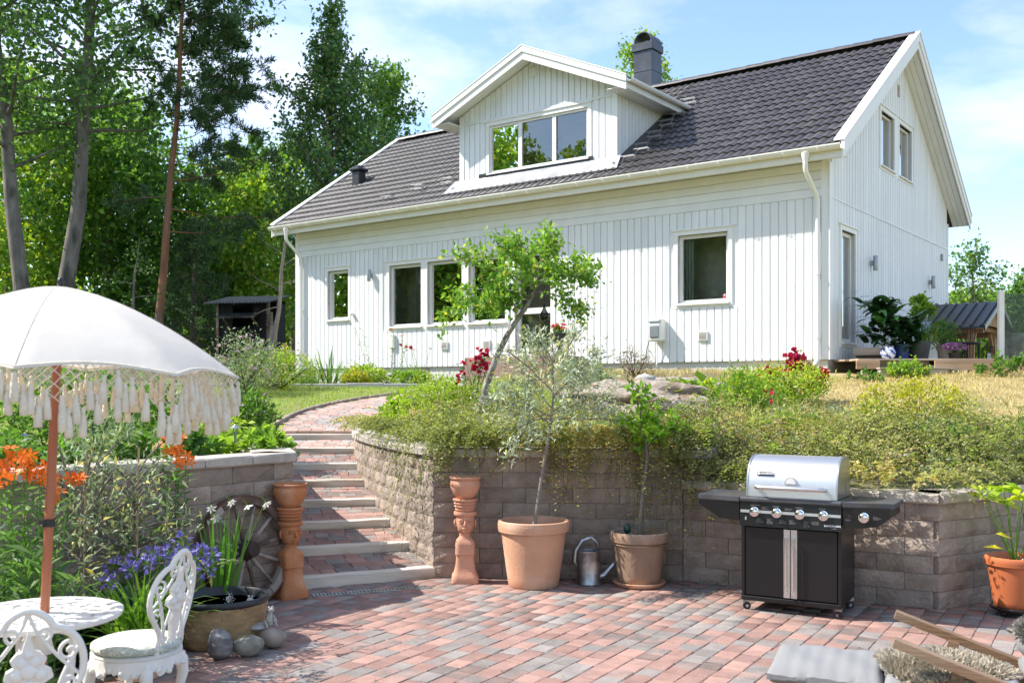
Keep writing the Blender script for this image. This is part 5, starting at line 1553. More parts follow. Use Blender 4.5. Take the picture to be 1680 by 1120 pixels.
# deck rim and side tables
m = MB(); m.bbox(-.01, GW + .01, -.045, GD + .02, .800, .835, .010); m.build('rim', shelf_m, gr)
def side_table(s):
    if s < 0: xs = (-.345, -.012)
    else: xs = (GW + .012, GW + .345)
    t = MB()
    top = [(xs[0], .02 if s < 0 else -.045), (xs[1], -.045 if s < 0 else -.045), (xs[1], GD + .01), (xs[0], GD - .03)]
    if s > 0: top = [(xs[0], -.045), (xs[1], .02), (xs[1], GD - .03), (xs[0], GD + .01)]
    t.slab(top, .800, .832)
    sd = t.build('side_table', shelf_m, gr)
    inn, out = (xs[1], xs[0]) if s < 0 else (xs[0], xs[1])
    b = MB()
    pts = [(inn, .655), (inn, .799), (out + (.02 if s < 0 else -.02), .799), (out + (.02 if s < 0 else -.02), .765), (out * .45 + inn * .55, .67)]
    if s > 0: pts = [(inn, .655), (inn, .799), (out - .02, .799), (out - .02, .735), (out - .10, .675), (inn + .10, .655)]
    b.prism(pts, -.028, GD - .04); b.build('apron', black_paint, sd)
    return sd
side_table(-1); sd = side_table(1)
knob(GW + .155, .735, sd, -.028)
MB().tube([(GW + .06, -.028, .735), (GW + .06, -.036, .735)], .015, 14).build('igniter', black_plastic, sd)
pm = MB(); py_ = py; py = lambda z: -.0255
plines(GW + .06, .712, .06, 2); plines(GW + .24, .742, .05, 4); pm.build('print', fine_print, sd)['kind'] = 'stuff'; py = py_
for k in range(5): MB().box(GW + .03, GW + .05, .18 + k * .035, .20 + k * .035, .8325, .834).build('slot', black_plastic, sd)
# lid: rounded hood
lp = [(-.0, .838), (.006, .905), (.012, .938), (.03, 1.0), (.06, 1.055), (.105, 1.098), (.16, 1.122), (.23, 1.130), (.33, 1.128), (.40, 1.115), (.43, 1.085), (.435, .838)]
sw = Matrix(((0, 1, 0, 0), (1, 0, 0, 0), (0, 0, 1, 0), (0, 0, 0, 1)))
lid = MB().prism(lp, .035, GW - .035, sw).build('lid', steel, gr, smooth=25)
for x in (.030, GW - .042): MB().prism([(y - .002 if y > .2 else y - .004, z + .004) for y, z in lp], x, x + .012, sw).build('lid_end', mat('lid_end_steel', (.5, .5, .5), .35, .05, metal=1), lid, smooth=25)
MB().tube([(.115, -.002, .905), (.12, -.05, .912), (.15, -.062, .912), (GW - .15, -.062, .912), (GW - .12, -.05, .912), (GW - .115, -.002, .905)], .015, 12).build('handle', steel, lid, smooth=True)
g_ = MB(); vs = [(GW/2 + .045 * math.cos(a), .004, .936 + .052 * math.sin(a)) for a in np.linspace(0, PI, 15)]
g_.prism([(x, z) for x, y, z in vs], -.003, .02); th = g_.build('thermometer', chrome, lid, (0, .0, 0))
MB().prism([(GW/2 + .036 * math.cos(a), .942 + .040 * math.sin(a)) for a in np.linspace(0, PI, 15)], -.006, -.0035).build('dial', print_m, th)
bd = MB().bbox(-.062, .062, -.004, .0, -.014, .014, .003).build('badge', black_plastic, lid, (.165, .027, 1.005), (-.36, 0, 0))
text('LANDMANN', .019, 'lettering', bd, (.010, -.0048, 0), (R(90), 0, 0), print_m, bold=True)
MB().tube([(-.047, -.004, 0), (-.047, -.006, 0)], .010, 12).build('emblem', print_m, bd)
MB().prism([(GW - .03, .86), (GW - .03, .95), (GW - .029, .86)], .28, .29).build('hinge_plate', black_paint, lid)

# ------------------------------------------------------------------ orange pot on castors at the right edge
pr_ = Vector((3.62, 7.18, 0))
pot = empty('flower_pot', pr_, 0, 'glossy orange pot on castors at the right edge by the wall', 'pot')
MB().lathe(pot_profile(.205, .135, .365, .022, .055), 44, (0, 0, .06)).build('body', terra_plastic, pot, smooth=40)
soil_disc(.17, .36, pot)
m = MB(); m.lathe([(.16, .045), (.165, .06), (.16, .064)], 24)
for a in (.4, 2, 3.6, 5.2): m.tube([(.12 * math.cos(a) - .01, .12 * math.sin(a), .024), (.12 * math.cos(a) + .01, .12 * math.sin(a), .024)], .024, 12)
m.build('castor_base', black_plastic, pot)
g = random.Random(5); m = MB()
for i in range(14): m.ball((g.uniform(-.13, .13), g.uniform(-.13, .13), .375), g.uniform(.015, .03), 8, 5, sz=.7)
m.build('pebbles', mat('pebble', (.5, .46, .40), .8, .2, 10), pot, smooth=True)['kind'] = 'stuff'

# ------------------------------------------------------------------ cart wheel against the left wall
wd = Vector((-2.76 + 1.76, 6.64 - 8.03, 0)).normalized()                # along the wall, towards the left
wn_ = Vector((-wd.y, wd.x, 0)); wn_ = wn_ if wn_.y < 0 else -wn_
wc = Vector((-1.76, 8.03, 0)) + wd * .56 + wn_ * .16
wheel = empty('cart_wheel', wc, math.atan2(-wd.y, -wd.x), 'weathered wooden cart wheel leaning on the wall left of the stairs', 'wheel')
WR = .415
wood_w = mat('weathered_wheel', (.32, .275, .235), .9, .3, 7, .6, 40, col2=(.11, .07, .048), c2scale=4, stretch=(1, 1, 1)); rust = mat('rusty_iron', (.14, .065, .04), .9, .3, 8, .5, 40)
tl = R(9)
Rm = Matrix.Rotation(-tl, 4, 'X')                                         # leans back on the wall
def ring(r0, r1, y0, y1, n=40):
    vs, fs = [], []
    for i in range(n):
        a = 2 * PI * i / n
        for r, y in ((r0, y0), (r1, y0), (r1, y1), (r0, y1)): vs.append(Rm @ Vector((math.cos(a) * r, y, math.sin(a) * r + WR)))
    for i in range(n):
        for j in range(4): fs.append((4*i+j, 4*i+(j+1) % 4, 4*((i+1) % n)+(j+1) % 4, 4*((i+1) % n)+j))
    return MB().add(vs, fs)
for k in range(6):                                                        # six felloes
    vs, fs = [], []
    for i in range(8):
        a = 2 * PI * (k + i / 7 * .985) / 6
        for r, y in ((WR - .062, -.03), (WR - .008, -.03), (WR - .008, .03), (WR - .062, .03)): vs.append(Rm @ Vector((math.cos(a) * r, y, math.sin(a) * r + WR)))
    for i in range(7):
        for j in range(4): fs.append((4*i+j, 4*i+(j+1) % 4, 4*i+4+(j+1) % 4, 4*i+4+j))
    fs += [(0, 1, 2, 3), (31, 30, 29, 28)]
    MB().add(vs, fs).build('felloe', wood_w, wheel)
ring(WR - .008, WR, -.033, .033).build('iron_tyre', rust, wheel)
for k in range(12):
    a = 2 * PI * (k + .3) / 12
    MB().tube([Rm @ Vector((math.cos(a) * r, 0, math.sin(a) * r + WR)) for r in (.05, .12, .25, WR - .055)], [.019, .016, .014, .013], 8).build('spoke', wood_w, wheel, smooth=True)
MB().tube([Rm @ Vector((0, y, WR)) for y in (-.11, -.105, -.06, .0, .05, .08)], [.045, .055, .062, .085, .07, .06], 18).build('hub', mat('hub_wood', (.045, .032, .025), .9, .3, 8), wheel, smooth=40)

# ------------------------------------------------------------------ water tub wrapped in sacking, with stones and figurines
tc_ = Vector((-1.875, 6.42, 0))
tub = empty('water_tub', tc_, 0, 'round black water tub wrapped in brown sacking behind the stones', 'tub')
burlap = mat('burlap', (.42, .28, .14), .95, .25, 14, 1.2, 110, col2=(.50, .36, .20), c2scale=5, stretch=(1, 1, 2.2))
vs, fs = [], []
g = random.Random(3); n = 60; zs = [0.0, .03, .08, .14, .20, .245, .262]
for j, z in enumerate(zs):
    for i in range(n):
        a = 2 * PI * i / n; r = .262 + .030 * (z / .26) + .006 * math.sin(9 * a + j) + .004 * math.sin(23 * a + 2 * j) + (.008 if j in (1, 2) else 0) - (.01 if j == 0 else 0) + (.006 * math.sin(31 * a) if j == 6 else 0)
        vs.append((math.cos(a) * r, math.sin(a) * r, z))
for j in range(len(zs) - 1):
    for i in range(n): fs.append((j*n+i, j*n+(i+1) % n, (j+1)*n+(i+1) % n, (j+1)*n+i))
MB().add(vs, fs).build('sacking', burlap, tub, smooth=True)
MB().lathe([(.25, 0), (.285, .255), (.300, .262), (.308, .272), (.308, .292), (.302, .300), (.285, .300), (.278, .290), (.262, .12), (.2, .06)], 56).build('basin', mat('tub_plastic', (.018, .022, .028), .42, .1, 8), tub, smooth=40)
wat = mat('dark_water', (.01, .014, .016), .05, .1, 3, .25, 14)
MB().lathe([(.274, .245), (.0001, .245)], 48).build('water', wat, tub)
L = Leaves(8); n_ = 70; P = np.array([[.05, .02, .25]]) + L.rng.normal(size=(n_, 3)) * np.array([.012, .012, .02]) + np.array([0, 0, .02]); L.leaf(P, .010, .7); L.build('splash', fl_white, tub)
def stone(u, v, sx, sy, sz, mt, label, seed, z0=0.0, rz=0.0, name='stone', group='round stones by the water tub'):
    g = np.random.default_rng(seed); p = gnd(u, v, 0); m = MB(); vs, fs = [], []
    A, B = 14, 9
    ph = g.uniform(0, 6, 6)
    for i in range(B + 1):
        t = PI * i / B
        for j in range(A):
            a = 2 * PI * j / A; k = 1 + .10 * math.sin(2 * a + ph[0]) * math.sin(t) + .08 * math.sin(3 * t + ph[1]) + .05 * math.sin(3 * a + ph[2])
            vs.append((math.cos(a) * math.sin(t) * sx * k, math.sin(a) * math.sin(t) * sy * k, (1 - math.cos(t)) * sz * (1 + .06 * math.sin(a + ph[3]))))
    for i in range(B):
        for j in range(A): fs.append((i*A+j, i*A+(j+1) % A, (i+1)*A+(j+1) % A, (i+1)*A+j))
    zmin = min(q[2] for q in vs)
    vs = [(x, y, z - zmin) for x, y, z in vs]
    return m.add(vs, fs).build(name, mt, None, (p.x, p.y, z0), rz, smooth=True, label=label, cat='stone', group=group)
st_dark = mat('dark_stone', (.13, .125, .125), .8, .3, 10, .5, 30, col2=(.26, .25, .245), c2scale=5, stretch=(1, 1, 3)); st_green = mat('green_stone', (.20, .195, .155), .85, .3, 12, .5, 30, col2=(.30, .29, .25), c2scale=6); st_brown = mat('brown_stone', (.22, .18, .14), .85, .3, 9, .5, 30, col2=(.32, .28, .23), c2scale=5); st_pale = mat('pale_stone', (.40, .38, .36), .85, .15, 10, .3, 30)
stone(360, 1081, .085, .075, .088, st_dark, 'dark grey upright stone with pale streaks in front of the tub', 1)
stone(408, 1076, .088, .07, .062, st_green, 'greenish grey round stone in the middle of the stones', 2, rz=.3)
stone(448, 1062, .082, .07, .062, st_brown, 'brown speckled stone on the right under the figurines', 3)
stone(424, 1058, .070, .055, .024, st_pale, 'flat pale pebble laid across two stones under a frog', 4, z0=.095, rz=.4)
fig_m = mat('cast_stone', (.42, .41, .37), .85, .15, 20, .3, 60)
def frog(p, rz, label, tall):
    r = empty('frog_figurine', p, rz, label, 'figurine', 'little stone figurines on the stones')
    m = MB()
    m.tube([(0, .012, 0), (0, .010, .02), (0, .004, .05), (0, -.002, .075 * tall), (0, -.006, .092 * tall)], [.022, .027, .022, .014, .013], 12)
    m.ball((0, -.012, .105 * tall), .020, 12, 8, sx=1.15, sz=.8)
    for s in (-1, 1):
        m.ball((s * .012, -.010, .121 * tall), .008, 8, 6)
        m.tube([(s * .020, .01, .03), (s * .036, -.006, .034), (s * .030, -.02, .006), (s * .036, -.036, .003)], [.011, .011, .007, .005], 8)
        m.tube([(s * .016, -.004, .072 * tall), (s * .026, -.018, .048), (s * .012, -.028, .030)], [.007, .006, .005], 6)
    m.build('body', fig_m, r, smooth=True)
q = gnd(420, 1056); frog((q.x - .03, q.y, .142), R(-20), 'taller pale frog figurine sitting on the flat pebble', 1.35)
q = gnd(443, 1058); frog((q.x, q.y, .122), R(40), 'smaller frog figurine on the brown speckled stone', 1.0)
# ------------------------------------------------------------------ parasol
canvas = bpy.data.materials.new('canvas'); canvas.use_nodes = True
_n, _l = canvas.node_tree.nodes, canvas.node_tree.links
_p = _n['Principled BSDF']; _p.inputs['Base Color'].default_value = (.87, .84, .78, 1); _p.inputs['Roughness'].default_value = .85
_t = _n.new('ShaderNodeBsdfTranslucent'); _t.inputs['Color'].default_value = (.72, .64, .52, 1); _x = _n.new('ShaderNodeMixShader'); _x.inputs[0].default_value = .36
_l.new(_p.outputs[0], _x.inputs[1]); _l.new(_t.outputs[0], _x.inputs[2]); _l.new(_x.outputs[0], _n['Material Output'].inputs['Surface'])
_w = _n.new('ShaderNodeTexNoise'); _w.inputs['Scale'].default_value = 7; _b = _n.new('ShaderNodeBump'); _b.inputs['Strength'].default_value = .25; _b.inputs['Distance'].default_value = .02
_c = _n.new('ShaderNodeTexCoord'); _l.new(_c.outputs['Object'], _w.inputs['Vector']); _l.new(_w.outputs['Fac'], _b.inputs['Height']); _l.new(_b.outputs['Normal'], _p.inputs['Normal'])
cotton = mat('cotton_cord', (.74, .67, .55), .95, .1, 30, .6, 120)
pole_m = mat('red_brown_pole', (.36, .115, .055), .45, .12, 6, stretch=(1, 1, .2))
pb_ = Vector((-1.965, 4.12, 0))
ptop = Vector((-1.865, 4.12, 2.045))
par = empty('parasol', pb_, 0, 'white fringed parasol with red-brown pole at the left', 'parasol')
pd = ptop - pb_
MB().tube([(0, 0, 0), pd * .5, pd * .985], .0185, 14).build('pole', pole_m, par, smooth=True)
k_ = pd * (.80 / 2.045)
MB().tube([k_ * 1.32, k_ * 1.36], .024, 14).build('collar', black_plastic, par)
MB().tube([k_ * 1.345 + Vector((0, 0, 0)), k_ * 1.345 + Vector((-.035, -.02, 0))], .012, 10).build('knob', black_plastic, par)
MB().ball(pd + Vector((0, 0, .02)), .014, 12, 8, sz=1.4).build('finial', black_plastic, par, smooth=True)
tq = pd.normalized().to_track_quat('Z', 'Y').to_matrix().to_4x4() @ Matrix.Rotation(R(14), 4, 'Z')
tq.translation = pd
CR, CD = .735, .345
NG = 8
def canopy_pt(a, f, lower=0.0):
    """a: angle in gores, f: 0 apex .. 1 rim"""
    g_i = math.floor(a); t = a - g_i
    a0 = 2 * PI * g_i / NG; a1 = 2 * PI * (g_i + 1) / NG
    p = Vector((math.cos(a0), math.sin(a0), 0)).lerp(Vector((math.cos(a1), math.sin(a1), 0)), t)
    sag = math.sin(PI * t)
    r = CR * f * (1 - .045 * sag * f * f)
    z = -CD * (f ** 1.62) + .028 * sag * f * f * (1.0 if f > .7 else f) - lower
    return Vector((p.x * r, p.y * r, z))
vs, fs = [], []; na, nf = NG * 8, 10
for j in range(nf + 1):
    for i in range(na): vs.append(tq @ canopy_pt(i / 8, max(.012, j / nf)))
for j in range(nf):
    for i in range(na): fs.append((j*na+i, j*na+(i+1) % na, (j+1)*na+(i+1) % na, (j+1)*na+i))
fs.append(tuple(reversed(range(na))))
can_o = MB().add(vs, fs).build('canopy', canvas, par)
me = can_o.data; me.polygons.foreach_set('use_smooth', [True] * len(me.polygons))
for i in range(NG): MB().tube([tq @ (canopy_pt(i, f) - Vector((0, 0, .012))) for f in (.05, .3, .6, .97)], .006, 6).build('rib', white_metal, par)
m = MB()                                             # seams on top
for i in range(NG): m.tube([tq @ (canopy_pt(i, f) + Vector((0, 0, .001))) for f in np.linspace(.02, 1, 12)], .0008, 5)
m.build('seam_piping', canvas, par)['kind'] = 'stuff'
# macrame net and tassels
net = MB()
def rim_pt(a, dn): return tq @ canopy_pt(a % NG, .985) + Vector((0, 0, -dn))
cells = NG * 11
def depth_at(i):                                     # zigzag: long points at mid-gore and rib
    t = (i / cells * NG * 1.5) % 1.0
    return .030 + .135 * (1 - abs(2 * t - 1))
tass = MB(); tp = []
tz = [(.0035, .006), (.007, 0), (.009, -.010), (.0065, -.017), (.012, -.032), (.0145, -.065), (.0155, -.098), (.011, -.101), (.0005, -.096)]
tass.lathe([(r, z) for r, z in reversed(tz)], 9); tass_me = tass.mesh('tassel', cotton, smooth=60)
step = .024
for i in range(cells):
    a, a1 = i * NG / cells, (i + 1) * NG / cells
    d0, d1 = depth_at(i), depth_at(i + 1)
    rows_ = int(max(d0, d1) / step) + 1
    for j in range(rows_):
        z0, z1 = j * step, (j + 1) * step
        off = .5 * NG / cells if j % 2 else 0.0
        mid = rim_pt(a + NG / cells * .5 + off, z1 + .002)
        net.tube([rim_pt(a + off, z0), mid], .0020, 4, cap=False); net.tube([rim_pt(a + NG / cells + off, z0), mid], .0020, 4, cap=False)
    off = .5 * NG / cells if (rows_ - 1) % 2 else 0.0
    put('tassel', tass_me, par, rim_pt(a + NG / cells * .5 + off, rows_ * step), (rg.uniform(-.08, .08), rg.uniform(-.08, .08), rg.uniform(0, 6)))
    put('tassel', tass_me, par, rim_pt(a, max(0.0, (rows_ - 2) * step)), (rg.uniform(-.08, .08), rg.uniform(-.08, .08), rg.uniform(0, 6)))
m = MB(); m.tube([rim_pt(i * NG / 96, 0) for i in range(96)], .0045, 5, closed=True); m.build('hem_cord', cotton, par)
net.build('macrame_net', cotton, par)

# ------------------------------------------------------------------ round cast table
tb = Vector((-1.945, 4.10, 0)); TZ, TR = .70, .325
table = empty('garden_table', tb, 0, 'round white openwork metal table under the parasol', 'table')
vs, fs = [], []; NA = 72; rr = np.linspace(.035, TR - .03, 11)
for r in rr:
    for i in range(NA): a = 2 * PI * i / NA + .10 * math.sin(r * 40); vs.append((math.cos(a) * r, math.sin(a) * r, TZ))
for j in range(10):
    for i in range(NA):
        hole = (j % 2 == 1 and (i + (j // 2) * 2) % 4 in (0, 1)) or (j % 4 == 2 and (i + j) % 6 in (2, 3))
        if hole: continue
        fs.append((j*NA+i, j*NA+(i+1) % NA, (j+1)*NA+(i+1) % NA, (j+1)*NA+i))
top = MB().add(vs, fs).build('openwork_top', white_metal, table)
sm = top.modifiers.new('thickness', 'SOLIDIFY'); sm.thickness = .012; sm.offset = -1
MB().lathe([(TR - .034, TZ - .018), (TR - .006, TZ - .018), (TR, TZ - .010), (TR, TZ + .002), (TR - .01, TZ + .006), (TR - .034, TZ + .002), (TR - .034, TZ - .018)], 64, cap=False).build('rim', white_metal, table, smooth=40)
m = MB(); m.lathe([(.06, TZ - .16), (.045, TZ - .10), (.09, TZ - .02), (.09, TZ - .014)], 20); m.build('hub', white_metal, table, smooth=True)
for k in range(3):
    a = R(30) + k * 2 * PI / 3; c, s = math.cos(a), math.sin(a)
    MB().tube([(c * r, s * r, z) for r, z in ((.05, TZ - .06), (.13, TZ - .10), (.12, TZ - .26), (.06, TZ - .38), (.10, .16), (.22, .05), (.26, .012))], [.016, .018, .016, .014, .014, .014, .018], 10).build('leg', white_metal, table, smooth=True)
MB().lathe([(.20, 0), (.21, .01), (.20, .05), (.06, .08), (.035, .22), (.028, .22)], 32, (0, 0, 0)).build('parasol_foot', black_plastic, table, smooth=40)

# ------------------------------------------------------------------ ornate cast chairs (local: seat in front of the back, facing -y)
def spiral(c, r0, turns, start, sx=1, k=26, shrink=.12):
    return [(c[0] + sx * math.cos(start + 2 * PI * turns * t) * r0 * (1 - (1 - shrink) * t), c[1] + math.sin(start + 2 * PI * turns * t) * r0 * (1 - (1 - shrink) * t)) for t in np.linspace(0, 1, k)]
cushion_m = mat('patterned_cushion', (.42, .46, .40), .95, .1, 4, .3, 60, col2=(.60, .62, .55), c2scale=34, c2lo=.46, c2hi=.56, stretch=(1, 1.8, 1))
def cast_chair(p, rz, label, cushion=True):
    r = empty('cast_chair', p, rz, label, 'chair', 'white ornate cast metal chairs')
    SH, SR_ = .435, .195
    MB().lathe([(.02, SH - .012), (SR_ - .01, SH - .018), (SR_, SH - .010), (SR_ + .004, SH), (SR_ - .006, SH + .006), (.02, SH + .004)], 40).build('seat', white_metal, r, smooth=40)
    if cushion:
        MB().lathe([(.02, SH + .004), (SR_ - .02, SH + .006), (SR_ + .004, SH + .022), (SR_ + .002, SH + .040), (SR_ - .03, SH + .052), (.08, SH + .058), (.0001, SH + .056)], 40).build('cushion', cushion_m, r, smooth=True)
    # lacy apron
    a_ = MB(); n = 64; vs, fs = [], []
    for i in range(n):
        a = 2 * PI * i / n; lo = SH - .045 - .035 * abs(math.sin(a * 4)) - .012 * math.sin(a * 24)
        for rr_, z in ((SR_ - .012, SH - .012), (SR_ + .004, SH - .012), (SR_ + .008 - .02 * 0, lo), (SR_ - .008, lo)): vs.append((math.cos(a) * rr_, math.sin(a) * rr_, z))
    for i in range(n):
        for j in range(4): fs.append((4*i+j, 4*i+(j+1) % 4, 4*((i+1) % n)+(j+1) % 4, 4*((i+1) % n)+j))
    ap = a_.add(vs, fs).build('apron', white_metal, r)
    o_ = MB().ball((0, 0, 0), .014, 7, 5).mesh('ornament', white_metal, True)
    for i in range(24):
        a = 2 * PI * i / 24
        put('ornament', o_, ap, (math.cos(a) * (SR_ + .010), math.sin(a) * (SR_ + .010), SH - .045 - .012 * (i % 3)))
    for sx, sy in ((-1, -1), (1, -1), (1, 1), (-1, 1)):
        dx, dy = sx * .7071, sy * .7071
        MB().tube([(dx * q, dy * q, z) for q, z in ((.165, SH - .015), (.200, SH - .07), (.205, SH - .13), (.180, SH - .24), (.175, .12), (.195, .04), (.215, .008))], [.022, .030, .026, .015, .012, .013, .018], 9).build('leg', white_metal, r, smooth=True)
    # back: in the plane y = +.175, leaning back
    B0, BH = SH - .01, .47
    def bp(x, z): return Vector((x, .165 + z * .16 - .03 * (x / .17) ** 2, B0 + z))
    bk = MB()
    arch = [(-.085, 0), (-.10, .05), (-.085, .10), (-.12, .15), (-.165, .22), (-.172, .29), (-.15, .36), (-.105, .40), (-.075, .405), (-.06, .44), (0, .475), (.06, .44), (.075, .405), (.105, .40), (.15, .36), (.172, .29), (.165, .22), (.12, .15), (.085, .10), (.10, .05), (.085, 0)]
    def smooth2(pts, it=2):
        for _ in range(it):
            q = [pts[0]]
            for a, c in zip(pts, pts[1:]): q += [(a[0]*.75+c[0]*.25, a[1]*.75+c[1]*.25), (a[0]*.25+c[0]*.75, a[1]*.25+c[1]*.75)]
            pts = q + [pts[-1]]
        return pts
    bk.tube([bp(*q) for q in smooth2(arch)], .0125, 8)
    back = bk.build('backrest', white_metal, r, smooth=True)
    sc = MB()
    for s in (-1, 1):
        for path_ in (spiral((s * .125, .315), .036, 1.25, PI * .5, s), spiral((s * .118, .205), .030, 1.2, -PI * .5, s), spiral((s * .052, .075), .026, 1.2, PI, s), spiral((s * .045, .385), .028, 1.1, -PI * .4, s)):
            sc.tube([bp(*q) for q in path_], .0065, 6)
        sc.tube([bp(*q) for q in smooth2([(s * .155, .33), (s * .105, .24), (s * .075, .14), (s * .055, .05), (s * .06, 0)])], .0075, 6)
        sc.tube([bp(*q) for q in smooth2([(s * .15, .235), (s * .09, .30), (s * .055, .35), (s * .02, .40), (0, .46)])], .0065, 6)
        sc.tube([bp(*q) for q in smooth2([(s * .03, .02), (s * .075, .10), (s * .05, .18), (s * .03, .23)])], .0065, 6)
    sc.build('scrollwork', white_metal, back, smooth=True)
    sp = MB()                                        # vase and flower in the middle
    pr2 = [(0, -.0), (.022, 0), (.014, .05), (.02, .10), (.034, .16), (.028, .20), (.05, .22), (.075, .235), (.068, .262), (.045, .275), (.055, .30), (.035, .325), (.02, .33), (.008, .37), (0, .40)]
    poly = [bp(x, z) for x, z in pr2] + [bp(-x, z) for x, z in reversed(pr2[1:-1])]
    k = len(poly); nrm = Vector((0, 1, -.16)).normalized() * .010
    sp.add([q - nrm for q in poly] + [q + nrm for q in poly], [tuple(range(k)), tuple(reversed(range(k, 2*k)))] + [(i, (i+1) % k, k + (i+1) % k, k + i) for i in range(k)])
    for x, z, q in ((0, .265, .030), (-.035, .25, .022), (.035, .25, .022), (-.02, .295, .02), (.02, .295, .02), (0, .32, .016), (0, .215, .022)):
        for s in (-1, 1): sp.ball(bp(x, z) + nrm * s * .8, q, 9, 6, sy=.5)
    sp.build('flower_splat', white_metal, back, smooth=50)
    return r
cast_chair((-1.715, 4.56, 0), math.atan2(.23, -.97) + PI/2, 'white ornate chair with patterned round cushion, facing the table')
cast_chair((-1.69, 3.50, 0), math.atan2(.85, -.38) + PI/2, 'white ornate chair nearest the camera at the lower left, seen from behind')

# ------------------------------------------------------------------ wooden recliner at the lower right
teak = mat('teak', (.24, .135, .068), .6, .2, 6, .3, 40, ovar=.1, col2=(.30, .20, .125), c2scale=2.5, stretch=(.3, 3, 3))
pad_m = mat('grey_cushion_cloth', (.235, .235, .235), .9, .05, 4, .25, 40)
fleece = leafmat('sheepskin_wool', (.40, .34, .25), (.62, .56, .46), trans=.15, tcol=(1, 1, .9), rough=.9, spec=.1); fleece_g = leafmat('grey_wool', (.20, .19, .17), (.40, .37, .33), trans=.1, tcol=(1, 1, .9), rough=.9, spec=.1)
ld = Vector((.93, -.37, 0)).normalized(); lrot = math.atan2(ld.y, ld.x)
lo = Vector((1.64, 4.22, 0))                          # middle of the arms' front ends on the ground
lc = empty('recliner', lo, lrot, 'wooden reclining garden chair with grey cushion at the lower right', 'recliner')
for s in (-1, 1):
    y = s * .265
    MB().bar((-.02, y, .615), (.72, y, .36), .056, .034, (0, 0, 1)).build('arm', teak, lc)
    MB().bar((.10, y * .9, 0), (.22, y * .9, .52), .025, .045).build('leg', teak, lc)
    MB().bar((.62, y * .9, 0), (.16, y * .9, .30), .025, .045).build('leg', teak, lc)
    MB().bar((-.50, y * .8, .315), (.60, y * .8, .335), .025, .045).build('side_rail', teak, lc)
    MB().bar((-.44, y * .8, 0), (-.41, y * .8, .30), .025, .04).build('leg', teak, lc)
    MB().bar((.45, y * .78, .34), (1.1, y * .78, .80), .025, .045).build('back_rail', teak, lc)
for k in range(7): MB().bbox(-.48 + k * .125, -.41 + k * .125, -.20, .20, .338, .352, .003).build('slat', teak, lc)
for k in range(6): MB().bar((.52 + k * .11, 0, .40 + k * .078), (.57 + k * .11, 0, .435 + k * .078), .40, .014).build('back_slat', teak, lc)
def pad(x0, x1, z0, z1, name, ny=14, nx=36, th=.12, w=.46):
    vs, fs = [], []
    for side in (0, 1):
        for i in range(nx + 1):
            for j in range(ny + 1):
                u, v = i / nx, j / ny
                e = (min(u, 1 - u) * nx / 2.2, min(v, 1 - v) * ny / 2.2); k = min(1, e[0]) ** .5 * min(1, e[1]) ** .5
                puff = .22 + .70 * k * (.9 + .1 * math.sin(PI * v)) - .10 * math.sin(7 * u + 4 * v) ** 2 - .05 * math.sin(23 * u) ** 2 + .06 * math.sin(PI * u)
                vs.append((x0 + (x1 - x0) * u, (v - .5) * w, z0 + (z1 - z0) * u + (th * .5) + (1 if side else -1) * th * .5 * puff))
    N = (nx + 1) * (ny + 1)
    for s in (0, 1):
        for i in range(nx):
            for j in range(ny):
                q = (s*N + i*(ny+1)+j, s*N + (i+1)*(ny+1)+j, s*N + (i+1)*(ny+1)+j+1, s*N + i*(ny+1)+j+1); fs.append(q if s else q[::-1])
    edge = [i*(ny+1) for i in range(nx+1)] + [nx*(ny+1)+j for j in range(1, ny+1)] + [i*(ny+1)+ny for i in range(nx-1, -1, -1)] + [j for j in range(ny-1, 0, -1)]
    for a, c in zip(edge, edge[1:] + edge[:1]): fs.append((a, c, N + c, N + a))
    return MB().add(vs, fs).build(name, pad_m, lc, smooth=50)
pad(-.52, -.06, .355, .355, 'cushion'); pad(-.055, .46, .357, .360, 'cushion'); pad(.47, 1.1, .40, .84, 'back_cushion')
def skin(c, r, n, ln, mt, seed, name, label, flatten=.35):
    root = empty(name, lo, lrot, label, 'sheepskin', 'sheepskins on the recliner')
    L = Leaves(seed); g = L.rng
    a = g.uniform(0, 2 * PI, n); q = np.sqrt(g.random(n)) * (1 + .12 * np.sin(3 * a + 1))
    x, y = np.cos(a) * q * r[0], np.sin(a) * q * r[1]
    z = r[2] * (1 - q ** 2 * .8)
    P = np.stack([c[0] + x, c[1] + y, c[2] + z], -1)
    D = np.stack([x / r[0] * .8, y / r[1] * .8, np.full(n, .55)], -1) + np.stack([np.sin(x * 31), np.cos(y * 27), 0 * x], -1) * .5
    L.leaf(P, ln, .22, D=D, dj=.35, fold=.1)
    L.build('wool', mt, root)
    MB().ball((c[0], c[1], c[2]), 1, 24, 10, sx=r[0] * .97, sy=r[1] * .97, sz=r[2] * .9).build('hide', pad_m, root, smooth=True)
skin((.16, -.02, .455), (.25, .22, .045), 12000, .035, fleece, 301, 'sheepskin', 'pale curly sheepskin spread on the seat of the recliner')
skin((.60, .16, .56), (.15, .14, .10), 8000, .04, fleece_g, 303, 'sheepskin', 'grey sheepskin heaped on the back of the recliner')
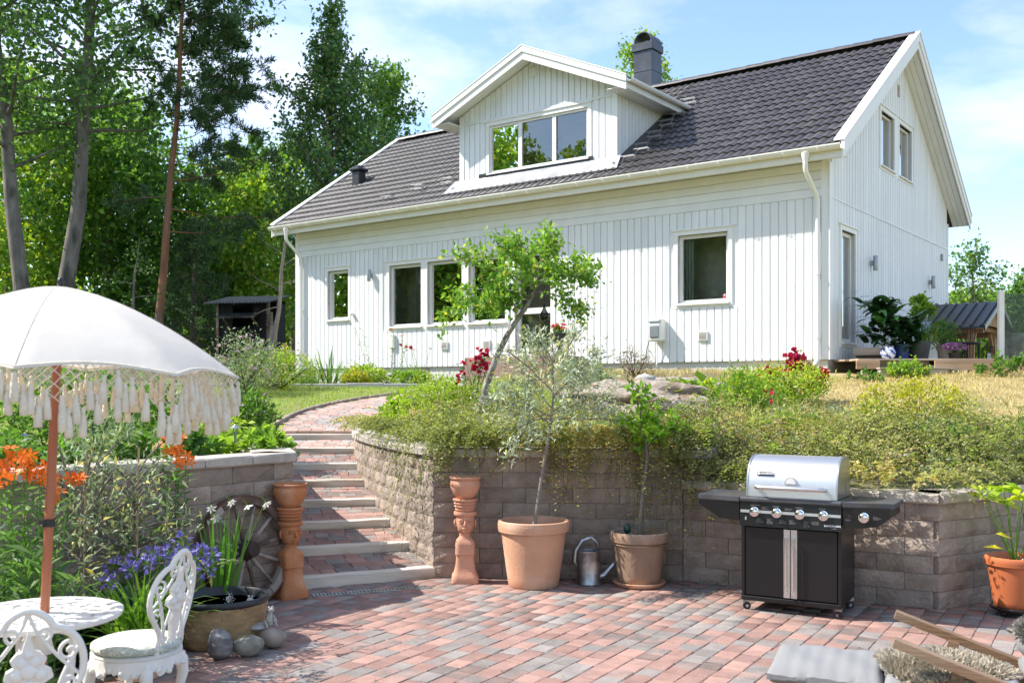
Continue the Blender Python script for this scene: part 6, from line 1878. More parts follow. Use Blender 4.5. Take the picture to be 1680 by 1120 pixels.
# ------------------------------------------------------------------ beside the house
DZ = 2.13                                               # deck level
deck = empty('deck', (6.2, 16.6, 1.9), 0, 'timber deck along the gable with a stepped front edge', 'deck')
do = Vector((6.2, 16.6, 1.9))
def dbox(name, x0, x1, y0, y1, z0, z1, mt=deck_wood, b=.004, parent=deck): return MB().bbox(x0 - do.x, x1 - do.x, y0 - do.y, y1 - do.y, z0 - do.z, z1 - do.z, b).build(name, mt, parent)
for k in range(24): dbox('deck_board', 5.62 if k > 2 else 5.70, 13.5, 16.42 + k * .145, 16.42 + k * .145 + .138, DZ - .028, DZ)
dbox('fascia_board', 5.66, 6.05, 16.39, 16.415, DZ - .17, DZ - .03)
dbox('fascia_board', 6.05, 6.95, 16.60, 16.625, DZ - .17, DZ - .03, grey_wood)
dbox('fascia_board', 6.95, 9.6, 16.392, 16.416, DZ - .19, DZ - .03)
dbox('fascia_board', 9.605, 13.5, 16.393, 16.417, DZ - .19, DZ - .03)
dbox('step_board', 5.98, 7.2, 16.22, 16.42, DZ - .175, DZ - .15, grey_wood); dbox('step_board', 6.0, 7.1, 16.24, 16.38, DZ - .29, DZ - .18, grey_wood)
for x in (5.8, 7.2, 8.6, 10, 11.4): dbox('post', x, x + .09, 16.5, 16.59, 1.6, DZ - .19, grey_wood)
# low timber step by the glass door
s_ = empty('door_step', hw(.55, .95, DZ), -HYAW, 'low grey-brown timber step below the glass side door', 'step')
MB().bbox(-.28, .30, -.50, .60, .085, .215, .006).build('tread', grey_wood, s_); MB().box(-.24, .26, -.45, .55, 0, .084).build('riser', soil_m, s_)
# glass balustrade
gb = empty('glass_screen', at(1642, 588, 16.75), 0, 'glass balustrade with pale post on the deck at the right edge', 'balustrade')
MB().bbox(-.045, .045, -.04, .04, -.02, 1.14, .006).build('post', white_metal, gb)
MB().box(.06, 1.5, -.006, .006, .06, 1.09).build('pane', pane_smoke, gb); MB().bbox(1.52, 1.61, -.04, .04, 0, 1.14, .006).build('post', white_metal, gb)
# gazebo with black sheet roof
gz = empty('gazebo', (9.68, 22.81, 2.0), R(53.2), 'timber gazebo with ribbed black roof behind the deck', 'gazebo'); gz.location.z = 1.9
gzw = mat('gazebo_timber', (.40, .22, .10), .7, .18, 5, ovar=.12, stretch=(3, 3, .4))
for x, y in ((-1.1, -1.0), (1.1, -1.0), (1.1, 1.05), (-1.1, 1.05)):
    MB().bbox(x - .06, x + .06, y - .06, y + .06, 0, 1.02, .006).build('post', gzw, gz)
    for sx in (-1, 1):
        if abs(x + sx * .4) < 1.1: MB().bar((x, y, .55), (x + sx * .38, y, .98), .07, .07).build('brace', gzw, gz)
for y in (-1.0, 1.05): MB().bbox(-1.4, 1.4, y - .05, y + .05, 1.02, 1.13, .006).build('beam', gzw, gz)
for x in (-1.1, 1.1): MB().bbox(x - .05, x + .05, -1.25, 1.25, .925, 1.018, .006).build('beam', gzw, gz)
for s in (-1, 1):
    vs = [(s * 1.6, -1.35, 1.0), (0, -1.35, 1.62), (0, 1.3, 1.62), (s * 1.6, 1.3, 1.0), (s * 1.6, -1.35, 1.04), (0, -1.35, 1.66), (0, 1.3, 1.66), (s * 1.6, 1.3, 1.04)]
    rf = MB().add(vs, [(0, 3, 2, 1), (4, 5, 6, 7), (0, 1, 5, 4), (1, 2, 6, 5), (2, 3, 7, 6), (3, 0, 4, 7)]).build('roof', dark_metal, gz)
    for k in range(13): MB().bar((s * 1.61, -1.3 + k * .21, 1.055), (0, -1.3 + k * .21, 1.675), .04, .04).build('rib', dark_metal, rf)
    for y in (-1.37, 1.32): MB().bar((s * 1.63, y, 1.0), (0, y, 1.63), .03, .11).build('barge_board', dark_metal, rf)
MB().prism([(-1.25, 1.12), (1.25, 1.12), (0, 1.60)], -1.20, -1.16).build('gable_panel', gzw, gz)
# table, pots and plants on the deck
dt = empty('side_table', at(1518, 588, 18.9), R(-30), 'small dark table with a pale blue cloth on the deck', 'table'); dt.location.z = DZ
for x, y in ((-.3, -.2), (.3, -.2), (.3, .2), (-.3, .2)): MB().box(x - .025, x + .025, y - .025, y + .025, 0, .72).build('leg', black_paint, dt)
MB().bbox(-.36, .36, -.26, .26, .72, .75, .005).build('top', black_paint, dt)
m = MB(); m.add([(-.20, -.27, .753), (.15, -.27, .753), (.15, .2, .753), (-.20, .2, .753), (-.16, -.275, .55), (.02, -.275, .60), (.10, -.275, .52)], [(0, 1, 2, 3), (0, 4, 5), (0, 5, 1), (5, 6, 1)]); m.build('cloth', mat('blue_cloth', (.45, .52, .68), .9), dt)
def deck_pot(name, u, Y, r, h, mt, label, cat='pot', prof=None):
    p = at(u, 588, Y); o = empty(name, (p.x, p.y, DZ), 0, label, cat)
    MB().lathe(prof or [(r * .75, 0), (r, h * .95), (r, h), (r * .9, h), (r * .88, h * .9), (.0001, h * .88)], 24).build('body', mt, o, smooth=40); return Vector((p.x, p.y, DZ + h))
bw = mat('blue_white_china', (.70, .74, .80), .25, .02, col2=(.05, .10, .36), c2scale=16, c2lo=.5, c2hi=.56)
deck_pot('china_vase', 1457, 17.0, .13, .30, bw, 'round blue and white china pot on the deck by the step', 'vase', [(.07, 0), (.115, .06), (.13, .12), (.11, .18), (.08, .21), (.09, .23), (.078, .23), (.08, .19), (.0001, .16)])
deck_pot('flower_pot', 1479, 17.4, .14, .28, mat('blue_glaze_pot', (.02, .06, .22), .3), 'dark blue pot under the big-leaved plant')
deck_pot('flower_pot', 1506, 17.6, .22, .34, mat('grey_pot', (.09, .085, .08), .7, .15), 'wide dark grey pot next to the big-leaved plant')
tp_ = deck_pot('flower_pot', 1549, 18.0, .13, .30, terra_old, 'brown pot under the deck table')
deck_pot('flower_pot', 1566, 17.0, .10, .12, mat('dark_basket', (.04, .03, .025), .9), 'low dark pot of pink flowers on the deck')
deck_pot('zinc_planter', 1668, 17.6, .2, .48, zinc, 'zinc planter behind the glass balustrade')
lan = empty('lantern', at(1622, 588, 17.4), 0, 'small black lantern on the deck near the glass post', 'lantern'); lan.location.z = DZ
MB().box(-.07, .07, -.07, .07, .0, .02).box(-.07, .07, -.07, .07, .22, .24).tube([(-.05, 0, .24), (-.04, 0, .30), (.04, 0, .30), (.05, 0, .24)], .006, 6).build('frame', black_paint, lan)
for x, y in ((-.065, -.065), (.065, -.065), (.065, .065), (-.065, .065)): MB().box(x - .006, x + .006, y - .006, y + .006, .02, .22).build('post', black_paint, lan)
MB().lathe([(.035, .02), (.035, .12), (.03, .125)], 12).build('candle', white_trim, lan)
ch_ = empty('woven_chair', at(1585, 588, 19.6), R(20), 'dark woven chair on the deck behind the flower pots', 'chair'); ch_.location.z = DZ
dk = mat('dark_wicker', (.035, .028, .024), .8, .2, 30)
m = MB()
for k in range(9): a = PI * (.05 + .9 * k / 8); m.tube([(.20 * math.cos(a), .18 * math.sin(a), .0), (.22 * math.cos(a), .20 * math.sin(a), .4), (.29 * math.cos(a), .26 * math.sin(a), .72)], .009, 5)
m.build('backrest', dk, ch_); MB().lathe([(.24, .38), (.25, .40), (.24, .42)], 20).build('seat', dk, ch_)
for x, y in ((-.17, -.15), (.17, -.15), (.17, .15), (-.17, .15)): MB().box(x - .015, x + .015, y - .015, y + .015, 0, .38).build('leg', dk, ch_)

# hose reel on the front wall
hr = empty('hose_reel', hw(-3.25, -.06, 2.74), -HYAW, 'white and grey wall-mounted hose reel right of the apple tree', 'hose reel')
MB().bbox(-.13, .13, -.20, .03, -.20, .24, .03).build('case', white_trim, hr); MB().bbox(-.10, .10, -.22, -.19, -.14, .10, .02).build('front_cover', lamp_grey, hr)
MB().bbox(-.12, .12, -.215, -.15, .14, .20, .02).build('handle', lamp_grey, hr)
MB().tube([(.03, -.15, -.18), (.03, -.15, -.62)], .012, 8).tube([(.03, -.15, -.60), (.03, -.15, -.68)], .02, 8).build('hose', white_trim, hr)
MB().tube([(-.13, -.1, -.1), (-.22, -.1, -.35), (-.26, -.05, -.6)], .008, 6).build('feed_hose', black_plastic, hr)
# urn with red flowers on the landing
ur = empty('garden_urn', hw(-5.22, -.55, 2.29), 0, 'dark footed urn of red flowers beside the terrace door', 'urn')
MB().lathe([(.14, 0), (.14, .03), (.06, .07), (.04, .16), (.06, .20), (.17, .30), (.19, .40), (.23, .43), (.23, .45), (.19, .45), (.16, .42), (.0001, .40)], 24).build('bowl', mat('urn_iron', (.05, .052, .055), .6, .2), ur, smooth=40)
L = Leaves(91); L.leaf(ball_pts(L.rng, 160, (0, 0, .50), (.16, .16, .08)), .06, .8); L.flower(ball_pts(L.rng, 26, (0, 0, .58), (.15, .15, .05), .6), .05, 5, mi=1); L.build('geranium', [lf_mid, fl_red], ur)
# smoked glass drop hanging in the apple tree
gd_ = empty('glass_drop', (0, 0, 0), 0, 'dark glass drop lantern hanging in the apple tree', 'lantern')
gd_.location = at(893, 518, 12.0)
MB().lathe([(.0005, -.062), (.03, -.055), (.055, -.03), (.06, 0), (.05, .03), (.03, .06), (.018, .09), (.012, .15), (.004, .155)], 20).build('drop', glassmat('smoke_drop', (.30, .30, .31), 1.0), gd_, smooth=True)
MB().tube([(0, 0, .15), (0, 0, .45)], .002, 5).build('cord', black_plastic, gd_)

# ------------------------------------------------------------------ black shed in the wood
sh = empty('shed', on_land(398, 35) + Vector((0, 0, .12)), R(-12), 'small black tarred shed with tin roof in the shade of the trees', 'shed')
sh.scale = (1.0, 1.0, 1.05)
tar = mat('black_tar_wood', (.004, .004, .0045), .8, .3, 6, .5, 30, stretch=(3, 3, .3)); tin = mat('weathered_tin', (.09, .10, .09), .6, .25, 6, metal=.4, col2=(.09, .085, .08), c2scale=2)
for k in range(13): MB().bbox(-1.0 + k * .155, -1.0 + k * .155 + .148, 0, .025, 0 if k not in (1, 2, 3, 4, 5) else .0, 1.75 if k not in (4, 5, 6, 7, 8) else .95, .003).build('board', tar, sh)
MB().box(-1.0, 1.0, 1.3, 1.33, 0, 1.9).box(-1.0, -.97, .03, 1.3, 0, 1.8).box(.97, 1.0, .6, 1.3, 0, 1.8).build('rear_wall', tar, sh)
for x in (-.96, .96): MB().box(x - .05, x + .05, -.02, .07, 0, 1.75).build('post', bark_brown, sh)
vs = []
for i in range(41):
    x = -1.25 + i * .0625; z = .025 * math.cos(i * PI)
    vs += [(x, -.45, 1.72 + z), (x, 1.5, 2.10 + z)]
MB().add(vs, [(2*i, 2*i+1, 2*i+3, 2*i+2) for i in range(40)]).build('roof', tin, sh)
vs = []
for i in range(25):
    x = -.75 + i * .0625; z = .02 * math.cos(i * PI); vs += [(x, -.55, 1.22 + z), (x, -.02, 1.42 + z)]
MB().add(vs, [(2*i, 2*i+1, 2*i+3, 2*i+2) for i in range(24)]).build('awning', tin, sh)
for x in (-.5, .6): MB().bar((x, 0, .95), (x, -.5, 1.22), .04, .04).build('awning_strut', bark_brown, sh)
MB().bar((1.15, -.1, 0), (.95, .2, 1.45), .18, .02).build('leaning_board', grey_wood, sh)
MB().box(-.9, .3, -.5, -.1, .55, .58).box(-.85, -.8, -.45, -.4, 0, .55).box(.2, .25, -.45, -.4, 0, .55).build('bench', tar, sh)
for k, (u, Y, h) in enumerate(((468, 26, .95), (410, 30, .9))):
    p = on_land(u, Y); MB().bbox(-.04, .04, -.03, .03, 0, h, .006).build('stake', mat('stake_wood' + str(k), (.34, .20, .10), .85, .15), None, p, .3, label=['short wooden stake by the slim trunk at the house corner', 'short wooden stake in front of the black shed'][k], cat='stake')

# ------------------------------------------------------------------ rock outcrop, bed kerb, lamps, loose stone
rock_m = mat('granite', (.29, .245, .205), .95, .35, 7, 3.0, 11, col2=(.20, .135, .075), c2scale=3.2, c2lo=.52, c2hi=.60, bdetail=14)
def rock(name, c, r, seed, label, mt=rock_m, n=72, m_=34, amp=.1, cat='rock', group=None):
    g = np.random.default_rng(seed); ph = g.uniform(0, 6.28, (8, 3)); fr = g.uniform(1.2, 5, (8, 3)); vs, fs = [], []
    for i in range(m_ + 1):
        t = PI * .56 * i / m_
        for j in range(n):
            a = 2 * PI * j / n; d = np.array([math.cos(a) * math.sin(t), math.sin(a) * math.sin(t), math.cos(t)])
            k = 1 + amp * sum(math.sin(fr[q] @ d * 2 + ph[q, 0]) / (1 + q * .4) for q in range(8)) * .5
            k += .035 * math.sin(23 * d[0] + 9 * d[2] + ph[0, 1]) * math.sin(19 * d[1] + ph[1, 1]) + g.normal() * .012
            vs.append((d[0] * r[0] * k, d[1] * r[1] * k, d[2] * r[2] * k))
    for i in range(m_):
        for j in range(n): fs.append((i*n+j, i*n+(j+1) % n, (i+1)*n+(j+1) % n, (i+1)*n+j))
    return MB().add(vs, fs).build(name, mt, None, c, smooth=True, label=label, cat=cat, group=group)
rock('rock_outcrop', (1.95, 13.9, 1.38), (1.45, 1.5, .40), 4, 'broad bare granite outcrop in the slope below the house')
rock('rock_outcrop', (2.15, 12.7, 1.20), (1.0, .8, .34), 9, 'lower mossy granite hump in front of the broad outcrop')
s_ = rock('loose_stone', (1.78, 13.35, 1.75), (.14, .10, .075), 6, 'small grey stone lying on top of the granite outcrop', st_pale, 20, 10, .16, 'stone')
kerb = empty('bed_kerb', (-4, 19.9, 1.66), 0, 'pale granite kerb edging the flower bed along the house', 'kerb')
km = mat('kerb_granite', (.50, .48, .45), .9, .15, 18, .5, 60, ovar=.06)
for k in range(9): MB().bbox(0, .70, -.06, .06, -.15, .085, .010).build('kerb_stone', km, kerb, (-4.2 + k * .705, .01 * math.sin(k), .008 * math.sin(k * 2)), .0)
MB().bbox(0, .5, -.06, .06, -.15, .085, .010).build('kerb_stone', km, kerb, (2.16, .03, 0), .9)
def garden_lamp(p, label, white_cap=False):
    o = empty('garden_lamp', p, 0, label, 'garden lamp', 'small garden path lamps')
    if not white_cap: o.scale = (.6, .6, .5)
    mt = print_m if white_cap else lamp_grey
    MB().lathe([(.02, 0), (.02, .16), (.035, .18), (.035, .19)], 12).build('stem', lamp_grey, o, smooth=40)
    MB().lathe([(.032, .19), (.034, .25), (.032, .26)], 14).build('lens', glassmat('lamp_lens' + label[:8], (.8, .8, .75), 1), o)
    MB().lathe([(.075, .255), (.078, .262), (.05, .285), (.02, .31), (.008, .33), (.0001, .332)] if not white_cap else [(.14, .255), (.145, .262), (.10, .285), (.0001, .30)], 20).build('cap', mt, o, smooth=40)
garden_lamp(at(374, 713, 9.3) * 1, 'small grey garden lamp behind the left wall, the farther one')
garden_lamp(at(386, 727, 8.5) * 1, 'small grey garden lamp behind the left wall, the nearer one')
p = at(1466, 797, 8.6); garden_lamp(p, 'pale disc-topped garden lamp in the ground cover behind the grill', True)
# ------------------------------------------------------------------ grass
def scatter(g, poly, n):
    poly = np.array(poly); lo_, hi = poly.min(0), poly.max(0); out = []
    while sum(len(o) for o in out) < n:
        q = g.uniform(lo_, hi, (n * 2, 2)); out.append(q[inside(q[:, 0], q[:, 1], poly)])
    return np.concatenate(out)[:n]
def with_z(q, dz=0.0): return np.stack([q[:, 0], q[:, 1], np.array([land(x, y) for x, y in q]) + dz], -1)
def not_in(q, polys):
    k = np.ones(len(q), bool)
    for p in polys: k &= ~inside(q[:, 0], q[:, 1], np.array(p))
    return q[k]
pl_ = offs([(p.x, p.y) for p in pc], path_w / 2 + .12); pr2_ = offs([(p.x, p.y) for p in pc], -path_w / 2 - .03)
PATHPOLY = pl_ + pr2_[::-1]
L = Leaves(201)
q = scatter(L.rng, [(-8.5, 12.2), (-3.35, 12.4), (-3.3, 15.2), (-2.7, 17.2), (-1.6, 18.6), (-1.0, 19.8), (-9, 19.8)], 30000); q = not_in(q, [PATHPOLY])
L.blade(with_z(q), .055, .007, (0, 0, 1), .35, .4, 2)
q = scatter(L.rng, [(-6.5, 9.0), (-2.75, 9.4), (-3.3, 12.4), (-8, 12.4)], 9000)
L.blade(with_z(q), .05, .006, (0, 0, 1), .35, .4, 2)
L.build('lawn', lf_lawn, kind='stuff', label='mown green lawn left of the brick path', cat='grass')
L = Leaves(203)
q = scatter(L.rng, [(3.2, 11.2), (5.5, 10.2), (10.5, 11.5), (12, 16.3), (5.5, 16.4), (4.0, 15.0)], 24000)
L.blade(with_z(q), .07, .008, (0, 0, 1), .5, .5, 2)
q = scatter(L.rng, [(0.2, 14.2), (3.2, 14.6), (5.3, 16.6), (4.0, 17.8), (1, 18.5), (-1, 19)], 6000)
L.blade(with_z(q), .10, .007, (0, 0, 1), .45, .5, 2)
L.build('dry_lawn', lf_dry, kind='stuff', label='sun-dried yellow grass below the deck', cat='grass')

# ------------------------------------------------------------------ cotoneaster spilling over the wall
def sprigs(L, P, D, ln, arch, droop, k=26, size=.028, mi=0, stem_mi=1, aspect=.6, stemr=.0022):
    g = L.rng; n = len(P)
    D = unit(D); l = (np.asarray(ln) * (1 + .35 * g.uniform(-1, 1, n)))[:, None]
    t = np.linspace(.04, 1, k)[None, :, None] + g.uniform(-.02, .02, (n, k, 1))
    up = np.array([0, 0, 1.0])
    arch = np.broadcast_to(np.asarray(arch, float), (n,))[:, None, None]; droop = np.broadcast_to(np.asarray(droop, float), (n,))[:, None, None]
    f = lambda t: P[:, None] + D[:, None] * (l[:, None] * t) + up * (arch * 4 * t * (1 - t) - droop * t ** 2)
    pos = f(t)
    side = unit(np.cross(D, up))[:, None] * np.where(np.arange(k) % 2, 1, -1)[None, :, None]
    dirs = side + D[:, None] * .5 + g.normal(size=(n, k, 3)) * .45
    patch = .5 + .28 * np.sin(P[:, 0] * 2.9 + 1.3 * np.sin(P[:, 1] * 2.1)) + .22 * np.sin(P[:, 1] * 3.7 + P[:, 0] * 1.7)
    r = np.clip(patch[:, None] * .75 + (g.random((n, 1)) - .5) * .35 + (g.random((n, k)) - .35) * .5, 0, 1)
    L.leaf(pos.reshape(-1, 3), size, aspect, D=dirs.reshape(-1, 3), dj=.15, up=.8, mi=mi, rnd=r.reshape(-1))
    seg = 4
    for i in range(seg):
        a, c = f(np.full((n, 1, 1), i / seg))[:, 0], f(np.full((n, 1, 1), (i + 1) / seg))[:, 0]
        L.stems(a, c, stemr, mi=stem_mi, rnd=.4)
L = Leaves(211); g = L.rng
beds = [([(-1.05, 11.0), (-.95, 10.0), (-.50, 8.78), (1.6, 8.55), (1.7, 10.4), (.6, 11.2), (-.6, 11.4)], 1450), ([(1.3, 8.55), (2.0, 8.3), (3.0, 7.6), (4.6, 8.3), (4.9, 9.6), (3.5, 10.5), (1.5, 10.8)], 1900), ([(-1.15, 12.6), (-1.1, 11.0), (-.3, 11.3), (-.5, 12.6)], 200)]
for poly, n in beds:
    q = scatter(g, poly, n); P = with_z(q); P[:, 2] += g.uniform(-.02, .17, n) * np.interp(q[:, 1], [8.5, 9.3, 11], [1.1, .65, .2]) * (1 + .9 * np.sin(q[:, 0] * 3.1 + .6) * np.sin(q[:, 1] * 2.7)) + .10 * np.maximum(0, np.sin(q[:, 0] * 2.3 + 1.0) * np.sin(q[:, 1] * 3.3 + q[:, 0]))
    D = np.stack([g.normal(0, 1, n), g.normal(-.45, 1, n), g.uniform(.0, .9, n)], -1)
    kind_ = np.sin(q[:, 0] * 2.1 + .8) * np.sin(q[:, 1] * 2.6 + 1.1) + g.normal(0, .45, n)
    for lo_k, hi_k, mi_k, sz_k, ln_k in ((-9, .35, 0, .028, .44), (.35, .62, 2, .034, .36), (.62, .85, 4, .036, .36), (.85, 9, 3, .030, .5)):
        w_ = (kind_ >= lo_k) & (kind_ < hi_k)
        sprigs(L, P[w_], D[w_], ln_k, .11, .13, size=sz_k, mi=mi_k, aspect=.6 if mi_k == 0 else .3)
# curtains hanging over the cap
def over_wall(pts, n, zc, len_f, seed):
    P0, s = arclen(pts); P, D, ar, dr = [], [], [], []
    for _ in range(n):
        t = g.random() * s[-1]; p = point_at(P0, s, t); p2 = point_at(P0, s, min(s[-1], t + .02)); p1 = point_at(P0, s, max(0, t - .02)); d = (p2 - p1).normalized(); nn = Vector((d.y, -d.x, 0))
        lf = len_f(t / s[-1]) * (.25 + 1.1 * g.random() ** 1.6) * (.7 + .6 * math.sin(t * 9.0 + seed) ** 2)
        b_ = p - nn * g.uniform(.02, .22); P.append((b_.x, b_.y, zc + g.uniform(.05, .16))); D.append((nn.x + g.normal() * .35, nn.y + g.normal() * .35, .15)); ar.append(.05); dr.append(lf)
    sprigs(L, np.array(P), np.array(D), .32, np.array(ar), np.array(dr), k=36, size=.028, stemr=.0012)
hump = lambda t, c, w: math.exp(-((t - c) / w) ** 2)
over_wall(WALL_R_STAIR[5:], 150, 1.11, lambda t: .06 + .85 * hump(t, .84, .16), 1)
over_wall(WALL_R_MAIN, 520, 1.11, lambda t: .11 + .34 * hump(t, .04, .07) + .55 * hump(t, .55, .07) + .10 * hump(t, .30, .05) + .75 * hump(t, .88, .13), 2)
over_wall([(1.45, 8.46)] + WALL_R_TURN[1:3], 130, .86, lambda t: .16 + .30 * hump(t, .2, .2), 3)
over_wall([(1.45, 8.46), (1.62, 8.352)], 50, 1.11, lambda t: .6, 3)
over_wall(WALL_R_TURN[2:], 26, .86, lambda t: .06, 4)
over_wall(WALL_R_END[:3], 90, .86, lambda t: .12 + .16 * hump(t, .15, .1), 5)
L.build('cotoneaster', [lf_cot, bark_leaf, lf_lime, lf_dry, lf_sage], kind='stuff', label='small-leaved cotoneaster ground cover spilling over the retaining wall', cat='ground cover')
# wild grasses, weeds and low flowers on the slope
L = Leaves(213); g = L.rng
q = scatter(g, [(-1.3, 10.6), (1.6, 9.6), (4.4, 9.0), (5.2, 10.5), (3.6, 13.0), (2.6, 11.9), (.8, 12.3), (.2, 14.4), (-.7, 14.6), (-1.0, 13)], 9000)
L.blade(with_z(q), .17, .006, (0, 0, 1), .45, .6, 3)
q = scatter(g, [(-.9, 10.8), (1.4, 9.8), (4.2, 9.2), (3.4, 12.4), (.8, 12.2), (0, 14.5), (-1, 14)], 5200)
L.leaf(with_z(q) + g.uniform(0, .16, (len(q), 1)) * np.array([0, 0, 1.0]), .045, .5, mi=1)
q = scatter(g, [(-.5, 11), (1.4, 10.2), (4.2, 9.8), (3.2, 12.4), (.6, 12.2)], 240); P = with_z(q, .14); L.flower(P, .018, 5, mi=2)
q = scatter(g, [(2.0, 9.2), (3.4, 9.0), (3.2, 10.6), (1.8, 10.6)], 420); L.blade(with_z(q), .42, .004, (0, 0, 1), .22, .35, 4, mi=3)
L.build('meadow', [lf_lawn, lf_lime, fl_yellow, lf_dry], kind='stuff', label='wild grasses and weeds on the slope above the wall', cat='meadow plants')
# green ground cover at the right edge
L = Leaves(215); g = L.rng
q = scatter(g, [(3.6, 8.5), (5.6, 8.9), (6.4, 10.6), (4.3, 10.8), (3.5, 9.6)], 5200); P = with_z(q); P[:, 2] += g.uniform(.02, .20, len(q)) * (1 + .4 * np.sin(q[:, 0] * 4) * np.sin(q[:, 1] * 3))
L.leaf(P, .085, .8, D=np.array([0, -.3, .3]), dj=.8, up=1.0, rnd=g.random(len(q)))
q = scatter(g, [(3.6, 8.5), (5.0, 8.9), (4.6, 9.6), (3.5, 9.6)], 60); L.leaf(with_z(q, .18), .06, .8, mi=1, up=1)
L.build('strawberry_cover', [lf_mid, fl_red], kind='stuff', label='leafy green ground cover at the right edge of the slope', cat='ground cover')
# a few fallen leaves on the paving
L = Leaves(219); g = L.rng; q = scatter(g, patio_poly, 900); q = q[q[:, 1] > 4.8]
L.leaf(np.concatenate([q, np.full((len(q), 1), .004)], 1), .022, .55, D=np.array([0, 0, .02]), dj=.9, up=6, fold=.05)
L.V[-1][:, 2] = np.clip(L.V[-1][:, 2], .003, .012)
L.build('fallen_leaf_litter', leafmat('leaf_litter', (.10, .06, .03), (.24, .17, .06), (.30, .30, .06), trans=0), kind='stuff', label='small dry leaves and crumbs scattered over the paving', cat='leaf litter')
# gravel by the path
L = Leaves(217); g = L.rng
q = scatter(g, [(-1.95, 13.3), (-1.4, 13.2), (-.6, 12.4), (.3, 12.2), (.2, 13.0), (-1.2, 14.6), (-1.9, 14.8)], 4200); P = with_z(q, .012)
L.leaf(P, .035, .9, D=np.array([0, 0, .1]), dj=1, up=.2); L.build('gravel', leafmat('slate_gravel', (.16, .16, .17), (.32, .31, .32), trans=0), kind='stuff', label='grey slate gravel beside the path', cat='gravel')

# ------------------------------------------------------------------ shrubs and flowers, each its own plant
def plant(name, label, p, cat='plant', group=None): return empty(name, p, 0, label, cat, group)
def bush(name, label, p, r, n, size, lm, seed, aspect=.55, stems=14, cz=None, flowers=None, cat='shrub', group=None, up=.3, hollow=.15, bark=None, extra=None):
    p = Vector(p); o = plant(name, label, p, cat, group); L = Leaves(seed); g = L.rng
    cz = r[2] * .95 if cz is None else cz
    nc = max(8, n // 22); C = ball_pts(g, nc, (0, 0, cz), r, hollow); C[:, 2] = np.maximum(C[:, 2], .02)
    pick = g.integers(0, nc, n); sp = min(r) * .22
    P = C[pick] + g.normal(size=(n, 3)) * sp; P[:, 2] = np.maximum(P[:, 2], .01)
    L.leaf(P, size, aspect, D=unit(P - np.array([0, 0, cz * .3])) * .8, dj=.8, up=up, rnd=np.clip(.5 * g.random(nc)[pick] + .5 * g.random(n), 0, 1))
    L.build('foliage', lm, o)
    S = Leaves(seed + 1); k = g.integers(0, nc, stems); S.stems(np.stack([g.normal(0, r[0] * .12, stems), g.normal(0, r[1] * .12, stems), np.zeros(stems)], -1), C[k], .004 + min(r) * .006, rnd=.5); S.build('stem', bark or bark_leaf, o)
    if flowers:
        fm, fn, fs_, fp, fz = flowers
        F = Leaves(seed + 2); Q = ball_pts(F.rng, fn, (0, 0, cz + fz), (r[0] * .95, r[1] * .95, r[2]), .75); Q = Q[Q[:, 2] > cz * .7]; F.flower(Q, fs_, fp); F.build('flower', fm, o)['kind'] = 'stuff'
    return o
def gz_(u, Y): x = (u - 840) / FPX * Y; return Vector((x, Y, land(x, Y) - .01))
SB = 'shrubs and perennials on the slope'
bush('lady_mantle', 'lime green leafy clump beside the path above the wall', gz_(668, 13.2), (.30, .28, .20), 900, .085, lf_lime, 221, .95, up=1.2, group=SB)
bush('goldenrod', 'tall yellow-green feathery shrub left of the apple trunk', gz_(728, 12.8), (.45, .4, .26), 3600, .055, lf_lime, 225, .28, group=SB, flowers=(fl_yellow, 40, .014, 4, 0))
bush('spirea_shrub', 'low yellow-green shrub at the foot of the apple tree', gz_(700, 11.2), (.40, .35, .16), 2000, .045, lf_lime, 229, .45, group=SB)
bush('marigold_clump', 'green clump dotted with yellow daisies right of the outcrop', gz_(1215, 12.2), (.48, .4, .30), 3000, .06, lf_bright, 231, .35, group=SB, flowers=(fl_yellow, 110, .020, 6, .05))
bush('marigold_clump', 'yellow-flowered clump under the red roses by the house', gz_(1290, 13.0), (.5, .45, .30), 2600, .06, lf_lime, 235, .35, group=SB, flowers=(fl_yellow, 80, .022, 6, .05))
bush('squash_plant', 'broad-leaved squash plant beside the granite outcrop', gz_(1150, 13.0), (.36, .3, .18), 70, .17, lf_bright, 239, .95, stems=20, up=2.5, hollow=.6, group=SB)
bush('yellow_shrub', 'golden-leaved shrub with bare grey stems right of the lawn', gz_(1500, 10.3), (.58, .40, .26), 2600, .05, lf_yellow, 241, .4, stems=70, cz=.38, hollow=.45, group=SB, bark=leafmat('bare_stem', (.26, .20, .15), (.32, .26, .2), trans=0))
bush('herb_clump', 'pale green herb clump in front of the yellow daisies', gz_(1330, 10.9), (.5, .35, .16), 1500, .05, lf_sage, 245, .3, group=SB)
bush('euphorbia', 'bright green clump below the golden shrub', gz_(1440, 10.9), (.3, .25, .16), 800, .07, lf_bright, 247, .5, group=SB)
bush('hedge_plant', 'small bright green bush against the deck front', gz_(1490, 16.0), (.34, .2, .13), 900, .06, lf_bright, 249, .6, group=SB)
bush('ivy_tangle', 'dark leafy weeds climbing the deck edge at the right', gz_(1650, 15.6), (.45, .2, .15), 420, .07, lf_mid, 251, .6, group=SB)
bush('weed_clump', 'low weeds at the foot of the deck step', gz_(1420, 15.6), (.3, .2, .10), 260, .06, lf_mid, 253, .6, group=SB)
bush('wallflower', 'wispy brown seed-headed plant below the hose reel', gz_(1042, 15.6), (.30, .26, .24), 700, .045, leafmat('seed_head', (.20, .14, .11), (.34, .26, .18), trans=.2), 255, .4, stems=40, group=SB)
bush('mullein', 'grey-green clump right of the landing above the slope', gz_(960, 14.6), (.5, .35, .18), 900, .07, lf_sage, 257, .35, group=SB)
